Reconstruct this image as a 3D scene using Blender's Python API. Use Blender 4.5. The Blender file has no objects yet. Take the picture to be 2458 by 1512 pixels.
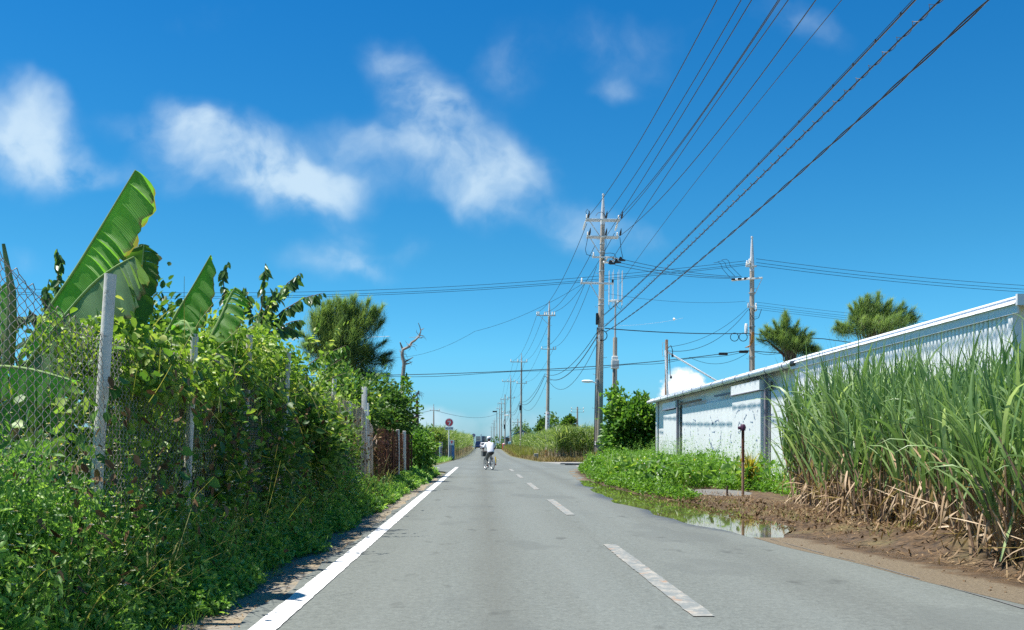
import bpy, bmesh, math, random
import numpy as np
from mathutils import Vector, Matrix

random.seed(7)
rng = np.random.default_rng(11)
R = math.radians
scene = bpy.context.scene
COL = scene.collection

# ------------------------------------------------------------------ camera
F, VX, VY, EYE = 2250.0, 1155.0, 1073.0, 1.2      # picture 2458 x 1512, road runs along +Y


def at(px, py, Y):
    """the point of the place at depth Y that the photograph shows at (px, py)"""
    return Vector(((px - VX) / F * Y, Y, EYE + (VY - py) / F * Y))


cam = bpy.data.cameras.new("camera")
cam.sensor_width = 36.0
cam.lens = 36.0 * F / 2458.0
cam.shift_x = (1229 - VX) / 2458.0
cam.shift_y = (VY - 756) / 2458.0
cam.clip_start, cam.clip_end = 0.05, 6000
camo = bpy.data.objects.new("camera", cam)
camo.location = (0, 0, EYE)
camo.rotation_euler = (R(90), 0, 0)
COL.objects.link(camo)
scene.camera = camo

# ------------------------------------------------------------------ light
SUN_EL = R(69.5)
sun = bpy.data.lights.new("sun", "SUN")
sun.energy = 4.9
sun.angle = R(0.53)
sun.color = (1.0, 0.955, 0.88)
suno = bpy.data.objects.new("sun", sun)
sd = Vector((math.cos(SUN_EL), 0.0, -math.sin(SUN_EL)))
suno.rotation_euler = sd.to_track_quat("-Z", "Y").to_euler()
suno.location = (-40, 0, 60)
COL.objects.link(suno)

scene.view_settings.view_transform = "Standard"
scene.view_settings.look = "None"
scene.view_settings.exposure = 0.85
scene.view_settings.gamma = 1.0
scene.cycles.use_denoising = False

world = bpy.data.worlds.new("World")
scene.world = world
world.use_nodes = True
wt = world.node_tree
wt.nodes.clear()


def wn(kind, **kw):
    n = wt.nodes.new(kind)
    for k, v in kw.items():
        setattr(n, k, v)
    return n


def wmath(op, a, b=None, c=None, clamp=False):
    n = wn("ShaderNodeMath", operation=op, use_clamp=clamp)
    for i, v in enumerate((a, b, c)):
        if v is None:
            continue
        if isinstance(v, (int, float)):
            n.inputs[i].default_value = v
        else:
            wt.links.new(v, n.inputs[i])
    return n.outputs[0]


sky = wn("ShaderNodeTexSky", sky_type="NISHITA")
sky.sun_disc = False
sky.sun_elevation = SUN_EL
sky.sun_rotation = R(-90)
sky.altitude = 0
sky.air_density = 1.0
sky.dust_density = 0.3
sky.ozone_density = 3.0
hsv = wn("ShaderNodeHueSaturation")
hsv.inputs["Hue"].default_value = 0.488
hsv.inputs["Saturation"].default_value = 1.28
hsv.inputs["Value"].default_value = 1.0
wt.links.new(sky.outputs[0], hsv.inputs["Color"])

tc = wn("ShaderNodeTexCoord")
sep = wn("ShaderNodeSeparateXYZ")
wt.links.new(tc.outputs["Generated"], sep.inputs[0])
ypos = wmath("MAXIMUM", sep.outputs[1], 0.05)
tint = wn("ShaderNodeValToRGB")
tr_ = tint.color_ramp
for _ in range(3):
    tr_.elements.new(.5)
for e_, (p_, c_) in zip(tr_.elements, ((0.0, (.34, .66, 1.12)), (.05, (.40, .84, 1.2)), (.10, (.42, .95, 1.22)), (.2, (.36, .88, 1.08)), (.46, (.17, .77, 1.10)))):
    e_.position = p_
    e_.color = (c_[0] / 1.25, c_[1] / 1.25, c_[2] / 1.25, 1)
wt.links.new(sep.outputs[2], tint.inputs["Fac"])
tmul = wn("ShaderNodeVectorMath", operation="MULTIPLY")
wt.links.new(hsv.outputs[0], tmul.inputs[0])
wt.links.new(tint.outputs[0], tmul.inputs[1])
skyc = wn("ShaderNodeVectorMath", operation="SCALE")
skyc.inputs["Scale"].default_value = 1.25
wt.links.new(tmul.outputs[0], skyc.inputs[0])
u = wmath("DIVIDE", sep.outputs[0], ypos)
v = wmath("DIVIDE", sep.outputs[2], ypos)
comb = wn("ShaderNodeCombineXYZ")
wt.links.new(u, comb.inputs[0])
wt.links.new(v, comb.inputs[1])


def wnoise(scale, detail, rough, vec, dim="3D"):
    n = wn("ShaderNodeTexNoise")
    n.inputs["Scale"].default_value = scale
    n.inputs["Detail"].default_value = detail
    n.inputs["Roughness"].default_value = rough
    wt.links.new(vec, n.inputs["Vector"])
    return n


warp = wnoise(7.0, 4, 0.55, comb.outputs[0])
wv = wn("ShaderNodeVectorMath", operation="SUBTRACT")
wv.inputs[1].default_value = (0.5, 0.5, 0.5)
wt.links.new(warp.outputs["Color"], wv.inputs[0])
ws = wn("ShaderNodeVectorMath", operation="SCALE")
ws.inputs["Scale"].default_value = 0.085
wt.links.new(wv.outputs[0], ws.inputs[0])
wa = wn("ShaderNodeVectorMath", operation="ADD")
wt.links.new(comb.outputs[0], wa.inputs[0])
wt.links.new(ws.outputs[0], wa.inputs[1])
flat = wn("ShaderNodeVectorMath", operation="MULTIPLY")
flat.inputs[1].default_value = (1, 1, 0)
wt.links.new(wa.outputs[0], flat.inputs[0])


def blob(vec, px, py, rx, ry, deg, w, acc, lo=0.0):
    m = wn("ShaderNodeMapping", vector_type="TEXTURE")
    m.inputs["Location"].default_value = ((px - VX) / F, (VY - py) / F, 0)
    m.inputs["Rotation"].default_value = (0, 0, R(deg))
    m.inputs["Scale"].default_value = (rx * 1.4 / F, ry * 1.4 / F, 1)
    wt.links.new(vec, m.inputs["Vector"])
    ln = wn("ShaderNodeVectorMath", operation="LENGTH")
    wt.links.new(m.outputs[0], ln.inputs[0])
    mr = wn("ShaderNodeMapRange", interpolation_type="SMOOTHSTEP")
    mr.inputs["From Min"].default_value = 1.25
    mr.inputs["From Max"].default_value = lo
    mr.inputs["To Min"].default_value = 0.0
    mr.inputs["To Max"].default_value = 1.0
    wt.links.new(ln.outputs["Value"], mr.inputs["Value"])
    return wmath("MULTIPLY_ADD", mr.outputs[0], w, acc)


CLOUDS = [  # direction given through the photograph's own axes: x, y, half sizes, tilt, strength
    (10, 325, 170, 120, -10, .95), (120, 375, 120, 65, -20, .55), (110, 245, 70, 45, -30, .3),
    (350, 315, 110, 40, -28, .5), (455, 275, 85, 48, -20, .65), (570, 340, 190, 75, -27, .8),
    (700, 415, 170, 85, -20, .85), (735, 480, 110, 75, 0, .6), (480, 410, 190, 60, 0, .45),
    (245, 405, 100, 50, 0, .35),
    (985, 190, 150, 70, -48, .75), (1060, 265, 80, 50, -20, .45),
    (1080, 385, 230, 100, -12, .72), (1190, 430, 120, 95, -20, .5), (910, 330, 150, 45, -10, .35),
    (1150, 500, 90, 50, -20, .35),
    (1215, 165, 90, 95, -40, .42), (1460, 120, 190, 80, -15, .34), (1470, 215, 70, 35, 0, .34),
    (1385, 550, 100, 65, -15, .62), (1520, 590, 80, 50, 0, .4),
    (805, 645, 125, 48, -5, .8), (890, 672, 80, 24, -8, .4), (990, 598, 60, 40, 20, .42),
    (830, 575, 80, 26, 0, .3), (55, 600, 90, 40, -10, .3), (480, 20, 150, 50, 10, .24),
    (1700, 60, 260, 50, 0, .2), (1900, 50, 160, 60, -30, .3),
    (1140, 1015, 330, 26, 0, .55), (1090, 985, 160, 16, 3, .35), (1330, 1035, 200, 14, 0, .4),
    (700, 1000, 600, 30, 0, .3), (1900, 1010, 700, 40, 0, .4), (1230, 1030, 60, 20, 0, .5),
]
acc = 0.0
for c in CLOUDS:
    acc = blob(flat.outputs[0], c[0], c[1], c[2], c[3], c[4], c[5], acc)
fb = wnoise(9.0, 9, 0.54, wa.outputs[0])
fb2 = wnoise(3.5, 4, 0.5, comb.outputs[0])
tex = wmath("MULTIPLY_ADD", fb.outputs["Fac"], 2.6, -0.72)
dens = wmath("MULTIPLY", acc, tex)
dens = wmath("MULTIPLY_ADD", wmath("SUBTRACT", fb2.outputs["Fac"], 0.5), 0.12, dens)
mrd = wn("ShaderNodeMapRange", interpolation_type="SMOOTHSTEP")
mrd.inputs["From Min"].default_value = 0.05
mrd.inputs["From Max"].default_value = 0.95
mrd.inputs["To Max"].default_value = 0.76
wt.links.new(dens, mrd.inputs["Value"])
front = wmath("GREATER_THAN", sep.outputs[1], 0.06)
cl = wmath("MULTIPLY", mrd.outputs[0], front)
mix1 = wn("ShaderNodeMix", data_type="RGBA")
wt.links.new(cl, mix1.inputs["Factor"])
wt.links.new(skyc.outputs[0], mix1.inputs["A"])
mix1.inputs["B"].default_value = (5.9, 7.2, 8.0, 1)
# the small bright cumulus beyond the warehouse
warp2 = wnoise(45.0, 5, 0.6, comb.outputs[0])
wv2 = wn("ShaderNodeVectorMath", operation="SUBTRACT")
wv2.inputs[1].default_value = (0.5, 0.5, 0.5)
wt.links.new(warp2.outputs["Color"], wv2.inputs[0])
ws2 = wn("ShaderNodeVectorMath", operation="SCALE")
ws2.inputs["Scale"].default_value = 0.026
wt.links.new(wv2.outputs[0], ws2.inputs[0])
wa2 = wn("ShaderNodeVectorMath", operation="ADD")
wt.links.new(comb.outputs[0], wa2.inputs[0])
wt.links.new(ws2.outputs[0], wa2.inputs[1])
flat2 = wn("ShaderNodeVectorMath", operation="MULTIPLY")
flat2.inputs[1].default_value = (1, 1, 0)
wt.links.new(wa2.outputs[0], flat2.inputs[0])
acc2 = 0.0
for c in [(1640, 918, 34, 30, 0, 1), (1616, 936, 22, 17, 0, .8), (1672, 926, 26, 18, 0, .8), (1690, 940, 22, 14, 0, .7), (1652, 952, 62, 26, 0, 1)]:
    acc2 = blob(flat2.outputs[0], c[0], c[1], c[2], c[3], c[4], c[5], acc2)
mr2 = wn("ShaderNodeMapRange", interpolation_type="SMOOTHSTEP")
mr2.inputs["From Min"].default_value = 0.15
mr2.inputs["From Max"].default_value = 0.58
wt.links.new(acc2, mr2.inputs["Value"])
mix2 = wn("ShaderNodeMix", data_type="RGBA")
cn = wnoise(70.0, 5, .6, wa2.outputs[0])
wt.links.new(wmath("MULTIPLY", wmath("MULTIPLY", mr2.outputs[0], front), wmath("MULTIPLY_ADD", cn.outputs["Fac"], .5, .72, True)), mix2.inputs["Factor"])
wt.links.new(mix1.outputs["Result"], mix2.inputs["A"])
mix2.inputs["B"].default_value = (8.6, 9.0, 9.4, 1)
bg = wn("ShaderNodeBackground")
bg.inputs["Strength"].default_value = 0.0715
wt.links.new(mix2.outputs["Result"], bg.inputs["Color"])
wo = wn("ShaderNodeOutputWorld")
wt.links.new(bg.outputs[0], wo.inputs["Surface"])

# ------------------------------------------------------------------ materials
MATS = {}


class NT:
    def __init__(self, name):
        self.m = bpy.data.materials.new(name)
        self.m.use_nodes = True
        self.t = self.m.node_tree
        self.t.nodes.clear()
        self.out = self.n("ShaderNodeOutputMaterial")

    def n(self, kind, ins=None, **kw):
        nd = self.t.nodes.new(kind)
        for k, v in kw.items():
            setattr(nd, k, v)
        for k, v in (ins or {}).items():
            s = nd.inputs[k]
            if hasattr(v, "is_output"):
                self.t.links.new(v, s)
            else:
                s.default_value = v
        return nd

    def noise(self, scale, detail=4, rough=0.55, vec=None, dist=0.0):
        ins = {"Scale": scale, "Detail": detail, "Roughness": rough, "Distortion": dist}
        nd = self.n("ShaderNodeTexNoise", ins)
        if vec is None:
            vec = self.coord()
        self.t.links.new(vec, nd.inputs["Vector"])
        return nd.outputs["Fac"]

    def coord(self, which="Object"):
        return self.n("ShaderNodeTexCoord").outputs[which]

    def pos(self):
        return self.n("ShaderNodeNewGeometry").outputs["Position"]

    def scaled(self, vec, s):
        return self.n("ShaderNodeVectorMath", {0: vec, 1: s}, operation="MULTIPLY").outputs[0]

    def math(self, op, a, b=0.0, c=0.0, clamp=False):
        return self.n("ShaderNodeMath", {0: a, 1: b, 2: c}, operation=op, use_clamp=clamp).outputs[0]

    def ramp(self, fac, stops, interp="LINEAR"):
        nd = self.n("ShaderNodeValToRGB", {"Fac": fac})
        cr = nd.color_ramp
        cr.interpolation = interp
        while len(cr.elements) < len(stops):
            cr.elements.new(0.5)
        for e, (p, c) in zip(cr.elements, stops):
            e.position = p
            e.color = (*c, 1) if len(c) == 3 else c
        return nd.outputs["Color"]

    def mix(self, fac, a, b, blend="MIX"):
        nd = self.n("ShaderNodeMix", data_type="RGBA", blend_type=blend)
        for k, v in (("Factor", fac), ("A", a), ("B", b)):
            s = nd.inputs[k]
            if hasattr(v, "is_output"):
                self.t.links.new(v, s)
            else:
                s.default_value = v if k == "Factor" or len(v) == 4 else (*v, 1)
        return nd.outputs["Result"]

    def attr(self, name):
        return self.n("ShaderNodeAttribute", attribute_name=name).outputs["Fac"]

    def bump(self, h, strength=0.3, dist=0.02):
        return self.n("ShaderNodeBump", {"Height": h, "Strength": strength, "Distance": dist}).outputs[0]

    def bsdf(self, color, rough=0.6, metal=0.0, normal=None, spec=None):
        p = self.n("ShaderNodeBsdfPrincipled")
        for k, v in (("Base Color", color), ("Roughness", rough), ("Metallic", metal), ("Normal", normal), ("Specular IOR Level", spec)):
            if v is None:
                continue
            s = p.inputs[k]
            if hasattr(v, "is_output"):
                self.t.links.new(v, s)
            else:
                s.default_value = (*v, 1) if k == "Base Color" and len(v) == 3 else v
        return p

    def done(self, shader):
        self.t.links.new(shader.outputs[0], self.out.inputs["Surface"])
        MATS[self.m.name] = self.m
        return self.m


def plain(name, c, rough=0.55, metal=0.0, var=0.25, scale=6.0, dirt=None, bump=0.0):
    """a colour with uneven wear"""
    t = NT(name)
    f = t.noise(scale, 6, 0.6)
    lo = tuple(x * (1 - var) for x in c)
    hi = tuple(min(1, x * (1 + var * .6)) for x in c)
    col = t.ramp(f, [(0.3, lo), (0.7, hi)])
    if dirt:
        g = t.noise(scale * 2.7, 8, 0.7, dist=0.6)
        k = t.ramp(g, [(0.56, (0, 0, 0)), (0.70, (1, 1, 1))])
        col = t.mix(k, col, dirt)
    nrm = t.bump(t.noise(scale * 6, 5), bump, 0.01) if bump else None
    return t.done(t.bsdf(col, rough, metal, nrm))


LEAF_K = dict(leaf_weed=1.5, leaf_vine=1.35, leaf_lush=.95, leaf_shrub=1.35, leaf_bright=1.15, leaf_droop=1.3, olive_grass=.8, needle=2.8, cane_leaf=1.35, cane_far=.9, litter=.8, dry_leaf=1.2, dry_grass=.9)


def foliage(name, stops, rough=0.45, trans=0.42, tcol=1.5, spec=0.35, tb=.5):
    """leaf: colour per leaf from the 'rnd' attribute, light passes through"""
    stops = [(p_, tuple(min(.75, x * LEAF_K.get(name, 1.0)) for x in c_)) for p_, c_ in stops]
    t = NT(name)
    a = t.attr("rnd")
    f = t.noise(9.0, 3)
    k = t.math("MULTIPLY_ADD", f, 0.35, t.math("MULTIPLY", a, 0.83))
    col = t.ramp(k, stops)
    p = t.bsdf(col, rough, spec=spec)
    tr = t.n("ShaderNodeBsdfTranslucent", {"Color": t.mix(1.0, col, (tcol, tcol * 1.05, tcol * tb), "MULTIPLY")})
    mx = t.n("ShaderNodeMixShader", {0: trans, 1: p.outputs[0], 2: tr.outputs[0]})
    return t.done(mx)


M = MATS
# ground and road
t = NT("asphalt")
P = t.pos()
f1 = t.noise(90, 3, 0.7, P)
f2 = t.noise(1.0, 5, 0.6, t.scaled(P, (1.6, 0.10, 1)))
f3 = t.noise(0.45, 4, 0.6, P)
f4 = t.noise(260, 2, 0.6, P)
base = t.ramp(f1, [(0.34, (.135, .145, .14)), (0.5, (.258, .27, .26)), (0.66, (.40, .41, .395))])
base = t.mix(0.45, base, t.ramp(f4, [(0.35, (.15, .15, .15)), (0.65, (.40, .40, .40))]))
base = t.mix(t.ramp(f2, [(0.40, (0, 0, 0)), (0.62, (.75, .75, .75))]), base, (.20, .192, .175))
base = t.mix(t.ramp(f3, [(0.45, (0, 0, 0)), (0.75, (.28, .28, .28))]), base, (.40, .40, .38))
f5 = t.noise(14, 5, .7, P)
f6 = t.noise(38, 4, .75, P)
base = t.mix(.45, base, t.ramp(f6, [(.36, (.10, .105, .10)), (.64, (.44, .45, .43))]))
base = t.mix(.4, base, t.ramp(f5, [(.35, (.17, .18, .172)), (.65, (.36, .37, .355))]))
sx = t.n("ShaderNodeSeparateXYZ", {0: P}).outputs[0]
sy = t.n("ShaderNodeSeparateXYZ", {0: P}).outputs[1]
g = t.math("SUBTRACT", sx, 0.12)                      # oil-darkened middle of the lane
g = t.math("SUBTRACT", 1.0, t.math("MULTIPLY", t.math("ABSOLUTE", g), 2.6), clamp=True)
base = t.mix(t.math("MULTIPLY", g, 0.36), base, (.165, .155, .135))
lane = 0.0
for xc_ in (-.72, .92, 2.25, 3.55):                    # tyre-polished tracks
    gg = t.math("SUBTRACT", 1.0, t.math("MULTIPLY", t.math("ABSOLUTE", t.math("SUBTRACT", sx, xc_)), 2.4), clamp=True)
    lane = t.math("ADD", lane, gg) if lane else gg
base = t.mix(t.math("MULTIPLY", lane, t.math("MULTIPLY_ADD", t.noise(.8, 4, .6, t.scaled(P, (1, .15, 1))), .42, .0)), base, (.34, .345, .335))
g2 = t.math("SUBTRACT", 1.0, t.math("MULTIPLY", t.math("ABSOLUTE", t.math("SUBTRACT", sx, 2.95)), 2.2), clamp=True)
base = t.mix(t.math("MULTIPLY", g2, .30), base, (.17, .165, .155))
band = t.math("MULTIPLY", t.math("GREATER_THAN", sy, 50.0), t.math("LESS_THAN", sy, 53.5))
base = t.mix(t.math("MULTIPLY", band, .35), base, (.21, .212, .205))
patch = t.ramp(t.noise(.55, 3, .55, t.scaled(P, (1, .45, 1))), [(.56, (0, 0, 0)), (.60, (.45, .45, .45))])
base = t.mix(patch, base, (.20, .205, .20))
spots = t.ramp(t.noise(2.3, 3, 0.5, t.scaled(P, (1, .5, 1))), [(0.64, (0, 0, 0)), (0.72, (.6, .6, .6))])
base = t.mix(spots, base, (.12, .12, .115))
base = t.mix(1.0, base, (.515, .55, .52), "MULTIPLY")
wet = t.attr("wet")
wn_ = t.math("ADD", wet, t.math("MULTIPLY", t.math("SUBTRACT", t.noise(3.0, 5, .6, P), .5), .5))
wk = t.ramp(wn_, [(0.35, (0, 0, 0)), (0.75, (1, 1, 1))])
base = t.mix(t.math("MULTIPLY", wk, .78), base, (.055, .06, .066))
rgh = t.math("SUBTRACT", 0.82, t.math("MULTIPLY", wk, 0.35))
t.done(t.bsdf(base, rgh, normal=t.bump(f1, 0.6, 0.008), spec=.3))

t = NT("side_asphalt")
P = t.pos()
f1 = t.noise(60, 3, 0.7, P)
base = t.ramp(f1, [(0.32, (.16, .16, .15)), (0.68, (.27, .265, .25))])
base = t.mix(t.ramp(t.noise(.5, 5, .6, P), [(.4, (0, 0, 0)), (.65, (.8, .8, .8))]), base, (.35, .32, .275))
t.done(t.bsdf(base, 0.85, normal=t.bump(f1, .3, .006)))

t = NT("ground_earth")
P = t.pos()
f1 = t.noise(0.7, 7, 0.65, P)
base = t.ramp(f1, [(0.35, (.13, .085, .045)), (0.5, (.10, .11, .035)), (0.65, (.07, .11, .03))])
base = t.mix(t.ramp(t.noise(25, 4, .6, P), [(.4, (0, 0, 0)), (.7, (.6, .6, .6))]), base, (.24, .18, .11))
t.done(t.bsdf(base, 0.95, normal=t.bump(t.noise(14, 6, .6, P), .5, .05)))

t = NT("sandy_verge")
P = t.pos()
f1 = t.noise(2.2, 6, 0.65, P)
base = t.ramp(f1, [(0.38, (.27, .215, .135)), (0.5, (.25, .215, .155)), (0.62, (.21, .20, .175))])
base = t.mix(t.ramp(t.noise(70, 4, .6, P), [(.52, (0, 0, 0)), (.66, (.7, .7, .7))]), base, (.17, .115, .06))
t.done(t.bsdf(base, 0.95, normal=t.bump(t.noise(60, 5, .6, P), .5, .02)))

t = NT("mud")
P = t.pos()
z = t.attr("zone")                                     # metres from the edge of the asphalt
zz = t.math("ADD", z, t.math("MULTIPLY", t.math("SUBTRACT", t.noise(2.6, 8, .72, P), .5), .95))
f1 = t.noise(9, 7, 0.7, P)
mud = t.ramp(f1, [(0.3, (.022, .014, .007)), (0.44, (.062, .038, .019)), (0.60, (.13, .078, .037)), (.74, (.25, .18, .10))])
mud = t.mix(t.ramp(t.noise(1.1, 4, .6, P), [(.5, (0, 0, 0)), (.72, (.55, .55, .55))]), mud, (.21, .175, .065))
wetmud = t.ramp(t.noise(5, 6, .7, P), [(.35, (.042, .024, .010)), (.65, (.125, .072, .03))])
sand = t.ramp(t.noise(30, 5, .7, P), [(.3, (.10, .075, .045)), (.7, (.235, .185, .12))])
k1 = t.ramp(zz, [(0.16, (0, 0, 0)), (0.34, (1, 1, 1))])
k2 = t.ramp(zz, [(0.55, (0, 0, 0)), (0.85, (1, 1, 1))])
c1 = t.mix(k1, sand, wetmud)
c1 = t.mix(k2, c1, mud)
rr = t.ramp(zz, [(0.27, (.95, .95, .95)), (0.45, (.40, .40, .40)), (.75, (.55, .55, .55)), (.95, (.95, .95, .95))])
t.done(t.bsdf(c1, rr, normal=t.bump(t.noise(22, 7, .7, P), .8, .05)))

t = NT("puddle_water")
P = t.pos()
nb = t.bump(t.noise(2.0, 2, .5, t.scaled(P, (1, .6, 1))), .03, .02)
c = t.ramp(t.noise(1.4, 4, .6, P), [(.4, (.06, .05, .026)), (.65, (.11, .075, .036))])
p = t.bsdf(c, 0.03, normal=nb)
p.inputs["IOR"].default_value = 1.38
t.done(p)

t = NT("white_paint")
P = t.pos()
f = t.noise(26, 6, .7, P)
c = t.ramp(t.noise(1.8, 5, .6, P), [(.35, (.60, .60, .575)), (.65, (.76, .76, .73))])
c = t.mix(t.ramp(f, [(.57, (0, 0, 0)), (.68, (.6, .6, .6))]), c, (.30, .295, .28))
t.done(t.bsdf(c, .6))

t = NT("faded_paint")
P = t.pos()
f = t.noise(7, 7, .75, P)
c = t.ramp(t.noise(30, 4, .7, P), [(.3, (.27, .25, .21)), (.7, (.40, .375, .32))])
c = t.mix(t.ramp(f, [(.38, (0, 0, 0)), (.54, (.95, .95, .95))]), c, (.165, .18, .172))
c = t.mix(t.ramp(t.noise(3.2, 7, .75, P), [(.56, (0, 0, 0)), (.64, (.8, .8, .8))]), c, (.34, .19, .10))
t.done(t.bsdf(c, .7))

plain("concrete", (.36, .34, .31), .85, var=.22, scale=2.2, dirt=(.22, .20, .18), bump=.15)
plain("concrete_pole", (.44, .375, .305), .8, var=.14, scale=1.3, dirt=(.31, .265, .215), bump=.08)
plain("old_post", (.68, .65, .58), .8, var=.16, scale=6, dirt=(.30, .20, .14), bump=.2)
plain("galvanised", (.50, .50, .48), .5, .35, var=.15, scale=5, dirt=(.34, .27, .2))
plain("pale_steel", (.62, .62, .58), .5, .1, var=.15, scale=4)
plain("cap_grey", (.55, .57, .58), .55, var=.12, scale=3)
plain("porcelain", (.78, .77, .72), .25, var=.08)
plain("black_rubber", (.018, .018, .02), .5, var=.2)
plain("cable_black", (.008, .0085, .010), .5, var=.2, scale=1.0)
plain("cable_grey", (.05, .05, .053), .55, var=.2, scale=1.0)
plain("white_plastic", (.78, .78, .75), .45, var=.06)
plain("rust", (.15, .055, .028), .9, var=.55, scale=9, dirt=(.055, .022, .014), bump=.35)
plain("rust_pale", (.33, .20, .13), .9, var=.4, scale=7, dirt=(.14, .055, .03), bump=.3)
plain("wire_rusty", (.42, .37, .32), .55, .3, var=.5, scale=1.5, dirt=(.12, .055, .03))
plain("wire_zinc", (.30, .30, .28), .6, .4, var=.3, scale=3)
t = NT("white_wall")
P = t.pos()
c = t.ramp(t.noise(.6, 5, .6, P), [(.35, (.76, .775, .755)), (.65, (.83, .84, .82))])
run = t.ramp(t.noise(1.0, 7, .7, t.scaled(P, (1, 6, .22))), [(.54, (0, 0, 0)), (.72, (.55, .55, .55))])
c = t.mix(run, c, (.60, .60, .57))
spot = t.ramp(t.noise(3.0, 8, .75, t.scaled(P, (1, 2.2, .8))), [(.66, (0, 0, 0)), (.74, (.7, .7, .7))])
c = t.mix(spot, c, (.46, .40, .33))
t.done(t.bsdf(c, .5, normal=t.bump(t.noise(2.5, 3, .5, P), .12, .03)))
plain("white_sheet", (.87, .87, .86), .4, var=.05, scale=.8)
plain("trim_dark", (.22, .20, .23), .6, var=.25)
plain("trim_white", (.78, .79, .79), .45, var=.06)
plain("blue_marks", (.05, .13, .28), .8, var=.35, scale=14)
plain("orange_paint", (.60, .24, .03), .6, var=.2)
plain("yellow_paint", (.78, .52, .05), .5, var=.12)
plain("red_paint", (.80, .05, .075), .45, var=.15)
plain("sign_white", (.80, .80, .78), .4, var=.06)
plain("sign_ink", (.025, .03, .05), .5, var=.1)
plain("sign_blue", (.02, .10, .33), .45, var=.2)
plain("sign_text_blue", (.42, .68, .80), .5, var=.1)
plain("purple_ink", (.06, .012, .045), .6, var=.2)
plain("board_grey", (.36, .31, .27), .7, var=.25, scale=4)
plain("pale_pink", (.55, .42, .42), .6, var=.15)
plain("bark", (.16, .12, .09), .9, var=.4, scale=9, bump=.5)
plain("dead_wood", (.34, .30, .265), .85, var=.35, scale=7, dirt=(.13, .10, .085), bump=.4)
plain("dark_wood", (.07, .035, .028), .85, var=.4, scale=6, bump=.3)
plain("cane_stalk", (.30, .19, .12), .6, var=.5, scale=5, dirt=(.15, .17, .06))
plain("banana_stem", (.16, .22, .06), .5, var=.45, scale=5, dirt=(.20, .13, .06))
plain("midrib", (.27, .38, .12), .4, var=.2)
plain("skin", (.20, .095, .065), .55, var=.1)
plain("hair", (.03, .025, .022), .6, var=.2)
plain("shirt_white", (.80, .80, .83), .8, var=.05)
plain("trousers_grey", (.13, .135, .125), .85, var=.12)
plain("arm_cover", (.075, .018, .03), .8, var=.2)
plain("bike_silver", (.34, .35, .36), .4, .6, var=.1)
plain("basket_dark", (.07, .075, .07), .6, var=.2)
plain("saddle_dark", (.03, .015, .015), .5, var=.2)
plain("car_navy", (.012, .022, .06), .18, .2, var=.05)
plain("car_white", (.74, .74, .74), .2, var=.04)
plain("car_glass", (.015, .018, .022), .06, var=.05)
plain("lamp_red", (.45, .02, .02), .25, var=.1)
plain("building_white", (.75, .76, .75), .8, var=.06, scale=.1)
plain("building_grey", (.24, .26, .33), .8, var=.1, scale=.1)
plain("building_beige", (.55, .47, .36), .8, var=.1, scale=.1)
plain("window_dark", (.05, .06, .075), .2, var=.2, scale=.1)
plain("roof_blue", (.03, .10, .24), .4, var=.15)
plain("house_dark", (.10, .10, .105), .8, var=.2)
plain("gravel_grey", (.15, .145, .13), .95, var=.3, scale=20, bump=.5)
plain("straw_stem", (.22, .19, .09), .8, var=.3)
plain("flag_red", (.36, .03, .03), .8, var=.2)

foliage("leaf_weed", [(.05, (.036, .085, .022)), (.45, (.085, .18, .038)), (.75, (.165, .29, .06)), (1, (.29, .37, .10))])
foliage("leaf_vine", [(.05, (0.037, 0.085, 0.015)), (.4, (0.098, 0.183, 0.027)), (.75, (0.195, 0.287, 0.049)), (1, (0.366, 0.366, 0.110))])
foliage("leaf_lush", [(.05, (0.049, 0.122, 0.015)), (.4, (0.104, 0.232, 0.027)), (.75, (0.171, 0.329, 0.043)), (1, (0.281, 0.415, 0.085))])
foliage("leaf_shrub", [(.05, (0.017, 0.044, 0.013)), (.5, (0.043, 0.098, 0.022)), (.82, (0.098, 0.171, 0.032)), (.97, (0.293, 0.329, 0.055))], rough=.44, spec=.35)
foliage("leaf_bright", [(.05, (0.030, 0.079, 0.015)), (.5, (0.073, 0.165, 0.027)), (.85, (0.146, 0.268, 0.043)), (1, (0.268, 0.366, 0.073))], rough=.44, spec=.35)
foliage("leaf_droop", [(.05, (0.027, 0.067, 0.024)), (.5, (0.055, 0.122, 0.037)), (1, (0.134, 0.220, 0.061))], rough=.36, spec=.45)
foliage("needle", [(.05, (.030, .052, .024)), (.5, (.055, .088, .032)), (1, (.105, .135, .048))], trans=.42, rough=.6)
foliage("cane_leaf", [(.05, (.052, .102, .036)), (.45, (.108, .188, .058)), (.75, (.172, .262, .092)), (1, (.33, .41, .19))], rough=.42, trans=.36, spec=.45, tb=.62)
foliage("cane_far", [(.05, (0.073, 0.134, 0.030)), (.4, (0.134, 0.220, 0.049)), (.75, (0.232, 0.329, 0.091)), (1, (0.403, 0.464, 0.183))], rough=.45, trans=.4, spec=.45)
foliage("dry_leaf", [(.05, (0.140, 0.085, 0.045)), (.5, (0.320, 0.220, 0.130)), (1, (0.560, 0.440, 0.310))], rough=.7, trans=.25, tcol=1.1)
foliage("litter", [(.05, (0.070, 0.035, 0.017)), (.5, (0.190, 0.110, 0.050)), (1, (0.400, 0.280, 0.150))], rough=.85, trans=.1, tcol=1.0)
foliage("dry_grass", [(.05, (0.142, 0.095, 0.038)), (.5, (0.237, 0.180, 0.076)), (1, (0.361, 0.285, 0.133))], rough=.7, trans=.3, tcol=1.1)
foliage("olive_grass", [(.05, (0.110, 0.134, 0.030)), (.5, (0.195, 0.220, 0.055)), (1, (0.342, 0.317, 0.110))], rough=.6)
foliage("petal", [(0, (0.750, 0.720, 0.650)), (.6, (0.800, 0.780, 0.720)), (.75, (0.750, 0.480, 0.060)), (1, (0.780, 0.520, 0.080))], trans=.3, tcol=1.1)
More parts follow.
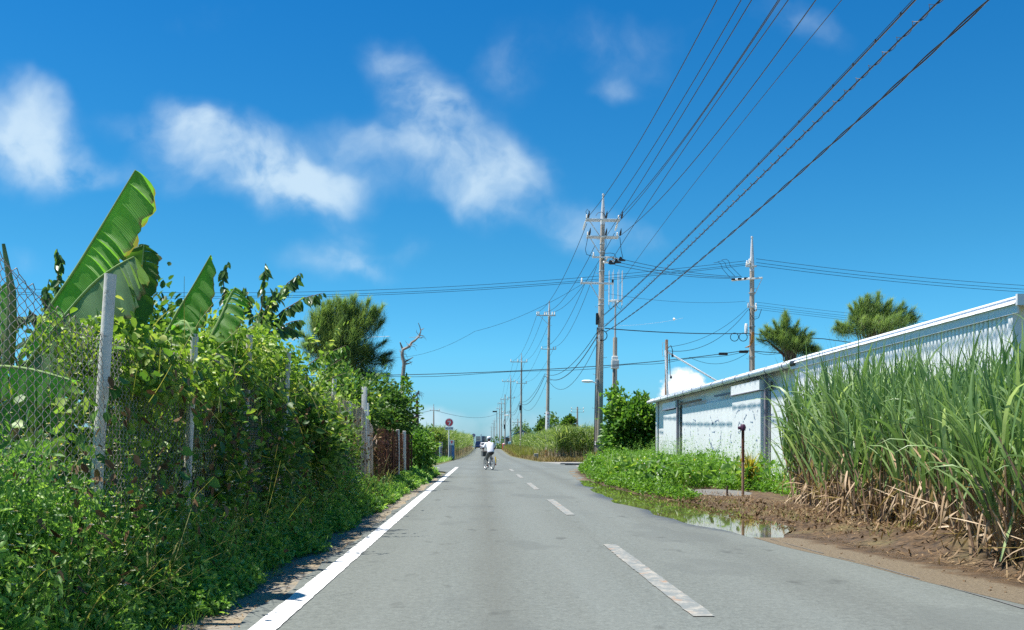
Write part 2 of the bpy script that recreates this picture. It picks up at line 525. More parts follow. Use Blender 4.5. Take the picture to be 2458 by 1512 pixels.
foliage("croton", [(.05, (0.060, 0.090, 0.020)), (.5, (0.250, 0.250, 0.040)), (1, (0.550, 0.380, 0.050))])

t = NT("banana_leaf")
uvn = t.coord("UV")
wv_ = t.n("ShaderNodeTexWave", {"Vector": t.scaled(uvn, (48, 1.5, 1)), "Scale": 1.0, "Distortion": 5.0, "Detail": 2.0}, wave_type="BANDS", bands_direction="X")
c = t.ramp(t.math("ADD", t.math("MULTIPLY", wv_.outputs["Fac"], .22), t.math("MULTIPLY", t.noise(3.5, 5, .6), .78)),
           [(.25, (.075, .19, .032)), (.5, (.125, .29, .05)), (.75, (.20, .38, .085))])
c = t.mix(t.ramp(t.noise(11, 6, .7), [(.66, (0, 0, 0)), (.75, (.6, .6, .6))]), c, (.26, .21, .08))
sv = t.n("ShaderNodeSeparateXYZ", {0: uvn}).outputs[1]
ed = t.math("ADD", sv, t.math("MULTIPLY", t.math("SUBTRACT", t.noise(6, 6, .7), .5), .5))
c = t.mix(t.ramp(ed, [(.90, (0, 0, 0)), (1.0, (.85, .85, .85))]), c, (.17, .115, .045))
p = t.bsdf(c, .46, normal=t.bump(wv_.outputs["Fac"], .28, .010), spec=.3)
tr = t.n("ShaderNodeBsdfTranslucent", {"Color": t.mix(1.0, c, (1.7, 1.9, .8), "MULTIPLY")})
t.done(t.n("ShaderNodeMixShader", {0: .45, 1: p.outputs[0], 2: tr.outputs[0]}))

bl_ = M["banana_leaf"].copy()  # darker copy: shade painted into the colour of the leaves behind
bl_.name = "banana_leaf_shaded"
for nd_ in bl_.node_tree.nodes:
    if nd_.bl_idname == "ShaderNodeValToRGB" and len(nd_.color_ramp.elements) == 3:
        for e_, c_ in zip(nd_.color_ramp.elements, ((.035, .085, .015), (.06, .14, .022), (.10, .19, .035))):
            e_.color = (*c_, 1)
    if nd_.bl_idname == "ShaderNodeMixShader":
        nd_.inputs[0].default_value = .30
M["banana_leaf_shaded"] = bl_
bl_ = M["banana_leaf"].copy()  # paler copy: light falling from above painted into the leaf colour
bl_.name = "banana_leaf_lit"
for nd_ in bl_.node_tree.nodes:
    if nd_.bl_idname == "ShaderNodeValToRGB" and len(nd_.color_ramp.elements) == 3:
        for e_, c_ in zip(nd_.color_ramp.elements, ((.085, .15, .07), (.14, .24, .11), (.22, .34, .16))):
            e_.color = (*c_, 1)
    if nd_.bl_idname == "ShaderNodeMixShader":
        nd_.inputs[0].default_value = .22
M["banana_leaf_lit"] = bl_

t = NT("stripe_band")
sp = t.n("ShaderNodeSeparateXYZ", {0: t.coord("Object")})
ang = t.math("ARCTAN2", sp.outputs[1], sp.outputs[0])
s = t.math("GREATER_THAN", t.math("SINE", t.math("MULTIPLY", ang, 16.0)), -.15)
c = t.mix(s, (.05, .045, .04), (.62, .25, .03))
t.done(t.bsdf(c, .6))

t = NT("wheel_spokes")
t.done(t.bsdf((.6, .6, .6), .3, .7))

# ------------------------------------------------------------------ object helpers


def tag(o, label=None, cat=None, group=None, kind=None):
    if label:
        o["label"] = label
    if cat:
        o["category"] = cat
    if group:
        o["group"] = group
    if kind:
        o["kind"] = kind
    return o


def thing(name, label, cat, loc=(0, 0, 0), rotz=0.0, group=None):
    o = bpy.data.objects.new(name, None)
    o.empty_display_size = 0.2
    o.location = loc
    o.rotation_euler = (0, 0, rotz)
    COL.objects.link(o)
    return tag(o, label, cat, group)


def link(name, me, mat, parent=None, loc=None):
    o = bpy.data.objects.new(name, me)
    COL.objects.link(o)
    if mat is not None and not me.materials:
        me.materials.append(M[mat] if isinstance(mat, str) else mat)
    if parent is not None:
        o.parent = parent
    if loc is not None:
        o.location = loc
    return o


def copy_tree(o, parent=None, **props):
    c = o.copy()
    COL.objects.link(c)
    c.parent = parent
    for ch in list(o.children):
        copy_tree(ch, c)
    for k, v in props.items():
        c[k] = v
    return c


class MB:
    """collects shapes for ONE mesh"""

    def __init__(self):
        self.v, self.f = [], []

    def add(self, vs, fs):
        b = len(self.v)
        self.v += [Vector(p) for p in vs]
        self.f += [tuple(i + b for i in f) for f in fs]
        return self

    def box(self, c, s, rot=None, bev=0.0):
        hx, hy, hz = s[0] / 2, s[1] / 2, s[2] / 2
        if bev:
            bm = bmesh.new()
            bmesh.ops.create_cube(bm, size=1.0)
            for q in bm.verts:
                q.co = Vector((q.co.x * s[0], q.co.y * s[1], q.co.z * s[2]))
            bmesh.ops.bevel(bm, geom=list(bm.edges), offset=bev, segments=2, affect="EDGES", profile=.5)
            bm.verts.index_update()
            vs = [q.co.copy() for q in bm.verts]
            fs = [tuple(q.index for q in fc.verts) for fc in bm.faces]
            bm.free()
        else:
            vs = [Vector((x, y, z)) for x in (-hx, hx) for y in (-hy, hy) for z in (-hz, hz)]
            fs = [(0, 1, 3, 2), (4, 6, 7, 5), (0, 4, 5, 1), (2, 3, 7, 6), (0, 2, 6, 4), (1, 5, 7, 3)]
        m = rot if rot is not None else Matrix.Identity(3)
        return self.add([m @ p + Vector(c) for p in vs], fs)

    def tube(self, pts, rad, n=8, cap=True):
        pts = [Vector(p) for p in pts]
        k = len(pts)
        if not hasattr(rad, "__len__"):
            rad = [rad] * k
        vs, fs = [], []
        d0 = (pts[1] - pts[0]).normalized()
        a = d0.cross(Vector((0, 0, 1)))
        if a.length < 1e-3:
            a = d0.cross(Vector((0, 1, 0)))
        a.normalize()
        for i in range(k):
            d = (pts[min(i + 1, k - 1)] - pts[max(i - 1, 0)]).normalized()
            a = (a - d * a.dot(d))
            if a.length < 1e-6:
                a = d.orthogonal()
            a.normalize()
            b = d.cross(a)
            for j in range(n):
                w = 2 * math.pi * j / n
                vs.append(pts[i] + (a * math.cos(w) + b * math.sin(w)) * rad[i])
        for i in range(k - 1):
            for j in range(n):
                fs.append((i * n + j, i * n + (j + 1) % n, (i + 1) * n + (j + 1) % n, (i + 1) * n + j))
        if cap:
            fs.append(tuple(reversed(range(n))))
            fs.append(tuple((k - 1) * n + j for j in range(n)))
        return self.add(vs, fs)

    def lathe(self, c, prof, n=12, axis="Z"):
        """profile of (radius, height) round an axis through c"""
        vs, fs = [], []
        for r, h in prof:
            for j in range(n):
                w = 2 * math.pi * j / n
                p = (r * math.cos(w), r * math.sin(w), h)
                if axis == "X":
                    p = (h, p[0], p[1])
                elif axis == "Y":
                    p = (p[0], h, p[1])
                vs.append(Vector(p) + Vector(c))
        for i in range(len(prof) - 1):
            for j in range(n):
                fs.append((i * n + j, i * n + (j + 1) % n, (i + 1) * n + (j + 1) % n, (i + 1) * n + j))
        fs.append(tuple(range(n)))
        fs.append(tuple((len(prof) - 1) * n + j for j in range(n)))
        return self.add(vs, fs)

    def ring(self, c, r, tube, axis="Y", n=20, m=6):
        pts = []
        vs, fs = [], []
        for i in range(n):
            w = 2 * math.pi * i / n
            for j in range(m):
                q = 2 * math.pi * j / m
                rr = r + tube * math.cos(q)
                a, b, h = rr * math.cos(w), rr * math.sin(w), tube * math.sin(q)
                p = {"Y": (a, h, b), "X": (h, a, b), "Z": (a, b, h)}[axis]
                vs.append(Vector(p) + Vector(c))
        for i in range(n):
            for j in range(m):
                fs.append((i * m + j, ((i + 1) % n) * m + j, ((i + 1) % n) * m + (j + 1) % m, i * m + (j + 1) % m))
        return self.add(vs, fs)

    def prism(self, poly, d, axis="Y"):
        """poly = outline in the two other axes, extruded d[0]..d[1] along axis"""
        n = len(poly)
        vs = []
        for h in d:
            for a, b in poly:
                vs.append({"Y": (a, h, b), "X": (h, a, b), "Z": (a, b, h)}[axis])
        fs = [tuple(range(n)), tuple(range(2 * n - 1, n - 1, -1))]
        for i in range(n):
            fs.append((i, (i + 1) % n, n + (i + 1) % n, n + i))
        return self.add(vs, fs)

    def mesh(self, name, smooth=False, off=None):
        me = bpy.data.meshes.new(name)
        o = Vector(off) if off is not None else Vector((0, 0, 0))
        me.from_pydata([p - o for p in self.v], [], self.f)
        bm = bmesh.new()
        bm.from_mesh(me)
        bmesh.ops.recalc_face_normals(bm, faces=bm.faces)
        bm.to_mesh(me)
        bm.free()
        if smooth:
            me.shade_smooth()
            me.set_sharp_from_angle(angle=R(40))
        return me

    def build(self, name, mat, parent=None, smooth=False, off=None, loc=None):
        return link(name, self.mesh(name, smooth, off), mat, parent, loc)


def np_mesh(name, V, Q, rnd=None, T=None):
    """V (n,3) float, Q (m,4) quads, rnd per quad"""
    me = bpy.data.meshes.new(name)
    V = np.ascontiguousarray(V, dtype=np.float32)
    Q = np.ascontiguousarray(Q, dtype=np.int32)
    me.vertices.add(len(V))
    me.vertices.foreach_set("co", V.ravel())
    me.loops.add(Q.size)
    me.loops.foreach_set("vertex_index", Q.ravel())
    me.polygons.add(len(Q))
    me.polygons.foreach_set("loop_start", np.arange(0, Q.size, 4, dtype=np.int32))
    me.update(calc_edges=True)
    if rnd is not None:
        a = me.attributes.new("rnd", "FLOAT", "FACE")
        a.data.foreach_set("value", np.ascontiguousarray(rnd, dtype=np.float32))
    return me


def unit(a):
    return a / np.maximum(np.linalg.norm(a, axis=-1, keepdims=True), 1e-9)


def leaves_geo(C, D, N, L, W, fold=0.18, droop=0.15, rnd=None):
    """broad folded leaves: six points, two quads each"""
    n = len(C)
    D = unit(D)
    S = unit(np.cross(D, N))
    Nn = np.cross(S, D)
    L = np.broadcast_to(L, (n,))[:, None]
    W = np.broadcast_to(W, (n,))[:, None]
    dz = np.array([[0, 0, -1.0]])
    b = C
    up = Nn * W * fold
    l1 = C + D * L * .26 + S * W * .44 + up + dz * L * droop * .07
    l2 = C + D * L * .66 + S * W * .40 + up + dz * L * droop * .45
    r1 = C + D * L * .26 - S * W * .44 + up + dz * L * droop * .07
    r2 = C + D * L * .66 - S * W * .40 + up + dz * L * droop * .45
    tip = C + D * L + dz * L * droop
    V = np.stack([b, l1, l2, tip, r2, r1], 1).reshape(-1, 3)
    i = np.arange(n)[:, None] * 6
    Q = np.concatenate([i + np.array([[0, 3, 2, 1]]), i + np.array([[0, 5, 4, 3]])], 1).reshape(-1, 4)
    if rnd is None:
        rnd = rng.random(n)
    return V, Q, np.repeat(rnd, 2)


def blades_geo(C, az, el, L, W, curve, seg=5, twist=None, rnd=None, prof=None):
    """grass-like blades that bend over"""
    n = len(C)
    L, W, el, curve = (np.broadcast_to(x, (n,)).astype(float) for x in (L, W, el, curve))
    tw = np.zeros(n) if twist is None else np.broadcast_to(twist, (n,))
    p = C.astype(float).copy()
    rows = []
    h = np.stack([np.cos(az), np.sin(az), np.zeros(n)], 1)
    side0 = np.stack([-np.sin(az), np.cos(az), np.zeros(n)], 1)
    for k in range(seg + 1):
        s = k / seg
        e = el - curve * s * s
        d = h * np.cos(e)[:, None] + np.array([[0, 0, 1.0]]) * np.sin(e)[:, None]
        nn = np.cross(side0, d)
        a = tw * s
        sd = side0 * np.cos(a)[:, None] + nn * np.sin(a)[:, None]
        w = (prof(s) if prof else (0.55 + 1.6 * s * (1 - s)) * (1 - s ** 3) + .03) * W * .5
        rows.append(np.stack([p - sd * w[:, None], p + sd * w[:, None]], 1))
        p = p + d * (L / seg)[:, None]
    V = np.stack(rows, 1)                 # n, seg+1, 2, 3
    V = V.reshape(-1, 3)
    i = (np.arange(n) * (seg + 1) * 2)[:, None, None]
    k = (np.arange(seg) * 2)[None, :, None]
    Q = (i + k + np.array([0, 1, 3, 2])[None, None, :]).reshape(-1, 4)
    if rnd is None:
        rnd = rng.random(n)
    return V, Q, np.repeat(rnd, seg)


def merge(*geos):
    Vs, Qs, Rs, b = [], [], [], 0
    for V, Q, r in geos:
        Vs.append(V)
        Qs.append(Q + b)
        Rs.append(r)
        b += len(V)
    return np.concatenate(Vs), np.concatenate(Qs), np.concatenate(Rs)


def rdir(n, up=0.0):
    d = rng.normal(size=(n, 3))
    d[:, 2] += up
    return unit(d)


def wave2(x, y, seed, n=6, f0=0.6, f1=4.0):
    """cheap smooth noise, about -1..1"""
    g = np.random.default_rng(seed)
    out = 0
    for k in range(n):
        f = f0 * (f1 / f0) ** (k / max(1, n - 1))
        a = g.random() * 6.283
        out = out + np.sin((x * math.cos(a) + y * math.sin(a)) * f * 2 + g.random() * 6.28) / (1 + k * .5)
    return out / 2.2


def gz(Y):
    """height of the road: level, then a gentle rise beyond the crossing"""
    Y = np.asarray(Y, dtype=float)
    s = np.clip((Y - 105) / 110, 0, 1)
    return 0.72 * s * s * (3 - 2 * s)


def gzf(Y):
    return float(gz(Y))


def text_mesh(body, size, align="CENTER"):
    cu = bpy.data.curves.new("lettering", "FONT")
    cu.body = body
    cu.size = size
    cu.align_x = align
    cu.align_y = "CENTER"
    cu.extrude = 0.004
    cu.resolution_u = 3
    o = bpy.data.objects.new("lettering", cu)
    COL.objects.link(o)
    dg = bpy.context.evaluated_depsgraph_get()
    me = bpy.data.meshes.new_from_object(o.evaluated_get(dg))
    bpy.data.objects.remove(o)
    bpy.data.curves.remove(cu)
    return me


def lettering(body, size, mat, parent, loc, scale=(1, 1, 1)):
    """upright lettering that faces the road traffic (-Y)"""
    me = text_mesh(body, size)
    me.materials.clear()
    o = link("lettering", me, mat, parent, loc)
    o.rotation_euler = (R(90), 0, 0)
    o.scale = scale
    return o



def glyphs(parent, mat, x, y, z, size, count, seed, vertical=True, name="lettering"):
    """characters too small to read: little strokes in square cells"""
    g = random.Random(seed)
    b = MB()
    for k in range(count):
        cx, cz = (x, z - k * size * 1.12) if vertical else (x + k * size * 1.1, z)
        for _ in range(3):
            b.box((cx, y, cz + g.uniform(-.4, .4) * size), (size * g.uniform(.5, .9), .006, size * .12))
        for _ in range(2):
            b.box((cx + g.uniform(-.3, .3) * size, y - .002, cz), (size * .12, .006, size * g.uniform(.5, .9)))
    return b.build(name, mat, parent)


# ------------------------------------------------------------------ the setting
YR = [-10, 3, 7.7, 9.5, 12.5, 14, 16.2, 20.1, 24, 27.8, 34, 45, 52, 62, 70, 77, 85, 120, 200, 300, 1500]
XR = [4.9, 4.75, 4.42, 4.22, 3.93, 3.78, 3.58, 3.36, 3.42, 3.58, 3.86, 4.5, 5.6, 6.2, 5.4, 4.72, 4.4, 3.7, 4.2, 4.5, 4.5]
YL = [-10, 45, 48, 54, 60, 75, 90, 150, 180, 300, 1500]
XL = [-1.64, -1.64, -2.3, -3.0, -3.0, -2.6, -2.35, -1.62, -1.5, -1.55, -1.55]
PUY = [12.3, 12.8, 13.2, 13.8, 15.5, 17.8, 20.5, 23, 26, 29, 32, 33.5]
PUX = [3.95, 4.16, 4.40, 4.60, 4.74, 4.74, 4.46, 4.0, 3.92, 3.86, 3.85, 3.85]


def xr(y):
    y = np.asarray(y, float)
    return np.interp(y, YR, XR) + 0.035 * np.sin(y * 2.1) * (y < 60)


def xl(y):
    y = np.asarray(y, float)
    return np.interp(y, YL, XL) + (0.03 * np.sin(y * 1.7) + .03 * np.sin(y * 4.1 + 1)) * (y < 60)


def grid_mesh(name, X, Y, Z, attrs=None):
    """X, Y, Z of shape (rows, cols)"""
    r, c = X.shape
    V = np.stack([X, Y, Z], -1).reshape(-1, 3)
    i = (np.arange(r - 1)[:, None] * c + np.arange(c - 1)[None, :]).reshape(-1)
    Q = np.stack([i, i + 1, i + c + 1, i + c], 1)
    me = np_mesh(name, V, Q)
    for k, a in (attrs or {}).items():
        at_ = me.attributes.new(k, "FLOAT", "POINT")
        at_.data.foreach_set("value", np.ascontiguousarray(a, dtype=np.float32).ravel())
    me.shade_smooth()
    return me


gy = np.concatenate([[-400, -60], np.arange(-10, 320, 5), [400, 600, 1000, 2000, 4500]])
gx = np.array([-4500, -1200, -300, -80, -30, -12, -6, -2, 0, 2, 6, 12, 30, 80, 300, 1200, 4500.])
GX, GY = np.meshgrid(gx, gy)
tag(link("ground", grid_mesh("ground", GX, GY, gz(GY) - 0.06), "ground_earth"), kind="structure")

ry = np.concatenate([np.arange(-8, 60, 0.4), np.arange(60, 130, 1.0), np.arange(130, 330, 4), [360, 420, 520, 700, 1000]])
tt = np.concatenate([np.linspace(0, .55, 12), np.linspace(.6, 1, 22)])
RX = xl(ry)[:, None] * (1 - tt)[None, :] + xr(ry)[:, None] * tt[None, :]
RY = np.repeat(ry[:, None], len(tt), 1)
d_edge = xr(RY) - RX
wet = np.clip(1.2 - d_edge / (0.72 + .22 * np.sin(RY * .9)), 0, 1) * np.clip((RY - 9.5) / 3, 0, 1) * np.clip((37 - RY) / 4, 0, 1)
wet = np.maximum(wet, 0.42 * np.clip(1 - d_edge / 1.3, 0, 1) * np.clip((RY - 6) / 5, 0, 1) * np.clip((30 - RY) / 8, 0, 1))
camber = -0.014 * np.clip(1 - d_edge / (.48 + .10 * np.sin(RY * 1.3) + .05 * np.sin(RY * 3.1)), 0, 1) * np.clip((RY - 11.6) / 1.2, 0, 1) * np.clip((35 - RY) / 2, 0, 1) - .002
tag(link("road", grid_mesh("road", RX, RY, gz(RY) + camber, {"wet": wet}), "asphalt"), kind="structure")

# side roads of the crossing
sy_ = np.linspace(43.5, 60, 12)
sx_ = np.concatenate([np.linspace(-60, -4, 14), [-3, -2.2]])
SX, SY = np.meshgrid(sx_, sy_)
tag(link("side_road", grid_mesh("side_road", SX, SY, np.full_like(SX, -0.012)), "side_asphalt"), kind="structure")
sy_ = np.linspace(54, 76, 16)
sx_ = np.concatenate([[3.2, 4.4], np.linspace(5.5, 70, 20)])
SX, SY = np.meshgrid(sx_, sy_)
SY = SY + np.clip(6 - SX, 0, 3) * (SY - 65) / 16
tag(link("side_road", grid_mesh("side_road", SX, SY, np.full_like(SX, -0.012)), "side_asphalt"), kind="structure")

# left verge of sand and grit
vy = np.concatenate([np.arange(-6, 30, .35), np.arange(30, 44, 1)])
vx = np.linspace(-4.2, -1.5, 20)
VX_, VY_ = np.meshgrid(vx, vy)
tag(link("verge", grid_mesh("verge", VX_, VY_, -0.012 + .012 * wave2(VX_, VY_, 3, f1=6) * (VX_ < -1.75)), "sandy_verge"), kind="structure")


def ribbon(y0, y1, xc, w, z, ragged=0.012, step=.25, gap=None):
    ys = np.arange(y0, y1 + 1e-6, step)
    a = xc - w / 2 + rng.normal(size=len(ys)) * ragged
    b = xc + w / 2 + rng.normal(size=len(ys)) * ragged
    V = np.concatenate([np.stack([a, ys, gz(ys) + z], 1), np.stack([b, ys, gz(ys) + z], 1)])
    n = len(ys)
    i = np.arange(n - 1)
    return V, np.stack([i, i + n, i + n + 1, i + 1], 1), np.zeros(n - 1)


V, Q, _ = ribbon(-6, 56, -1.435, .185, .005, .003, .12)
tag(link("road_marking", np_mesh("road_marking", V, Q), "white_paint"), kind="structure")
geo = []
for k in range(-1, 12):
    y0 = 6.63 + 9.9 * k
    if 53 < y0 < 78:
        continue
    geo.append(ribbon(y0, y0 + 4.9, 1.577, .165, .005, .004, .10))
V, Q, _ = merge(*geo)
tag(link("road_marking", np_mesh("road_marking", V, Q), "faded_paint"), kind="structure")
V, Q, _ = ribbon(76, 300, -1.45, .12, .005, .01, 1)
V2 = np.array([[-3.9, 53.6, -.004], [-2.4, 53.6, .006], [-2.4, 54.4, .006], [-3.9, 54.4, -.004]])
tag(link("road_marking", np_mesh("road_marking", V2, np.array([[0, 1, 2, 3]])), "white_paint"), kind="structure")

# long crack near the right edge of the asphalt
cy = np.arange(3, 13.2, .12)
cxx = np.interp(cy, [3, 6, 7.5, 9.5, 11.5, 13.2], [4.05, 4.02, 4.02, 3.93, 3.80, 3.72]) + .02 * wave2(cy, cy * 0, 5, f0=.5, f1=3)
wv = .004 + .010 * np.abs(wave2(cy, cy, 9, f0=.8, f1=5))
V = np.concatenate([np.stack([cxx - wv, cy, cy * 0 + .004], 1), np.stack([cxx + wv, cy, cy * 0 + .004], 1)])
n = len(cy)
i = np.arange(n - 1)
mc = plain("crack_tar", (.13, .132, .127), .9, var=.4, scale=30)
i = i[(np.sin(i * 1.1) + np.sin(i * .37 + 1) + .6 * np.sin(i * 2.9)) > -.9]
tag(link("road_marking", np_mesh("road_marking", V, np.stack([i, i + n, i + n + 1, i + 1], 1)), mc), kind="structure")

# right bank of churned mud, and the puddle in front of it
by = np.concatenate([np.arange(0, 30, .14), np.arange(30, 53, .6)])
dd = np.concatenate([np.linspace(-.35, 2.4, 46), np.linspace(2.6, 7, 14)])
BY = np.repeat(by[:, None], len(dd), 1)
BX = xr(BY) + dd[None, :]
rs = np.maximum(.55, np.interp(BY, PUY, PUX, left=0, right=0) - xr(BY) + .05)
rs = np.where((BY > 12.4) & (BY < 34), np.maximum(rs, .55), .55)
D = BX - xr(BY)
rise = np.clip((D - rs) / .75, 0, 1)
rise = rise * rise * (3 - 2 * rise)
bump = wave2(BX, BY, 21, 7, .8, 6) * .05 + wave2(BX * 1.3, BY, 22, 6, 4, 16) * .034
hgt = np.interp(BY, [0, 11, 14, 24, 30], [.21, .20, .085, .07, .07])
bump = bump * np.interp(BY, [0, 11, 14, 60], [1, 1, .45, .4])
BZ = -.022 + rise * (hgt + bump) + .004 * bump
zone = D - rs + .85
BZ = BZ + .014 * np.clip((D - .22) / .2, 0, 1) * (BY < 13.5) * wave2(BX, BY, 24, 7, 3, 14)
BZ = BZ + .022 * np.clip((13.2 - BY) / .9, 0, 1) + .02 * np.clip((BY - 32.5) / 1.5, 0, 1)
zone = np.where(BY < 12.4, D, zone)
tag(link("mud_bank", grid_mesh("mud_bank", BX, BY, BZ, {"zone": zone}), "mud"), kind="structure")


def bank_z(x, y):
    d = x - xr(y)
    r = np.clip((d - .6) / .75, 0, 1)
    return -.02 + r * r * (3 - 2 * r) * np.interp(y, [0, 11, 14, 24, 30], [.21, .20, .085, .07, .07])


py = np.arange(11.9, 33.9, .15)
lo = xr(py) - .46
hi = np.maximum(np.interp(py, PUY, PUX) + .05 * np.sin(py * 2.3) + .03 * np.sin(py * 5.1), lo + .02)
cols = np.linspace(0, 1, 6)
PX = lo[:, None] * (1 - cols) + hi[:, None] * cols
tag(link("puddle", grid_mesh("puddle", PX, np.repeat(py[:, None], 6, 1), np.full_like(PX, -.0045)), "puddle_water"), kind="structure")
# grey gravel hump before the warehouse
gyy = np.linspace(21, 26, 24)
gxx = np.linspace(4.7, 7.2, 24)
AX, AY = np.meshgrid(gxx, gyy)
q = np.clip(1 - ((AX - 5.95) / 1.2) ** 2 - ((AY - 23.5) / 2.3) ** 2, 0, 1)
tag(link("gravel_path", grid_mesh("gravel_path", AX, AY, -.05 + .17 * np.sqrt(np.clip(q - .12 + .14 * wave2(AX, AY, 33, 5, .5, 3), 0, 1)) + .012 * wave2(AX, AY, 31, 6, 1, 8)), "gravel_grey"), kind="structure")


# ------------------------------------------------------------------ warehouse
WX, W0, W1, WH = 8.5, 14.50, 45.5, 3.40
wh = thing("warehouse", "long low white metal warehouse with gutter and sliding doors behind the cane", "building", (WX, W0, 0))


def wy(px):
    """depth of a point of the road-side wall seen at column px"""
    return F * WX / (px - VX)


def wz(px, py):
    return EYE + (VY - py) / F * wy(px)


OFF = (WX, W0, 0)
b = MB()
b.box((WX + 7.06, (24.5 + W1) / 2, WH / 2), (14.0, W1 - 24.5, WH))
b.box((WX + 7.1, (W0 + 24.5) / 2, WH / 2), (13.9, 24.5 - W0 - .06, WH - .02))
b.build("wall", "white_wall", wh, off=OFF)
# corrugated cladding, road side and gable side
b = MB()
pitch = .13
prof = [(0, 0), (.30, 0), (.40, .035), (.9, .035), (1, 0)]
pts = []
yy = W0
while yy < 24.45:
    for s, h in prof[:-1]:
        pts.append((yy + s * pitch, h))
    yy += pitch
vs, fs = [], []
for (a, h) in pts:
    vs += [(WX - .27 - h, a, 0.0), (WX - .27 - h, a, WH + .04)]
for k in range(len(pts) - 1):
    fs.append((2 * k, 2 * k + 1, 2 * k + 3, 2 * k + 2))
b.add(vs, fs)
b.add([(WX - .28, W0, 0), (WX, W0, 0), (WX, W0, WH), (WX - .28, W0, WH)], [(0, 1, 2, 3)])
b.add([(WX - .28, 24.45, 0), (WX, 24.45, 0), (WX, 24.45, WH), (WX - .28, 24.45, WH)], [(0, 1, 2, 3)])
b.build("cladding", "white_sheet", wh, off=OFF)
b = MB()
pts = []
xx = WX + .05
while xx < WX + 14:
    for s, h in prof[:-1]:
        pts.append((xx + s * pitch, h))
    xx += pitch
vs, fs = [], []
for (a, h) in pts:
    vs += [(a, W0 - .01 - h, 0.0), (a, W0 - .01 - h, WH)]
for k in range(len(pts) - 1):
    fs.append((2 * k, 2 * k + 1, 2 * k + 3, 2 * k + 2))
b.add(vs, fs)
b.build("cladding", "white_sheet", wh, off=OFF)
b = MB().box((WX - .27, W0 - .03, WH / 2), (.12, .12, WH))
b.build("corner_trim", "trim_white", wh, off=OFF)
b = MB()
vs = [(WX - .30, W0 - .28, WH + .06), (WX - .30, W1 + .3, WH + .06), (WX + 7, W1 + .3, WH + .32), (WX + 7, W0 - .28, WH + .32),
      (WX + 14.5, W1 + .3, WH + .06), (WX + 14.5, W0 - .28, WH + .06)]
vs += [(x, y, z + .05) for x, y, z in vs]
fs = [(0, 1, 2, 3), (3, 2, 4, 5), (6, 9, 8, 7), (9, 11, 10, 8), (0, 3, 9, 6), (3, 5, 11, 9), (1, 7, 8, 2), (2, 8, 10, 4), (0, 6, 7, 1), (4, 10, 11, 5)]
b.add(vs, fs)
b.build("roof", "white_sheet", wh, off=OFF)
b = MB()
b.prism([(WX - .31, WH + .112), (WX - .34, WH + .06), (WX - .40, WH - .02), (WX - .32, WH - .02)], (W0 - .26, 24.6), "Y")
b.box((WX - .335, (W0 + 24.5) / 2, WH - .09), (.03, 24.5 - W0 + .5, .135))
b.build("fascia", "trim_white", wh, off=OFF)
MB().box((WX + 7.03, W0 - .30, WH + .035), (14.84, .05, .17)).build("fascia", "trim_white", wh, off=OFF)
b = MB().box((WX - .15, 35, WH - .03), (.28, 20.9, .05))
b.build("soffit", "concrete", wh, off=OFF)
g = MB().tube([(WX - .34, 24.6, WH - .015), (WX - .34, W1 + .25, WH - .015)], .085, 12).build("gutter", "white_sheet", wh, True, OFF)
k = 25.2
while k < W1:
    MB().ring((WX - .34, k, WH - .015), .092, .012, "Y", 12, 4).build("gutter_bracket", "trim_dark", g, True, OFF)
    k += 1.55
MB().tube([(WX - .34, 24.3, WH - .02), (WX - .34, 24.62, WH - .015)], .072, 12).build("gutter_outlet", "black_rubber", g, True, OFF)
# sliding doors
dw = {}
for nm, x0, x1, top, dep, mt in (("door", 1645, 1778, 958 / 1, .10, "white_wall"), ("door", 1781, 1851, 0, .30, "white_wall"),
                                ("door", 1603, 1634, 0, .18, "white_wall"), ("door", 1862, 1932, 0, .12, "white_wall")):
    ya, yb = wy(x1), wy(x0)
    h = 2.80 if dep < .2 else 2.83
    MB().box((WX - dep / 2 - .02, (ya + yb) / 2, h / 2 + .02), (dep, yb - ya, h), bev=.012).build("door", mt, wh, off=OFF)
for x0, x1, dep in ((1603, 1634, .22), (1781, 1851, .34)):
    ya, yb = wy(x1), wy(x0)
    hd = MB().box((WX - dep / 2 - .02, (ya + yb) / 2, 3.02), (dep, yb - ya + .04, .30), bev=.01).build("door_header", "white_wall", wh, off=OFF)
    MB().box((WX - dep / 2 - .05, (ya + yb) / 2, 2.865), (dep + .02, yb - ya, .025)).build("header_seam", "trim_dark", hd, off=OFF)
for xp, w_ in ((1638, .24), (1855, .20)):
    MB().box((WX - .20, wy(xp), 1.60), (.08, w_ * .7, 3.2)).build("door_post", "trim_dark", wh, off=OFF)
MB().box((WX - .16, (wy(1641) + wy(1692)) / 2, 3.0), (.09, wy(1641) - wy(1692), .07)).build("door_rail", "rust_pale", wh, off=OFF)
MB().box((WX - .14, (wy(1726) + wy(1779)) / 2, 3.02), (.08, wy(1726) - wy(1779), .06)).build("door_rail", "trim_dark", wh, off=OFF)
MB().box((WX - .02, wy(1578), WH / 2), (.08, .22, WH - .08)).build("corner_trim", "trim_white", wh, off=OFF)
MB().box((WX - .03, wy(1602), 1.5), (.03, .12, 2.95)).build("wall_seam", "trim_dark", wh, off=OFF)

# peeled blue hand-painted marks on the doors
DEPTH = {0: .128, 1: .328, 2: .148}


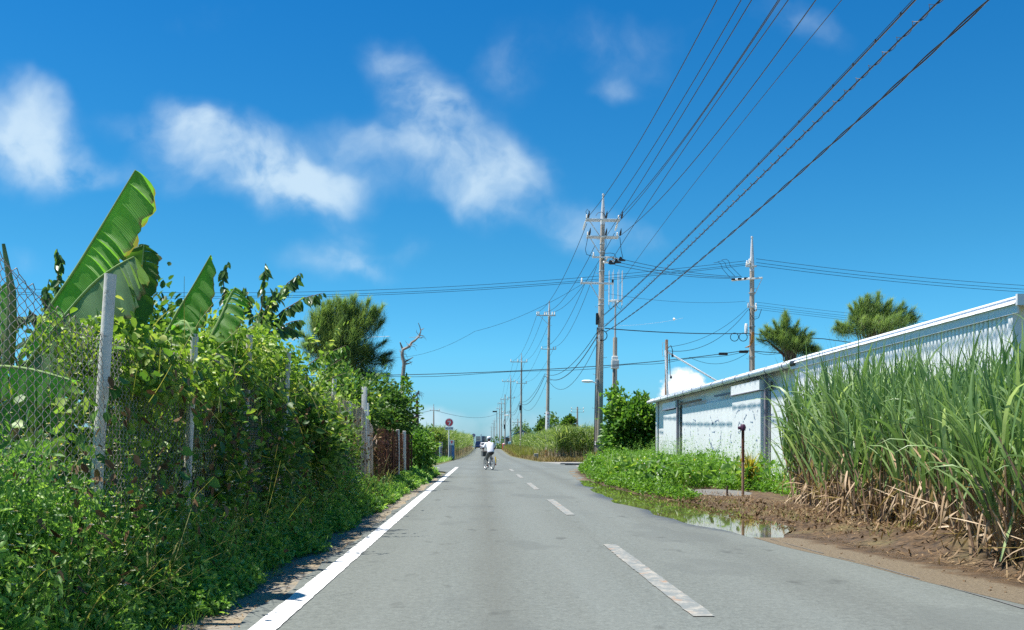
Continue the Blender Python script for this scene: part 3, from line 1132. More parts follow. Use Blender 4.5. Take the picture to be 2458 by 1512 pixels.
def stroke(pts, r=.02, gapf=.4, seedv=0, dep=.128):
    g = random.Random(seedv)
    mk = MB()
    for (x0, y0), (x1, y1) in zip(pts[:-1], pts[1:]):
        n = max(2, int(math.hypot(x1 - x0, y1 - y0) / 3.2))
        for k in range(n):
            if g.random() < gapf:
                continue
            a, c = k / n, (k + .35 + g.random() * .55) / n
            j = g.uniform(-1, 1)
            A = (x0 + (x1 - x0) * a + j, y0 + (y1 - y0) * a)
            C = (x0 + (x1 - x0) * c + j * .3, y0 + (y1 - y0) * c)
            xw = WX - dep
            ya, za, yb, zb = wy(A[0]), wz(*A), wy(C[0]), wz(*C)
            dy, dz = yb - ya, zb - za
            l = math.hypot(dy, dz) or 1
            rr = r * g.uniform(.5, 1.3) * 1.15
            # marks run mostly upright: widen along the wall by the foreshortening there
            ny, nz = -dz / l * rr * 1.6, dy / l * rr
            mk.add([(xw, ya + ny, za + nz), (xw, ya - ny, za - nz), (xw, yb - ny * .6, zb - nz * .6), (xw, yb + ny * .6, zb + nz * .6)], [(0, 1, 2, 3)])
    mk.build("painted_mark", "blue_marks", wh, off=OFF)


def px5(x, y):
    """zoom of the door region back to picture columns and rows"""
    return ((2400 + x * 350 / 1654) * 2458 / 3605, (1400 + y * 320 / 1512) * 2458 / 3605)


def S5(lst, **k):
    stroke([px5(*p) for p in lst], **k)


S5([(100, 490), (105, 620)], seedv=1, gapf=.55)
S5([(198, 400), (200, 650)], seedv=2, gapf=.25)
S5([(180, 380), (250, 360), (300, 390)], seedv=3, gapf=.6)
S5([(322, 460), (325, 640)], seedv=4, gapf=.3)
S5([(95, 740), (120, 690)], seedv=5, gapf=.4)
S5([(300, 730), (315, 800)], seedv=6, gapf=.2)
S5([(530, 300), (560, 370), (575, 430), (530, 470), (520, 580), (518, 700), (545, 800), (590, 880), (630, 940)], seedv=7, gapf=.28)
S5([(635, 300), (665, 360), (705, 440), (715, 560), (705, 680), (690, 800), (660, 900), (625, 940)], seedv=8, gapf=.32)
S5([(575, 430), (640, 380), (665, 370)], seedv=9, gapf=.4)
S5([(560, 570), (600, 570), (630, 540), (600, 510)], seedv=10, gapf=.45)
S5([(540, 740), (570, 800), (600, 870), (650, 860), (690, 810)], seedv=11, gapf=.3)
S5([(560, 690), (575, 760)], seedv=12, gapf=.4)
S5([(930, 380), (930, 400)], seedv=13, gapf=.1)
S5([(870, 740), (875, 650), (895, 540), (940, 490), (980, 520)], seedv=14, gapf=.35)
S5([(940, 490), (945, 600), (930, 700)], seedv=15, gapf=.4)
S5([(965, 660), (975, 750)], seedv=16, gapf=.2)
S5([(870, 740), (930, 740)], seedv=17, gapf=.5)
D1 = .328
S5([(1050, 350), (1070, 260), (1120, 205), (1170, 225)], seedv=18, gapf=.45, dep=D1, r=.014)
S5([(1130, 400), (1110, 460), (1112, 560), (1130, 595), (1145, 540), (1145, 440), (1130, 400)], seedv=19, gapf=.2, dep=D1)
S5([(1160, 450), (1215, 360), (1260, 270), (1300, 200), (1350, 190), (1385, 270), (1395, 370)], seedv=20, gapf=.4, dep=D1)
S5([(1300, 400), (1390, 410)], seedv=21, gapf=.5, dep=D1)
S5([(1310, 530), (1340, 480), (1370, 460)], seedv=22, gapf=.4, dep=D1)
S5([(1445, 200), (1430, 300)], seedv=23, gapf=.4, dep=D1)
S5([(1430, 720), (1450, 660), (1470, 650)], seedv=24, gapf=.5, dep=D1)
S5([(1130, 840), (1180, 790), (1210, 700)], seedv=25, gapf=.5, dep=D1, r=.012)
D2 = .148
S5([(1570, 320), (1580, 280), (1610, 270)], seedv=26, gapf=.3, dep=D2)
S5([(1600, 430), (1610, 380), (1640, 360)], seedv=27, gapf=.3, dep=D2)
S5([(1630, 460), (1645, 500)], seedv=28, gapf=.1, dep=D2)
S5([(1630, 780), (1645, 800)], seedv=29, gapf=.1, dep=D2)
# ------------------------------------------------------------------ utility poles


def insulator(mb, c, h=.22, r=.06):
    x, y, z = c
    mb.lathe((x, y, z), [(r * .5, 0), (r, h * .18), (r * .6, h * .32), (r * .95, h * .45), (r * .55, h * .6), (r * .85, h * .75), (r * .4, h)], 8)


def crossarm(root, z, x0, x1, ins, y=-.16, brace=True, th=.10, mat="pale_steel", axis="X", ir=.06, ih=.22):
    """steel arm in front of the pole, with its insulators; x0..x1 along the arm"""
    def pt(a, d, h):
        return (a, d, h) if axis == "X" else (d, a, h)
    b = MB()
    s = (x1 - x0, th, th) if axis == "X" else (th, x1 - x0, th)
    b.box(pt((x0 + x1) / 2, y, z), s, bev=.012)
    arm = b.build("crossarm", mat, root)
    for a in ins:
        m = MB()
        insulator(m, pt(a, y, z + th / 2), ih, ir)
        m.build("insulator", "porcelain", arm, True)
    if brace:
        m = MB().tube([pt(x0 * .75, y - .02, z - .03), pt(-.10, y + .02, z - .85)], .022, 6)
        m.build("brace", "pale_steel", root)
    return arm


def utility_pole(label, X, Y, H, r0=.21, r1=.12, cap=1.3, lean=0.0, steps=True, band=True, group=None, z0=None, mat="concrete_pole", name="utility_pole"):
    z0 = gzf(Y) - .06 if z0 is None else z0
    t = thing(name, label, "utility pole", (X, Y, z0), group=group)
    t.rotation_euler = (0, lean, 0)
    b = MB()
    n = 10
    top = H - cap
    b.tube([(0, 0, top * k / n) for k in range(n + 1)], [r0 + (r1 - r0) * k / n for k in range(n + 1)], 16)
    b.build("shaft", mat, t, True)
    if cap:
        MB().lathe((0, 0, top - .35), [(r1 + .012, 0), (r1 + .008, .40), (r1 * .62, cap * .75 + .2), (r1 * .42, cap + .20), (r1 * .50, cap + .21), (r1 * .55, cap + .27), (r1 * .45, cap + .35)], 12).build("pole_cap", "cap_grey", t, True)
    if band:
        rb = r0 + (r1 - r0) * .06 + .006
        MB().lathe((0, 0, .35), [(rb, 0), (rb - .003, .62)], 24).build("stripe_band", "stripe_band", t, True)
    if steps:
        k, sgn = 2.4, 1
        while k < top - 1:
            rr = r0 + (r1 - r0) * k / top
            MB().tube([(sgn * rr * .6, 0, k), (sgn * (rr + .17), 0, k), (sgn * (rr + .17), 0, k + .05)], .011, 5).build("step_bolt", "galvanised", t)
            k += .9
            sgn = -sgn
    return t


PX0 = 6.42
poles = {}
# --- the first, nearest pole
p = utility_pole("nearest tall concrete utility pole with two double crossarms, switches and a street lamp", 6.24, 50, 14.75, .225, .115, 1.32, R(1.05), z0=-.03)
poles[1] = p
for z, x0, x1 in ((13.33, -.92, .92), (12.42, -.85, .86)):
    for yy in (-.15, .15):
        crossarm(p, z, x0, x1, [], y=yy, brace=False, th=.085)
    m = MB().tube([(x0 * .82, -.16, z - .04), (-.1, -.14, z - .95)], .024, 6)
    m.build("brace", "pale_steel", p)
    for x in ((x0 + .04), x1 - .10, .0):
        m = MB()
        insulator(m, (x, -.2 if x else .2, z + .04), .20, .055)
        m.build("insulator", "porcelain", p, True)
    for x in (x0 + .12, .14, x1 + .04):
        MB().tube([(x, -.22, z + .06), (x + .02, -.30, z + .20), (x + .05, -.32, z + .42)], [.05, .055, .012], 7).build("wire_clamp", "black_rubber", p, True)
    for x in (x0 - .05, x1 - .16):
        if z > 13:
            MB().tube([(x + .06, .2, z - .05), (x + .02, .3, z - .25), (x - .04, .38, z - .46)], [.035, .055, .035], 8).build("strain_insulator", "porcelain", p, True)
MB().tube([(-.86, -.2, 13.5), (-.93, -.2, 13.72), (-.86, -.2, 13.86), (-.76, -.2, 13.72), (-.74, -.2, 13.5)], .014, 6).build("jumper_wire", "cable_black", p, True)
MB().tube([(-.40, -.2, 13.5), (-.3, -.2, 13.66), (-.1, -.2, 13.72), (.05, -.2, 13.62), (.12, -.2, 13.45)], .014, 6).build("jumper_wire", "cable_black", p, True)
MB().tube([(-.80, -.2, 12.35), (-.92, -.2, 11.7), (-.85, -.2, 11.45), (-.62, -.2, 11.38), (-.2, -.2, 11.33)], .015, 6).build("jumper_wire", "cable_black", p, True)
MB().tube([(.9, -.2, 12.4), (.95, -.2, 12.0), (.98, -.2, 11.7), (1.08, -.22, 11.3)], .016, 6).build("jumper_wire", "cable_black", p, True)
MB().tube([(.1, -.2, 11.52), (.4, -.25, 11.54), (.62, -.25, 11.5), (.72, -.25, 11.3), (.72, -.25, 11.12)], .014, 6).build("jumper_wire", "cable_black", p, True)
MB().tube([(.15, -.2, 12.4), (.18, -.2, 12.0), (.12, -.2, 11.6), (.05, -.2, 11.1), (.1, -.1, 10.4)], .014, 6).build("jumper_wire", "cable_black", p, True)
crossarm(p, 11.32, -.55, .62, [-.48], y=-.2, brace=False, th=.09)
crossarm(p, 11.22, -.5, .55, [], y=.2, brace=False, th=.09, axis="Y")
for k, (x, z) in enumerate(((.30, 11.05), (.62, 11.14), (.86, 11.28))):
    MB().lathe((x, -.25 + .1 * k, z), [(.035, -.28), (.075, -.24), (.05, -.18), (.075, -.12), (.05, -.06), (.07, 0)], 8, "X").build("strain_insulator", "porcelain", p, True)
    MB().prism([(x, z - .07), (x + .08, z + .10), (x + .16, z + .10), (x + .22, z), (x + .38, z - .05), (x + .38, z - .11), (x + .1, z - .12)], (-.30 + .1 * k, -.2 + .1 * k)).build("switch", "black_rubber", p)
crossarm(p, 9.93, -1.15, .62, [-1.08], y=-.2, brace=False, th=.10)
MB().tube([(-.62, -.2, 9.88), (-.14, -.16, 9.1)], .022, 6).build("brace", "pale_steel", p)
MB().box((.56, -.22, 10.06), (.10, .10, .16), bev=.02).build("wire_clamp", "black_rubber", p)
for z in (10.6, 9.1, 12.05, 8.8, 7.55, 11.6):
    rr = .225 - .11 * z / 13.4
    MB().lathe((0, 0, z), [(rr + .02, 0), (rr + .02, .06)], 14).build("clamp_band", "pale_steel", p, True)
MB().box((-.22, -.1, 8.05), (.13, .16, .62), bev=.03).build("splice_box", "black_rubber", p)
MB().ring((.04, -.26, 7.15), .27, .022, "Y", 22, 6).build("cable_coil", "cable_black", p, True)
MB().box((-.12, -.28, 7.0), (.10, .06, .36), bev=.01).build("pole_tag", "white_plastic", p)
MB().tube([(.02, -.22, 7.0), (-.06, -.24, 6.2), (-.12, -.24, 4.8), (-.16, -.22, 2.0), (-.17, -.22, .2)], .018, 6).build("service_cable", "cable_grey", p, True)
MB().tube([(-.2, -.08, 7.6), (-.235, -.08, 4), (-.25, -.08, .1)], .028, 7).build("conduit", "cable_grey", p, True)
lamp = MB().tube([(-.16, -.1, 4.62), (-.30, -.1, 4.66), (-.42, -.1, 4.70)], .025, 7).build("lamp_arm", "galvanised", p, True)
MB().lathe((-.36, -.1, 4.72), [(.02, 0), (.055, -.05), (.085, -.25), (.075, -.5), (.03, -.62)], 10, "X").build("lamp_head", "white_plastic", lamp, True)
MB().box((-.16, -.14, 4.68), (.14, .12, .34), bev=.02).build("lamp_switch", "galvanised", p)
for z in (1.35, 1.42, 1.49):
    MB().ring((0, 0, z), .232, .022, "Z", 20, 6).build("rope", "white_plastic", p, True)
MB().box((.30, -.05, 1.72), (.20, .20, .42), bev=.02).build("meter_box", "porcelain", p)

# --- the row beyond
spec = {
    2: dict(Y=92, x=6.45, H=15.6, lean=R(.9), lab="second utility pole of the row, white poster with red writing wrapped low round it"),
    3: dict(Y=150, x=6.35, H=16.0, lean=R(.4), lab="third utility pole of the row, orange band at its foot before the cane"),
    4: dict(Y=195, x=6.1, H=15.6, lean=R(.2), lab="fourth utility pole of the row, pale blue box and small street lamp on it"),
    5: dict(Y=250, x=6.35, H=14.6, lean=0, lab="blunt topped utility pole without a spike, just before the red hydrant post"),
    6: dict(Y=300, x=6.5, H=15.8, lean=0, lab="distant spiked utility pole, sixth of the row"),
    7: dict(Y=345, x=6.8, H=16.0, lean=0, lab="distant utility pole, seventh of the row along the road"),
    8: dict(Y=395, x=6.6, H=16.0, lean=0, lab="distant utility pole with a dark bracket at its top"),
    9: dict(Y=450, x=6.5, H=14.5, lean=0, lab="far utility pole, ninth of the row along the road"),
    10: dict(Y=520, x=6.7, H=15.0, lean=0, lab="very far utility pole over the cyclist's cap, tenth of the row"),
    11: dict(Y=610, x=6.6, H=15.0, lean=0, lab="tiny utility pole at the far end of the row"),
}
GP = "utility poles in a row along the right side"
poles[1]["group"] = GP
for k, s in spec.items():
    near = k <= 4
    p = utility_pole(s["lab"], s["x"], s["Y"], s["H"], .20, .11, 1.25 if k not in (5, 8) else 0.0, s["lean"], steps=k <= 3, band=k <= 3, group=GP)
    poles[k] = p
    zt = s["H"]
    if k == 2:
        crossarm(p, zt - 1.45, -1.25, .62, [-1.2, -1.02, -.45, -.28, .30, .52], ih=.32, ir=.075)
        crossarm(p, zt - 4.75, -.72, .72, [-.68, .68, .45], brace=False, th=.07)
        MB().ring((0, -.02, 1.9), .215, .028, "Z", 20, 6).build("rope", "white_plastic", p, True)
        rb = .205
        MB().lathe((0, 0, 2.85), [(rb, 0), (rb - .002, 1.88)], 20).build("poster", "sign_white", p, True)
        pk = plain("faded_red", (.62, .30, .30), .6, var=.3, scale=12)
        MB().ring((.03, -.212, 4.48), .10, .022, "Y", 16, 5).build("lettering", pk, p)
        glyphs(p, pk, .035, -.212, 4.08, .24, 5, 12)
        MB().tube([(.34, -.1, 0), (.335, -.1, .55)], .055, 8).build("guy_guard", "yellow_paint", p, True)
        MB().tube([(.34, -.1, .5), (.32, -.1, 1.3)], .03, 8).build("guy_wire", "galvanised", p, True)
        MB().tube([(.33, -.1, 1.1), (.32, -.1, 1.75)], .05, 8).build("guy_guard", "yellow_paint", p, True)
        MB().box((.30, -.1, 2.25), (.2, .12, .4), bev=.02).build("meter_box", "porcelain", p)
    elif k in (3, 4, 5, 6, 7):
        crossarm(p, zt - 1.4, -1.75 if k < 5 else -1.2, .95, [-1.7 if k < 5 else -1.1, -.6, .85], ih=.4, ir=.09, brace=False, th=.12)
        crossarm(p, zt - 4.8, -.8, .9, [-.7, .8], ih=.3, ir=.08, brace=False, th=.10)
        if k == 3:
            MB().box((-.16, -.16, 7.3), (.3, .3, .8), bev=.05).build("splice_box", "black_rubber", p)
            MB().ring((0, 0, 2.2), .22, .04, "Z", 16, 6).build("rope", "white_plastic", p, True)
            MB().box((.32, -.1, 3.0), (.22, .2, .8), bev=.03).build("meter_box", "porcelain", p)
        if k == 4:
            MB().box((-.2, -.3, 1.2), (.62, .3, 1.0), bev=.06).build("meter_box", "sign_text_blue", p)
            MB().box((.32, -.1, 2.3), (.2, .2, .7), bev=.03).build("pole_tag", "porcelain", p)
            MB().lathe((-.3, -.1, 7.2), [(.03, 0), (.10, -.1), (.12, -.6), (.05, -1.1)], 8, "X").build("lamp_head", "white_plastic", p, True)
        if k == 5:
            MB().box((-.16, -.16, 6.0), (.35, .35, 1.2), bev=.05).build("splice_box", "black_rubber", p)
    elif k == 8:
        MB().box((-.9, -.1, zt - .5), (1.8, .35, .55), bev=.05).build("crossarm", "black_rubber", p)
    else:
        crossarm(p, zt - 1.4, -1.0, .8, [], brace=False, th=.16)
        crossarm(p, zt - 4.5, -.7, .7, [], brace=False, th=.14)

# --- pole behind the warehouse (side road)
PA = at(1805, 1073, 60)
pa = utility_pole("concrete utility pole behind the warehouse roof with slanted crossarms and orange cable", PA.x, 60, 14.75, .21, .14, 1.9, 0, band=False)
crossarm(pa, 13.0, -.5, .5, [-.45, -.1, .42], y=-.2, axis="Y", brace=False, ih=.24, ir=.07)
crossarm(pa, 12.8, -.45, .25, [-.4], y=-.18, brace=False, ih=.2)
arm = crossarm(pa, 12.0, -1.25, .72, [], y=-.2, brace=False, th=.10)
arm.rotation_euler = (0, 0, R(-30))
for k in range(3):
    x = -1.0 + k * .36
    MB().lathe((x, .30 - k * .16, 12.04), [(.03, 0), (.07, .05), (.045, .1), (.07, .15), (.045, .2), (.06, .26)], 8, "X").build("strain_insulator", "porcelain", pa, True)
    MB().box((x - .12, .30 - k * .16, 12.06), (.24, .1, .12), bev=.03).build("switch", "black_rubber", pa)
MB().tube([(.50, -.46, 11.95), (.14, -.12, 11.0)], .02, 6).build("brace", "pale_steel", pa)
crossarm(pa, 10.2, -.35, .25, [-.3, .2], y=-.2, brace=False, ih=.2)
crossarm(pa, 10.0, -.3, .3, [-.25, .25], y=.2, axis="Y", brace=False, ih=.2)
MB().lathe((-.42, -.15, 8.5), [(.09, 0), (.10, .1), (.10, .6), (.07, .64)], 12).build("antenna", "white_plastic", pa, True)
MB().tube([(-.42, -.15, 8.52), (-.40, -.15, 8.4), (-.12, -.12, 8.42)], .02, 6).build("antenna_bracket", "galvanised", pa, True)
for k in range(3):
    MB().tube([(-.05 + .05 * k, -.22, 8.6), (-.10 + .05 * k, -.26, 8.2 - .1 * k), (-.18, -.25, 7.75), (-.3 - .1 * k, -.2, 7.6)], .022, 6).build("orange_cable", "orange_paint", pa, True)
MB().tube([(-.25, -.2, 10.1), (-.12, -.3, 9.55), (.1, -.3, 9.4), (.35, -.25, 9.5), (.55, -.2, 10.05)], .018, 6).build("jumper_wire", "cable_black", pa, True)
MB().tube([(-.2, -.2, 10.1), (-.17, -.22, 9.2), (-.17, -.22, 8.6)], .02, 6).build("jumper_wire", "cable_black", pa, True)
for z in (11.1, 8.95, 7.0, 5.6):
    MB().lathe((0, 0, z), [(.21, 0), (.21, .06)], 14).build("clamp_band", "galvanised", pa, True)

# --- antenna mast behind the first pole
am = thing("antenna_mast", "slim grey mast topped by a ring of eight white rod antennas", "antenna mast", (at(1474, 1073, 80).x, 80, -.05))
am.rotation_euler = (0, R(.5), 0)
MB().tube([(0, 0, 0), (0, 0, 5), (0, 0, 10.6)], [.26, .22, .18], 12).build("mast", "concrete_pole", am, True)
MB().tube([(0, 0, 10.4), (0, 0, 13.6)], [.085, .075], 10).build("mast_top", "galvanised", am, True)
MB().ring((0, 0, 13.72), .56, .03, "Z", 24, 6).tube([(-.62, 0, 13.72), (.62, 0, 13.72)], .03, 6).tube([(0, -.56, 13.72), (0, .56, 13.72)], .03, 6).build("antenna_frame", "pale_steel", am)
for k in range(8):
    w = 2 * math.pi * k / 8 + .35
    x, y = .60 * math.cos(w), .56 * math.sin(w)
    MB().tube([(x, y, 13.35), (x, y, 14.0), (x, y, 16.3)], [.02, .026, .022], 7).build("rod_antenna", "white_plastic", am, True)
MB().tube([(-.58, 0, 13.4), (-.5, 0, 13.05), (-.25, 0, 13.1), (-.08, 0, 13.4)], .02, 5).build("feed_cable", "cable_black", am, True)
MB().tube([(.58, 0, 13.4), (.45, 0, 13.0), (.2, 0, 13.2), (.08, 0, 13.4)], .02, 5).build("feed_cable", "cable_black", am, True)
MB().box((0, -.05, 8.3), (.62, .6, .75), bev=.05).build("equipment_box", "pale_steel", am)
MB().box((-.02, -.02, 8.85), (.5, .5, .3), bev=.05).build("equipment_box", "porcelain", am)
MB().box((-.33, -.15, 5.1), (.3, .3, .5), bev=.03).build("equipment_box", "galvanised", am)
MB().box((-.42, -.1, 3.9), (.5, .35, .62), bev=.03).build("equipment_box", "pale_steel", am)
MB().box((.40, -.1, 3.92), (.38, .35, .62), bev=.03).build("equipment_box", "pale_steel", am)
MB().tube([(-.1, -.25, 8), (-.13, -.26, 6), (-.16, -.27, 3)], .05, 6).build("feed_cable", "cable_black", am, True)

# --- small service pole with a white pipe, at the far corner of the warehouse
q = at(1598, 1073, 48)
sp = thing("service_pole", "short rusty service pole with a white conduit strapped on, beyond the warehouse corner", "utility pole", (q.x, 48, -.05))
sp.rotation_euler = (0, R(.4), 0)
MB().tube([(0, 0, 0), (0, 0, 6.75)], [.085, .075], 10).build("shaft", "rust_pale", sp, True)
MB().tube([(.14, -.09, 0), (.12, -.09, 3), (.02, -.09, 4.4), (-.08, -.09, 6.2)], .05, 8).build("conduit", "white_plastic", sp, True)
MB().tube([(.05, -.05, 6.3), (.2, -.08, 6.45), (.29, -.08, 6.2), (.29, -.08, 5.95)], .022, 6).build("service_cable", "cable_black", sp, True)
MB().lathe((.29, -.08, 5.85), [(.03, .14), (.06, .08), (.05, 0)], 8).build("connector", "black_rubber", sp, True)
MB().tube([(.12, -.08, 6.0), (.16, -.08, 5.4), (.18, -.08, 4.9)], .018, 6).build("service_cable", "cable_black", sp, True)
MB().lathe((.22, -.08, 4.75), [(.02, .16), (.06, .08), (.04, 0)], 8).build("connector", "black_rubber", sp, True)
MB().tube([(-.08, 0, 6.6), (-.2, 0, 6.6), (-.2, 0, 5.9), (-.08, 0, 5.9)], .014, 5).build("bracket", "galvanised", sp)

# --- far poles
q = at(1041, 1073, 150)
fp = utility_pole("thin far utility pole rising from the left cane field", q.x, 150, 7.9, .16, .09, .9, 0, steps=False, band=False)
crossarm(fp, 6.85, -.6, 1.0, [-.5, .9], brace=False, th=.09, ih=.25)
q = at(1386, 1073, 140)
fp = utility_pole("thin far utility pole standing above the right cane field", q.x, 140, 7.1, .15, .11, 0, 0, steps=False, band=False)
for z in (6.3, 6.75):
    crossarm(fp, z, -.95, .95, [-.9, .9], brace=False, th=.05, ih=.25, ir=.08)
q = at(1243, 1073, 230)
fp = utility_pole("small far pole beside the blue roofed house", q.x, 230, 7.5, .17, .12, 0, 0, steps=False, band=False)
crossarm(fp, 6.6, -1.4, .6, [-1.3, .4], brace=False, th=.12, ih=.3, ir=.1)
# three wooden poles of the side road line, left of the road
q = at(1003, 1073, 60)
dp = thing("wooden_post", "dark bare wooden post rising over the left bushes", "post", (q.x, 60, -.05))
MB().tube([(0, 0, 0), (-.02, 0, 2.5), (-.06, 0, 4.25)], [.11, .10, .085], 9).build("shaft", "dark_wood", dp, True)
MB().tube([(-.1, -.06, 2.0), (-.1, -.06, 3.4)], .05, 6).build("conduit", "purple_ink", dp, True)


# ------------------------------------------------------------------ wires
def sagpts(a, b, sag, n=22):
    a, b = Vector(a), Vector(b)
    return [a.lerp(b, k / n) - Vector((0, 0, sag * 4 * (k / n) * (1 - k / n))) for k in range(n + 1)]


def spans(pts, sags, n=16):
    out = []
    for k in range(len(pts) - 1):
        s = sagpts(pts[k], pts[k + 1], sags[k] if hasattr(sags, "__len__") else sags, n)
        out += s if k == 0 else s[1:]
    return out


def wire(label, pts, r=.013, mat="cable_black", cat="wire", group=None, n=5):
    b = MB().tube(pts, r, n)
    return tag(b.build("power_wire", mat, None, True), label, cat, group)


def thru(A, ex, X, Y0=-6, n=40):
    """a wire from the first pole at A that passes overhead: leaves the picture's top at column ex"""
    uu = (ex - VX) / F
    Ye = X / uu
    Ze = EYE + 1073 / F * Ye
    A = Vector(A)
    # parabola through A (Y=50) and (Ye, Ze) with the same height again at Y=0
    L = A.y
    c = (A.z - Ze) / (Ye * (L - Ye)) if 0 < Ye < L else .002
    out = []
    for k in range(n + 1):
        y = L + (Y0 - L) * k / n
        z = A.z - c * y * (L - y)
        out.append(Vector((A.x + (X - A.x) * min(1, (L - y) / (L - Ye)), y, z)))
    return out


def tipz(k, dz):
    return poles[k].location.z + spec[k]["H"] - dz if k != 1 else None


HV = "high voltage wires along the row of poles"
P1 = lambda px, py, dy=0: at(px, py, 50 + dy)
# overhead, from the first pole towards and past the camera
wire("high wire leaving the top left arm of the nearest pole", thru(P1(1412, 520), 1721, 5.75), .0138, group=HV)
wire("left one of two close wires from the middle of the nearest pole", thru(P1(1452, 522), 1779, 6.6), .0138, group=HV)
wire("right one of two close wires from the middle of the nearest pole", thru(P1(1456, 566), 1804, 6.65), .0138, group=HV)
wire("left one of three bunched wires from the top right arm", thru(P1(1486, 520), 1868, 7.3), .0138, group=HV)
wire("middle one of three bunched wires from the top right arm", thru(P1(1478, 540), 1872, 7.2), .013, group=HV)
wire("right one of three bunched wires from the top right arm", thru(P1(1470, 622), 1892, 7.25), .013, group=HV)
wire("wire from the right end of the second crossarm of the nearest pole", thru(P1(1488, 566), 1958, 7.35), .0138, group=HV)
wire("thin wire from the low arm, passing over the rod antennas", thru(P1(1488, 681), 2020, 7.4), .009, group=HV)
# along the row
dz = {"l": (-1.0, 1.15), "m": (-.35, 1.15), "r": (.5, 1.15)}
for nm, ox, px, py in (("left", -1.05, 1409, 536), ("middle", -.40, 1428, 590), ("right", .45, 1475, 560)):
    pts = [P1(px, py)]
    sg = []
    for k in (2, 3, 4, 5, 6, 7):
        pts.append(Vector((poles[k].location.x + (ox if k < 3 else ox * 1.25) + .15, spec[k]["Y"] - .1, tipz(k, 1.1))))
        sg.append(.9 if k == 2 else 1.1)
    wire(f"{nm} one of the three wires along the pole tops beyond the nearest pole", spans(pts, sg), .016, group=HV)
for nm, ox, px, py in (("left", -.6, 1406, 676), ("right", .65, 1432, 640)):
    pts = [P1(px, py)]
    for k in (2, 3, 4, 5, 6):
        pts.append(Vector((poles[k].location.x + ox + .1, spec[k]["Y"] - .1, tipz(k, 4.5))))
    wire(f"{nm} thin wire between the lower arms of the pole row", spans(pts, 1.0), .013, group=HV)
GC = "telephone cables along the row of poles"


def twist(pts, r, rad, turns, phase, n=6):
    """a strand wound round a path"""
    dens = []
    for k in range(len(pts) - 1):
        for j in range(n):
            dens.append(pts[k].lerp(pts[k + 1], j / n))
    out = []
    m = len(dens)
    for k, q in enumerate(dens):
        w = phase + turns * 2 * math.pi * k / m
        out.append(q + Vector((math.cos(w) * rad, 0, math.sin(w) * rad)))
    return out


c1 = thru(P1(1449, 757), 2197, 6.5, n=60)
o = tag(MB().tube(c1, .015, 6).build("telephone_cable", "cable_black", None, True), "upper telephone cable with clips, left of the three thick cables overhead", "cable", GC)
MB().tube([q + Vector((.0, 0, .045)) for q in c1], .008, 4).build("messenger_wire", "cable_grey", o)
cl = MB()
for k in range(2, 60):
    for j in (0,):
        q = c1[k].lerp(c1[min(k + 1, 60)], j)
        cl.box(q + Vector((0, 0, .02)), (.022, .03, .065))
cl.build("cable_clip", "cable_grey", o)["kind"] = "stuff"
c2 = thru(P1(1451, 784), 2257, 6.5, n=60)
o = tag(MB().tube(c2, .015, 6).build("telephone_cable", "cable_black", None, True), "middle telephone cable wound with a spiral hanger wire", "cable", GC)
MB().tube(twist([q + Vector((0, 0, .03)) for q in c2], 0, .05, 105, 0, 36), .0055, 4).build("spiral_hanger", "cable_grey", o)
c3 = thru(P1(1453, 797), 2372, 6.5, n=60)
o = tag(MB().tube(twist(c3, 0, .016, 26, 0), .012, 5).tube(twist(c3, 0, .016, 26, math.pi), .012, 5).build("telephone_cable", "cable_black", None, True), "lowest telephone cable, two strands twisted together, far right overhead", "cable", GC)
for nm, zs, r, s in (("upper", (7.62, 8.45, 8.3, 8.2, 8.0, 8.0), .02, 1.0), ("middle", (7.45, 8.25, 8.1, 8.0, 7.8, 7.8), .028, 1.3), ("lower", (7.2, 8.0, 7.8, 7.6, 7.4, 7.3), .016, 1.9)):
    pts = [Vector((6.38, 50, zs[0]))]
    for k, z in zip((2, 3, 4, 5, 6), zs[1:]):
        pts.append(Vector((poles[k].location.x + (.05 if nm == "lower" else -.2), spec[k]["Y"], z + poles[k].location.z)))
    wire(f"{nm} sagging telephone cable between the nearest poles and on down the road", spans(pts, s), r, cat="cable", group=GC)

# across the road
GX_ = "wires crossing the road at the junction"
for nm, dy, rr in (("top", 0, .013), ("middle", 9, .013), ("bottom", 14, .013)):
    a = at(1790, 626 + dy * .75, 60)
    c = at(20, 686 + dy * 1.05, 60)
    far = c + (c - a) * .35
    wire(f"{nm} one of three wires crossing the sky leftward from the pole behind the warehouse", spans([a, Vector((c.x - 8, 60, c.z + .35))], 1.35, 30), rr, group=GX_)
for nm, dy in (("top", 0), ("middle", 9), ("bottom", 16)):
    a = at(1815, 621 + dy, 60)
    wire(f"{nm} one of three wires running right from the pole top over the warehouse", spans([a, Vector((72, 62, a.z - .9))], 1.5, 24), .014, group=GX_)
for k, (nm, dy) in enumerate((("top", 0), ("second", 7), ("third", 12), ("lowest", 17))):
    a = at(1815, 725 + dy, 60)
    wire(f"{nm} of four thin wires running right below the pole top", spans([a, Vector((72, 64, a.z - .4))], 1.5, 24), .009, group=GX_)
for k, (nm, x0, y0, y1) in enumerate((("upper", 1501, 624, 664), ("middle", 1490, 631, 666), ("lower", 1476, 636, 668))):
    wire(f"{nm} one of three wires from the black switches to the pole behind the warehouse", spans([P1(x0, y0), at(1755 + 13 * (2 - k), y1, 60.2)], .18), .014, group=GX_)
for k, (x0, y0, x1, y1) in enumerate(((1727, 629, 1752, 666), (1737, 626, 1765, 664), (1746, 622, 1778, 663))):
    nm = ("left", "middle", "right")[k]
    a, c = at(x0 - 14, y0 + 2, 60), at(x1, y1, 60)
    wire(f"{nm} one of three looped drop wires left of the pole behind the warehouse", [a, at(x0 - 3, y0, 60), at(x0 + 3, y0 + 4, 60), at(x0 + 7, y0 + 16, 60), c], .014, group=GX_)
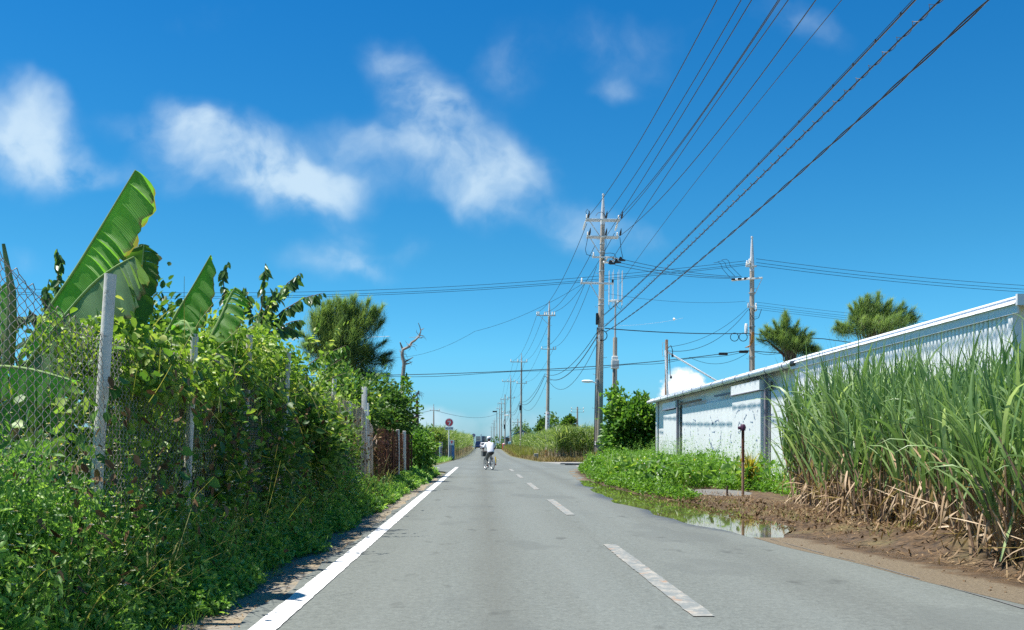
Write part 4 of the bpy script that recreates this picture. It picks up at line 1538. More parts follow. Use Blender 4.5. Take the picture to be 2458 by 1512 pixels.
wire("thick black cable with ring coils from the nearest pole to the pole behind the warehouse", spans([P1(1452, 788), at(1800, 800, 60), at(1975, 813, 60), Vector((60, 66, 6.3))], [.12, .05, .6]), .026, cat="cable", group=GX_)
GR = "coils of spare cable hung on the black cable"
for nm, x in (("left", 1763), ("middle", 1784), ("right", 1834)):
    q = at(x, 809, 59.8)
    tag(MB().ring(q, .26, .022, "Y", 24, 6).build("cable_coil", "cable_black", None, True), f"{nm} round coil of spare cable hanging by the pole behind the warehouse", "cable coil", GR)
lo_ = spans([at(560, 900, 60), at(1432, 879, 60), at(1790, 841, 60), at(1960, 850, 60), Vector((60, 66, 5.9))], [.25, .10, .05, .6])
o = tag(MB().tube(lo_, .024, 6).tube([q - Vector((0, 0, .10 + .06 * math.sin(k * .9))) for k, q in enumerate(lo_)], .014, 5).build("telephone_cable", "cable_black", None, True), "low pair of black cables crossing the road at the junction", "cable", GX_)
for x, y in ((1736, 847), (1785, 842)):
    MB().box(at(x, y, 59.95) - Vector((0, 0, .06)), (.58, .14, .17), bev=.04).build("splice_box", "black_rubber", o)
wire("slack loop of wire below the splice boxes", spans([at(1655, 857, 60), at(1793, 848, 60)], .55), .012, group=GX_)
wire("upper slack service wire from the pole behind the warehouse to the short pole", spans([at(1795, 738, 60), at(1602, 833, 48)], .5), .011, group=GX_)
wire("lower slack service wire from the pole behind the warehouse to the short pole", spans([at(1796, 743, 60), at(1604, 842, 48)], .8), .014, group=GX_)
wire("thin wire falling left from the low arm of the nearest pole", spans([P1(1402, 679), at(1140, 795, 58), at(930, 857, 70)], [.3, .5]), .009, group=GX_)
wire("thin wire between the rod antennas and the pole behind the warehouse", spans([P1(1460, 705), at(1790, 723, 60)], .25), .008, group=GX_)
wire("pale thin wire over the left casuarina", spans([at(560, 812, 58), at(935, 807, 62)], .1), .014, mat="white_plastic", group=GX_)
o = MB().tube([at(1603, 845, 48.05), at(1725, 917, 48.2), Vector((18.2, 48.6, 0.0))], .045, 8)
tag(o.build("guy_sleeve", "white_plastic", None, True), "white sleeved guy wire slanting from the short pole down behind the roof", "guy wire")
o = wire("far wire from the thin left pole across to the pole row", spans([at(720, 1000, 150), at(1041, 984, 150), at(1200, 990, 320)], [1.0, 1.5]), .03, group=GX_)
# two glimpsed white floats on a wire
wire("faint pale wire with a white marker ball right of the antenna mast", spans([P1(1480, 782), at(1640, 763, 58)], .1), .006, mat="white_plastic", group=GX_)
q = at(1618, 766, 57.5)
tag(MB().lathe(q, [(.03, -.08), (.09, 0), (.03, .08)], 10).build("marker_ball", "white_plastic", None, True), "small white ball on the faint wire right of the antenna mast", "marker ball")
# ------------------------------------------------------------------ chain-link fence on the left
FX, FY0, FY1 = -2.6, 4.0, 22.6
fence = thing("chain_link_fence", "rusty chain link fence on concrete posts, overgrown with vines, left of the road", "fence", (FX, FY0, 0))


def fence_top(y):
    return np.interp(y, [4, 5.0, 5.6, 6.3, 9, 12.5, 16.5, 20.6, 22.6], [2.42, 2.30, 2.08, 1.98, 2.05, 2.1, 2.15, 2.06, 1.62])


DW, DH = .042, .058
ny_, V, Q, b0 = int((FY1 - FY0) / DW), [], [], 0
strands = []
for k in range(ny_ + 1):
    y0 = FY0 + k * DW
    top = float(fence_top(y0)) + rng.normal() * .012
    m = int(top / (DH / 2))
    idx = np.arange(m + 1)
    z = idx * DH / 2
    sgn = np.where((idx + k) % 2 == 0, 0.0, DW)
    y = y0 + sgn + .010 * np.sin(z * 3 + y0)
    sag = .03 * np.sin(y0 * 1.3) * np.sin(z * 1.4) + .02 * np.sin(y0 * 3.1 + z)
    x = sag + .004 * np.where(idx % 2 == 0, 1, -1)
    strands.append(np.stack([x, y - FY0, z], 1))
rw = .0033
for s in strands:
    n = len(s)
    d = np.gradient(s, axis=0)
    d = unit(d)
    a = unit(np.cross(d, np.array([[1.0, 0, 0]])))
    c = np.cross(d, a)
    for w in (0, 2.094, 4.189):
        V.append(s + (a * math.cos(w) + c * math.sin(w)) * rw)
    i = np.arange(n - 1)
    for j in range(3):
        u0, u1 = b0 + j * n, b0 + ((j + 1) % 3) * n
        Q.append(np.stack([u0 + i, u1 + i, u1 + i + 1, u0 + i + 1], 1))
    b0 += 3 * n
link("wire_mesh", np_mesh("wire_mesh", np.concatenate(V), np.concatenate(Q)), "wire_rusty", fence)
MB().tube([(-.01, k * 1.0, float(fence_top(FY0 + k)) - .07 + .02 * math.sin(k * 2)) for k in range(19)], .003, 4).build("tension_wire", "wire_rusty", fence)
for yp, zt, lean, r in ((4.25, 2.40, .05, .040), (6.42, 2.385, .065, .040), (8.45, 2.22, .02, .036), (10.45, 2.45, 0.02, .036), (12.5, 2.46, .03, .038), (14.5, 2.2, 0, .036), (16.5, 2.40, .02, .038), (18.6, 2.1, .0, .036), (21.05, 2.55, .03, .05), (21.75, 2.22, -.01, .05)):
    b = MB()
    if yp > 21:
        b.box((.0, 0, zt / 2), (.11, .11, zt), bev=.012)
    else:
        b.tube([(-.01 - .02, 0, 0), (0, 0, zt * .5), (.05, 0, zt)], r, 12)
    o = b.build("post", "old_post" if yp != 6.42 else "old_post", fence, True)
    o.location = (-.05, yp - FY0, 0)
    o.rotation_euler = (0, lean * .4, 0)

# rusty old fence panel further on
RY0, RY1 = 22.9, 33.6
rf = thing("rusty_fence", "low rust brown mesh fence with two pale posts beyond the chain link fence", "fence", (-2.52, RY0, 0))
V, Q, b0 = [], [], 0
for k in range(int((RY1 - RY0) / .075)):
    y0 = k * .075
    top = 1.72 - .08 * abs(math.sin(y0 * .55)) + rng.normal() * .02
    m = int(top / .045)
    z = np.arange(m + 1) * .045
    idx = np.arange(m + 1)
    y = y0 + np.where(idx % 2 == 0, 0, .037) * (1 if k % 2 else -1)
    x = .05 * np.sin(y0 * 1.7) + .02 * np.sin(z * 3 + y0) + 0 * z
    s = np.stack([x, y, z], 1)
    n = len(s)
    d = unit(np.gradient(s, axis=0))
    a = unit(np.cross(d, np.array([[1.0, 0, 0]])))
    c = np.cross(d, a)
    for w in (0, 2.094, 4.189):
        V.append(s + (a * math.cos(w) + c * math.sin(w)) * .0065)
    i = np.arange(n - 1)
    for j in range(3):
        u0, u1 = b0 + j * n, b0 + ((j + 1) % 3) * n
        Q.append(np.stack([u0 + i, u1 + i, u1 + i + 1, u0 + i + 1], 1))
    b0 += 3 * n
link("wire_mesh", np_mesh("wire_mesh", np.concatenate(V), np.concatenate(Q)), "rust", rf)
for y in (5.2, 7.6):
    MB().box((0.02, y, .85), (.10, .10, 1.75), bev=.012).build("post", "old_post", rf)
for y in (2.0, 3.6, 9.3, 10.6):
    MB().tube([(0.03, y, 0), (.02, y + .05, 1.66)], .03, 7).build("stake", "rust", rf)
# sheet of dead creepers behind the rust
n = 2600
C = np.stack([-2.66 - rng.random(n) * .5, RY0 + rng.random(n) * 10.6, rng.random(n) * 1.55], 1)
V, Q, r = blades_geo(C, rng.random(n) * 6.28, rng.normal(-.6, .8, n), .25 + rng.random(n) * .35, .03, rng.normal(0, 1, n), 3)
tag(link("dead_creeper", np_mesh("dead_creeper", V, Q, r), foliage("creeper_brown", [(.05, (.05, .022, .013)), (.6, (.14, .06, .03)), (1, (.24, .16, .08))], trans=.15, tcol=1)), "matted dead brown creeper behind the rusty mesh fence", "creeper", kind="stuff")


# ------------------------------------------------------------------ weeds and vines (left)
def weeds_geo(xy, h, nl, lsize, spread, stem_r=.004, lean=None, leafL=1.9, rnd_bias=0.0, z0=None):
    """leafy stems: xy (n,2), h (n,), nl leaves per stem"""
    n = len(xy)
    az = rng.random(n) * 6.283
    ln = .12 + .22 * rng.random(n) if lean is None else lean
    z0 = np.zeros(n) if z0 is None else z0
    basep = np.stack([xy[:, 0], xy[:, 1], z0], 1)
    tipd = np.stack([np.cos(az) * ln, np.sin(az) * ln, np.ones(n)], 1)
    s = np.sqrt(rng.random((n, nl))) * .97 + .03
    ctr = basep[:, None, :] + tipd[:, None, :] * (s * h[:, None])[:, :, None]
    ctr = ctr + rng.normal(size=ctr.shape) * (spread * np.array([1, 1, .5]))
    C = ctr.reshape(-1, 3)
    C[:, 2] = np.maximum(C[:, 2], .02)
    m = len(C)
    D = rdir(m, .25)
    N = rdir(m, 1.1)
    sz = np.repeat(lsize, nl) * (.55 + .9 * rng.random(m))
    rb = np.repeat(rng.random(n), nl) * .5 + rng.random(m) * .5 + rnd_bias
    g1 = leaves_geo(C, D, N, sz * leafL, sz, rnd=np.clip(rb, 0, 1))
    g2 = blades_geo(basep, az, np.arctan2(1, ln), h * 1.02, np.full(n, stem_r * 2.2), .25 * rng.normal(size=n), 3, rnd=rng.random(n) * .6, prof=lambda q: 1 - .5 * q)
    return merge(g1, g2)


def clumped(n, fx, fy, k=40, s=.25):
    """points gathered into clumps"""
    cx = np.array([[fx(), fy()] for _ in range(k)])
    i = rng.integers(0, k, n)
    return cx[i] + rng.normal(size=(n, 2)) * s


# roadside weeds in front of the fence
n = 8200
ys = 3.5 * (42 / 3.5) ** rng.random(n)
edge = -2.02 + .10 * np.sin(ys * 1.9) + .07 * np.sin(ys * 4.7 + 1) + .02 * rng.normal(size=n)
tq = rng.random(n) ** .8
xs = edge - tq * (edge + 2.72)
hmax = np.interp(ys, [3.5, 5, 6.2, 8, 12, 16, 21, 26, 34, 42], [1.10, .98, .82, .64, .56, .85, .42, .30, .30, .34]) * (1 + .22 * wave2(ys, xs, 40, 5, .5, 3))
hh = (.07 + hmax * np.clip(tq * 1.25, 0, 1) ** 1.15) * (.65 + .5 * rng.random(n))
ls = np.interp(ys, [3.5, 8, 20, 42], [.019, .026, .038, .058])
g = weeds_geo(np.stack([xs, ys], 1), hh, 17, ls, np.interp(ys, [3.5, 42], [.04, .07])[:, None, None], leafL=2.5)
tag(link("roadside_weeds", np_mesh("roadside_weeds", *g), "leaf_weed"), "tangled green weeds along the left verge in front of the fence", "weeds", kind="stuff")
# tall wisps and dry stalks that stick out of the weeds
n = 80
ys = 4.2 * (24 / 4.2) ** rng.random(n)
C = np.stack([-2.05 - rng.random(n) * .6, ys, rng.random(n) * .5], 1)
V, Q, r = blades_geo(C, rng.normal(-.2, 1.2, n), rng.normal(.95, .35, n), .35 + .6 * rng.random(n), np.full(n, .007), rng.normal(.4, .5, n), 4, prof=lambda q: 1 - .6 * q)
tag(link("dry_stalks", np_mesh("dry_stalks", V, Q, r), "olive_grass"), "thin dry stalks poking out of the left weeds", "stalks", kind="stuff")
# small white and yellow flowers
n = 620
ys = 4.3 * (17 / 4.3) ** rng.random(n)
tq = rng.random(n)
C = np.stack([-2.15 - tq * .5, ys, .35 + tq * .75 + rng.random(n) * .35], 1)
geo = []
for k in range(5):
    a = 6.283 * k / 5
    D = np.tile(np.array([[math.cos(a), math.sin(a), .2]]), (n, 1)) + rng.normal(size=(n, 3)) * .1
    geo.append(leaves_geo(C, D, rdir(n, 3), .013 + .006 * rng.random(n), .010, rnd=rng.random(n) * .6))
geo.append(leaves_geo(C + [0, 0, .004], rdir(n), rdir(n, 3), .012, .012, rnd=np.full(n, .95)))
V, Q, r = merge(*geo)
tag(link("wild_flowers", np_mesh("wild_flowers", V, Q, r), "petal"), "tiny white and yellow wild flowers scattered in the left weeds", "flowers", kind="stuff")

# vines over the fence
n = 30000
k = 420
cy_ = 6.6 * (20.5 / 6.6) ** rng.random(k)
topl = np.interp(cy_, [6.4, 6.9, 8.5, 9.2, 10.5, 12.8, 15.6, 17, 20.5], [1.95, 2.10, 2.12, 2.12, 2.45, 2.40, 2.05, 1.8, 1.5])
lowl = np.interp(cy_, [6.4, 8, 9.5, 11, 14, 20], [.5, .75, 1.35, 1.55, 1.5, .5])
topl = topl + .22 * wave2(cy_, cy_ * .3, 77, 5, .5, 2.2) * np.clip((cy_ - 9.6) / 1.2, 0, 1)
cz_ = lowl + (topl - lowl) * rng.random(k) ** .62
cx_ = np.interp(cy_, [6.5, 9, 10, 17, 19], [-2.88, -2.86, -2.78, -2.78, -2.92]) + rng.normal(size=k) * .11 - .35 * (cz_ > topl - .25) * rng.random(k)
i = rng.integers(0, k, n)
C = np.stack([cx_[i], cy_[i], cz_[i]], 1) + rng.normal(size=(n, 3)) * np.array([.09, .20, .11])
C[:, 2] = np.minimum(C[:, 2], np.interp(C[:, 1], [6.4, 6.9, 8.5, 9.2, 10.5, 12.8, 15.6, 17, 20.5], [2.05, 2.2, 2.2, 2.22, 2.7, 2.7, 2.35, 2.05, 1.7]) + .08 * rng.normal(size=n))
C[:, 0] += .16 * (C[:, 1] < 9.3) * (C[:, 2] > 1.62)
keep = ~((C[:, 1] < 6.75)) & ((C[:, 1] > 9.2) | (C[:, 2] > 1.6) | (rng.random(n) < .36))
C = C[keep]
n = len(C)
crnd = rng.random(k)[i[keep]]
sz = np.interp(C[:, 1], [6, 20], [.040, .060]) * (.6 + .8 * rng.random(n))
V, Q, r = leaves_geo(C, rdir(n, -.3) + np.array([[.35, 0, 0]]), rdir(n, .9) + np.array([[.3, 0, 0]]), sz * 1.45, sz, rnd=np.clip(crnd * .5 + .5 * rng.random(n), 0, 1))
tag(link("climbing_vines", np_mesh("climbing_vines", V, Q, r), "leaf_vine"), "yellow green vines draped over the chain link fence", "vines", kind="stuff")
n = 200
C = np.stack([-2.5 + rng.normal(size=n) * .1, 6.8 * (18 / 6.8) ** rng.random(n), .9 + 1.3 * rng.random(n)], 1)
V, Q, r = blades_geo(C, rng.choice([1.57, -1.57], n) + rng.normal(size=n) * .5, rng.normal(.1, .7, n), .3 + .7 * rng.random(n), np.full(n, .007), rng.normal(.8, .8, n), 5, prof=lambda q: 1 - .5 * q)
tag(link("vine_stems", np_mesh("vine_stems", V, Q, r), "olive_grass"), "thin tan vine stems hanging on the fence", "vine stems", kind="stuff")

# low undergrowth behind the fence
n = 15000
C = np.stack([-2.85 - rng.random(n) ** 1.3 * 4.5, 4.2 * (30 / 4.2) ** rng.random(n), 0 * np.ones(n)], 1)
zt = np.interp(C[:, 1], [4, 7, 9, 30], [.75, .95, 1.3, 1.3]) + .4 * wave2(C[:, 0], C[:, 1], 50, 6, .3, 2)
C[:, 2] = zt * rng.random(n) ** .75
sz = np.interp(C[:, 1], [4, 30], [.05, .10]) * (.5 + rng.random(n))
V, Q, r = leaves_geo(C, rdir(n, .1), rdir(n, 1), sz * 2.0, sz)
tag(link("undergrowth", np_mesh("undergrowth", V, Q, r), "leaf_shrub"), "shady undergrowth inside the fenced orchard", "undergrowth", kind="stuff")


# ------------------------------------------------------------------ shrubs and trees
def crown_geo(c, rad, n, leaf, aspect=1.7, clumps=60, cs=.16, up=.5, shell=.55, flat=1.0):
    """leaf clumps through an uneven volume"""
    c = np.array(c)
    d = rdir(clumps)
    rr = (shell + (1 - shell) * rng.random(clumps)) ** 1.0
    cc = d * rr[:, None] * np.array(rad) * (1 + .16 * rng.normal(size=(clumps, 1)))
    i = rng.integers(0, clumps, n)
    off = rng.normal(size=(n, 3)) * cs * np.mean(rad)
    p = cc[i] + off
    out = unit(p / np.array(rad))
    D = unit(out + rng.normal(size=(n, 3)) * .55 + np.array([[0, 0, up * .4]]))
    N = unit(out * .5 + rng.normal(size=(n, 3)) * .5 + np.array([[0, 0, .8]]))
    sz = leaf * (.55 + .8 * rng.random(n))
    rb = np.clip(rng.random(clumps)[i] * .45 + rng.random(n) * .55, 0, 1)
    return leaves_geo(p + c, D, N, sz * aspect, sz, fold=.12, droop=.12, rnd=rb)


def limbs(root, base, c, rad, r=.06, n=6, mat="bark", seed=1):
    g = random.Random(seed)
    b = MB()
    c, base = Vector(c), Vector(base)
    mid = base.lerp(c, .55) + Vector((g.uniform(-.1, .1), g.uniform(-.1, .1), 0))
    b.tube([base, base.lerp(mid, .5) + Vector((g.uniform(-.05, .05), 0, 0)), mid, c], [r, r * .85, r * .7, r * .35], 8)
    for k in range(n):
        d = Vector((g.uniform(-1, 1), g.uniform(-1, 1), g.uniform(-.2, 1)))
        e = c + Vector((d.x * rad[0], d.y * rad[1], d.z * rad[2])) * .8
        s = mid.lerp(c, g.random() * .8)
        b.tube([s, s.lerp(e, .5) + Vector((0, 0, .1 * rad[2])), e], [r * .45, r * .3, r * .1], 6)
    return b.build("trunk", mat, root, True)


def shrub(name, label, cat, base, c, rad, n, leaf, mat="leaf_shrub", group=None, r=.05, seed=1, **kw):
    """c and base relative to the thing's foot"""
    t_ = thing(name, label, cat, base, group=group)
    limbs(t_, (0, 0, -.03), c, rad, r, seed=seed)
    V, Q, rn = crown_geo(c, rad, n, leaf, **kw)
    link("crown", np_mesh("crown", V, Q, rn), mat, t_)
    return t_


SG = "shrubs of the fenced orchard"
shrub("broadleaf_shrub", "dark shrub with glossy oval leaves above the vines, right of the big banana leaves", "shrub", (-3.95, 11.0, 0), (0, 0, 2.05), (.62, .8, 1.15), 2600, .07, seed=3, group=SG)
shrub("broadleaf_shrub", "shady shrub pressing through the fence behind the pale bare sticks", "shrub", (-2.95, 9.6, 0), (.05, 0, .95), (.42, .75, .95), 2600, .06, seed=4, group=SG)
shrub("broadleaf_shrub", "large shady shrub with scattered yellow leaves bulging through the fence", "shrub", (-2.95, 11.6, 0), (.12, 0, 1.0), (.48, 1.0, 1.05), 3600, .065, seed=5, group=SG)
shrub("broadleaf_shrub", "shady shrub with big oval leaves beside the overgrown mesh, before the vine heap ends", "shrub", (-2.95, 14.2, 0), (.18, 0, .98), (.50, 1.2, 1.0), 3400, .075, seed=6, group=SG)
shrub("broadleaf_shrub", "thinner bush behind the bare stretch of mesh left of the two square posts", "shrub", (-3.3, 18.2, 0), (0, 0, 1.0), (.5, 1.8, .95), 3000, .08, seed=7, group=SG, mat="leaf_bright")
shrub("broadleaf_tree", "rounded dark tree with pale leaf tips between the casuarina and the two square posts", "tree", (-3.75, 26, 0), (0.05, 0, 2.2), (.98, 1.8, 1.05), 9500, .075, seed=8, r=.1, group=SG)
shrub("broadleaf_tree", "smaller glossy tree above the rusty fence, left of the dead tree", "tree", (-3.35, 32.5, 0), (0.02, 0, 2.15), (.78, 1.5, 1.05), 9500, .075, seed=9, r=.09, group=SG)
shrub("broadleaf_shrub", "yellow green bush at the end of the rusty fence by the side road", "shrub", (-2.75, 38.0, 0), (.1, 0, 1.1), (.60, 1.9, .88), 9000, .075, seed=10, group=SG, mat="leaf_bright")
shrub("broadleaf_shrub", "low bush below the dead tree, under the red flags", "shrub", (-3.6, 41, 0), (0, 0, 1.45), (.75, 1.4, .95), 5000, .08, seed=11, group=SG, mat="leaf_bright")
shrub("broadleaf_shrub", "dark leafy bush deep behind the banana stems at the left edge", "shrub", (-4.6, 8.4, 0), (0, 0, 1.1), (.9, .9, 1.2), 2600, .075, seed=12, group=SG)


def hanging_branch(b, geo, path, n, L, seed=0, w=.42, start=.12):
    """a twig along path with leaves that hang in two rows; twig goes into b, leaves into geo"""
    g = np.random.default_rng(seed)
    pts = [Vector(p) for p in path]
    fine = []
    for k in range(len(pts) - 1):
        for j in range(5):
            fine.append(pts[k].lerp(pts[k + 1], j / 5))
    fine.append(pts[-1])
    m = len(fine)
    b.tube(fine, [.014 * (1 - .75 * k / (m - 1)) for k in range(m)], 5)
    s = start + (1 - start) * np.linspace(0, 1, n)
    C = np.array([fine[min(m - 1, int(q * (m - 1)))] for q in s])
    dirv = (pts[-1] - pts[0]).normalized()
    D = np.array(dirv)[None, :] * .35 + np.array([[0, 0, -.95]]) + g.normal(size=(n, 3)) * .28
    N = np.tile(np.array([[0.2, -1.0, .2]]), (n, 1)) + g.normal(size=(n, 3)) * .5
    LL = L * (.7 + .5 * g.random(n)) * np.where(s > .9, .7, 1)
    geo.append(leaves_geo(C, D, N, LL, LL * w, fold=.2, droop=.0, rnd=g.random(n)))


dtree = thing("drooping_tree", "tree with arching branches of hanging pointed leaves against the sky", "tree", (-3.3, 13.6, 0))
b, geo = MB(), []
o = Vector((-3.3, 13.6, 0))
z3 = lambda px, py, Y=13.6: at(px, py, Y) - o
b.tube([(0, 0, -.03), (.05, 0, 1.2), z3(620, 800)], [.07, .06, .04], 8)
for k, (path, nn) in enumerate((
        ([(600, 810), (628, 740), (636, 660), (637, 632)], 40), ([(612, 800), (600, 740), (590, 690)], 26),
        ([(622, 790), (650, 735), (690, 680), (722, 655)], 44), ([(628, 795), (680, 745), (730, 715), (776, 703)], 50),
        ([(630, 810), (665, 790), (700, 772), (722, 768)], 32), ([(618, 790), (640, 740), (662, 690)], 30),
        ([(560, 800), (540, 730), (535, 660), (548, 628)], 40), ([(560, 790), (572, 730), (585, 690)], 28), ([(640, 800), (690, 785), (718, 800)], 20))):
    hanging_branch(b, geo, [z3(x, y, 13.6 + .25 * math.sin(k * 2.1)) for x, y in path], nn, .165, seed=60 + k, w=.5)
b.build("trunk", "bark", dtree, True)
V, Q, r = merge(*geo)
link("crown", np_mesh("crown", V, Q, r), "leaf_droop", dtree)
dtree = thing("drooping_tree", "low arching branches of hanging leaves right of the vine heap, before the casuarina", "tree", (-3.1, 18.8, 0))
b, geo = MB(), []
o = Vector((-3.1, 18.8, 0))
b.tube([(0, 0, -.03), (-.1, 0, .8), at(735, 900, 18.8) - o], [.07, .06, .04], 8)
for k, (path, nn) in enumerate((([(720, 890), (760, 862), (800, 842), (830, 829)], 60), ([(760, 905), (790, 880), (820, 862)], 42), ([(770, 925), (800, 905), (832, 895)], 36), ([(790, 935), (810, 925), (830, 922)], 24))):
    hanging_branch(b, geo, [at(x, y, 18.8 + .2 * k) - o for x, y in path], nn, .20, seed=80 + k, w=.36)
b.build("trunk", "bark", dtree, True)
V, Q, r = merge(*geo)
link("crown", np_mesh("crown", V, Q, r), "leaf_bright", dtree)
dtree = thing("drooping_tree", "slim dark tree top with hanging leaves behind the tallest banana leaf", "tree", (-4.6, 10.0, 0))
b, geo = MB(), []
o = Vector((-4.6, 10.0, 0))
b.tube([(0, 0, -.03), (.1, 0, 1.5), at(130, 760, 10) - o], [.06, .05, .03], 8)
for k, (path, nn) in enumerate((([(120, 780), (138, 700), (142, 630), (137, 597)], 46), ([(112, 780), (108, 720), (118, 670)], 24), ([(140, 760), (160, 700), (168, 660)], 24), ([(120, 800), (90, 760), (70, 745)], 22), ([(130, 850), (85, 830), (60, 810)], 24), ([(20, 780), (45, 760), (60, 770)], 22))):
    hanging_branch(b, geo, [at(x, y, 10 + .15 * k) - o for x, y in path], nn, .13, seed=90 + k, w=.5)
b.build("trunk", "bark", dtree, True)
V, Q, r = merge(*geo)
link("crown", np_mesh("crown", V, Q, r), "leaf_droop", dtree)


def casuarina(label, Y, px, py_base, cx, cy, rw_, rh, n, seed, depth=1.6, wisps=(), group=None, needle=.32, wd=.012, lobes=()):
    """wispy tree: upswept branchlets that carry fine drooping needles; cx,cy,rw,rh in picture units"""
    g = np.random.default_rng(seed)
    base = at(px, py_base, Y)
    base.z = -.05
    t_ = thing("casuarina_tree", label, "tree", base, group=group)
    c = np.array(at(cx, cy, Y) - base)
    s = Y / F
    rad = np.array([rw_ * s, depth, rh * s])
    b = MB()
    b.tube([(0, 0, 0), Vector(c) * .5 + Vector((.1, 0, 0)), Vector(c)], [.16, .12, .05], 9)
    lw_ = np.array([q_[2] * q_[3] for q_ in lobes], float)
    lw_ /= lw_.sum()
    geo = []
    paths = []
    nb = 58
    nb = 0
    ncl = 360
    for k in range(ncl):                 # brushes of needles through an uneven crown
        d = g.normal(size=3)
        d /= np.linalg.norm(d)
        if d[2] < -.55:
            d[2] *= -.5
        lx, ly, lrx, lry = lobes[int(g.choice(len(lobes), p=lw_))]
        p_ = np.array(at(lx, ly, Y) - base) + d * np.array([lrx * s, depth * lrx / rw_ * .8, lry * s]) * g.random() ** .45
        d = unit(p_ - c)
        ax = unit(np.array([.34 + .30 * d[0], .2 * d[1], .92 + .15 * d[2]]) + g.normal(size=3) * .30)
        bl = rad.mean() * (.16 + .18 * g.random())
        nv = max(10, int(n * 1.25) // ncl)
        q = g.random(nv)
        P_ = p_ + ax * bl * (q[:, None] - .4) + g.normal(size=(nv, 3)) * (bl * .30 * (1.15 - q[:, None]))
        v = unit(ax + g.normal(size=(nv, 3)) * .46)
        geo.append(blades_geo(P_, np.arctan2(v[:, 1], v[:, 0]), np.arcsin(np.clip(v[:, 2], -1, 1)), needle * .62 * (.5 + .8 * g.random(nv)), np.full(nv, wd * .62), .3 + .8 * g.random(nv), 3, rnd=np.clip(g.random() * .6 + g.random(nv) * .4, 0, 1), prof=lambda s_: 1 - .7 * s_))
        if k % 6 == 0:
            b.tube([Vector(c) * (.35 + .5 * g.random()), Vector(c).lerp(Vector(p_), .5) - Vector((0, 0, .1 * rad[2])), Vector(p_), Vector(p_ + ax * bl * .5)], [.035, .022, .012, .005], 5)
    for (x, y, x2, y2) in wisps:
        e = np.array(at(x2, y2, Y) - base)
        paths.append((c * .55 + np.array(at(x, y, Y) - base) * .45, e))
    for k, (st_, e) in enumerate(paths):
        a, e = Vector(st_), Vector(e)
        L_ = (e - a).length
        m = a.lerp(e, .55) + Vector((.02, 0, -.13 * L_))
        if k % 2 == 0 or k >= nb:
            b.tube([Vector(c) * (.35 + .5 * g.random()), a, m, e], [.035, .025, .014, .005], 5)
        q = (g.random(max(8, int(n / 45))) ** .75)[:, None]
        P_ = (1 - q) ** 2 * np.array(a) + 2 * q * (1 - q) * np.array(m) + q ** 2 * np.array(e)
        tg_ = unit(2 * (1 - q) * (np.array(m) - np.array(a)) + 2 * q * (np.array(e) - np.array(m)))
        P_ = P_ + g.normal(size=P_.shape) * (.13 * L_ * (1.08 - q))
        nv = len(P_)
        v = unit(tg_ + g.normal(size=(nv, 3)) * .38 + np.array([[0.10, 0, .06]]))
        az = np.arctan2(v[:, 1], v[:, 0])
        el = np.arcsin(np.clip(v[:, 2], -1, 1))
        geo.append(blades_geo(P_, az, el, needle * (.5 + .8 * g.random(nv)) * (1.1 - .4 * q[:, 0]), np.full(nv, wd), .5 + .7 * g.random(nv), 3, rnd=np.clip(g.random() * .55 + g.random(nv) * .45, 0, 1), prof=lambda s_: 1 - .7 * s_))
    b.build("trunk", "bark", t_, True)
    V, Q, r = merge(*geo)
    link("crown", np_mesh("crown", V, Q, r), "needle", t_)
    return t_


CG = "feathery casuarina trees"
casuarina("large feathery casuarina tree behind the left hedge", 38, 830, 1150, 820, 848, 116, 130, 40000, 101, 1.5,
          wisps=[(740, 840, 722, 800), (760, 800, 750, 760), (785, 780, 790, 728), (815, 775, 828, 726), (870, 790, 900, 742), (880, 810, 920, 770), (890, 850, 925, 820), (895, 880, 940, 865), (860, 800, 918, 735), (850, 790, 885, 722), (800, 780, 815, 725), (770, 790, 775, 735), (850, 860, 930, 850), (900, 890, 938, 848), (900, 900, 930, 900), (880, 900, 905, 915), (830, 760, 850, 720), (745, 850, 730, 830), (880, 900, 890, 930), (860, 890, 900, 900)], needle=.42, wd=.017, group=CG, lobes=[(772, 800, 42, 58), (828, 775, 44, 52), (880, 785, 36, 50), (800, 860, 60, 60), (862, 872, 50, 50), (918, 878, 22, 24), (742, 848, 22, 26), (800, 745, 14, 22), (850, 740, 14, 20), (820, 830, 70, 60)])
casuarina("casuarina tree leaning left over the warehouse gutter, beside the utility pole", 58, 1905, 1073, 1890, 818, 74, 62, 20000, 102, 1.6,
          wisps=[(1880, 800, 1885, 752), (1870, 800, 1858, 775), (1900, 810, 1915, 775), (1930, 830, 1948, 800), (1940, 845, 1968, 838), (1855, 810, 1838, 785), (1920, 830, 1935, 790), (1910, 830, 1955, 800), (1910, 840, 1960, 835), (1860, 830, 1826, 795), (1850, 840, 1818, 815), (1920, 840, 1945, 855)], needle=.5, wd=.022, group=CG, lobes=[(1878, 815, 28, 26), (1915, 838, 34, 20), (1946, 846, 24, 12), (1848, 812, 24, 14), (1884, 778, 9, 24), (1905, 805, 20, 14), (1895, 830, 48, 24), (1930, 820, 14, 10)])
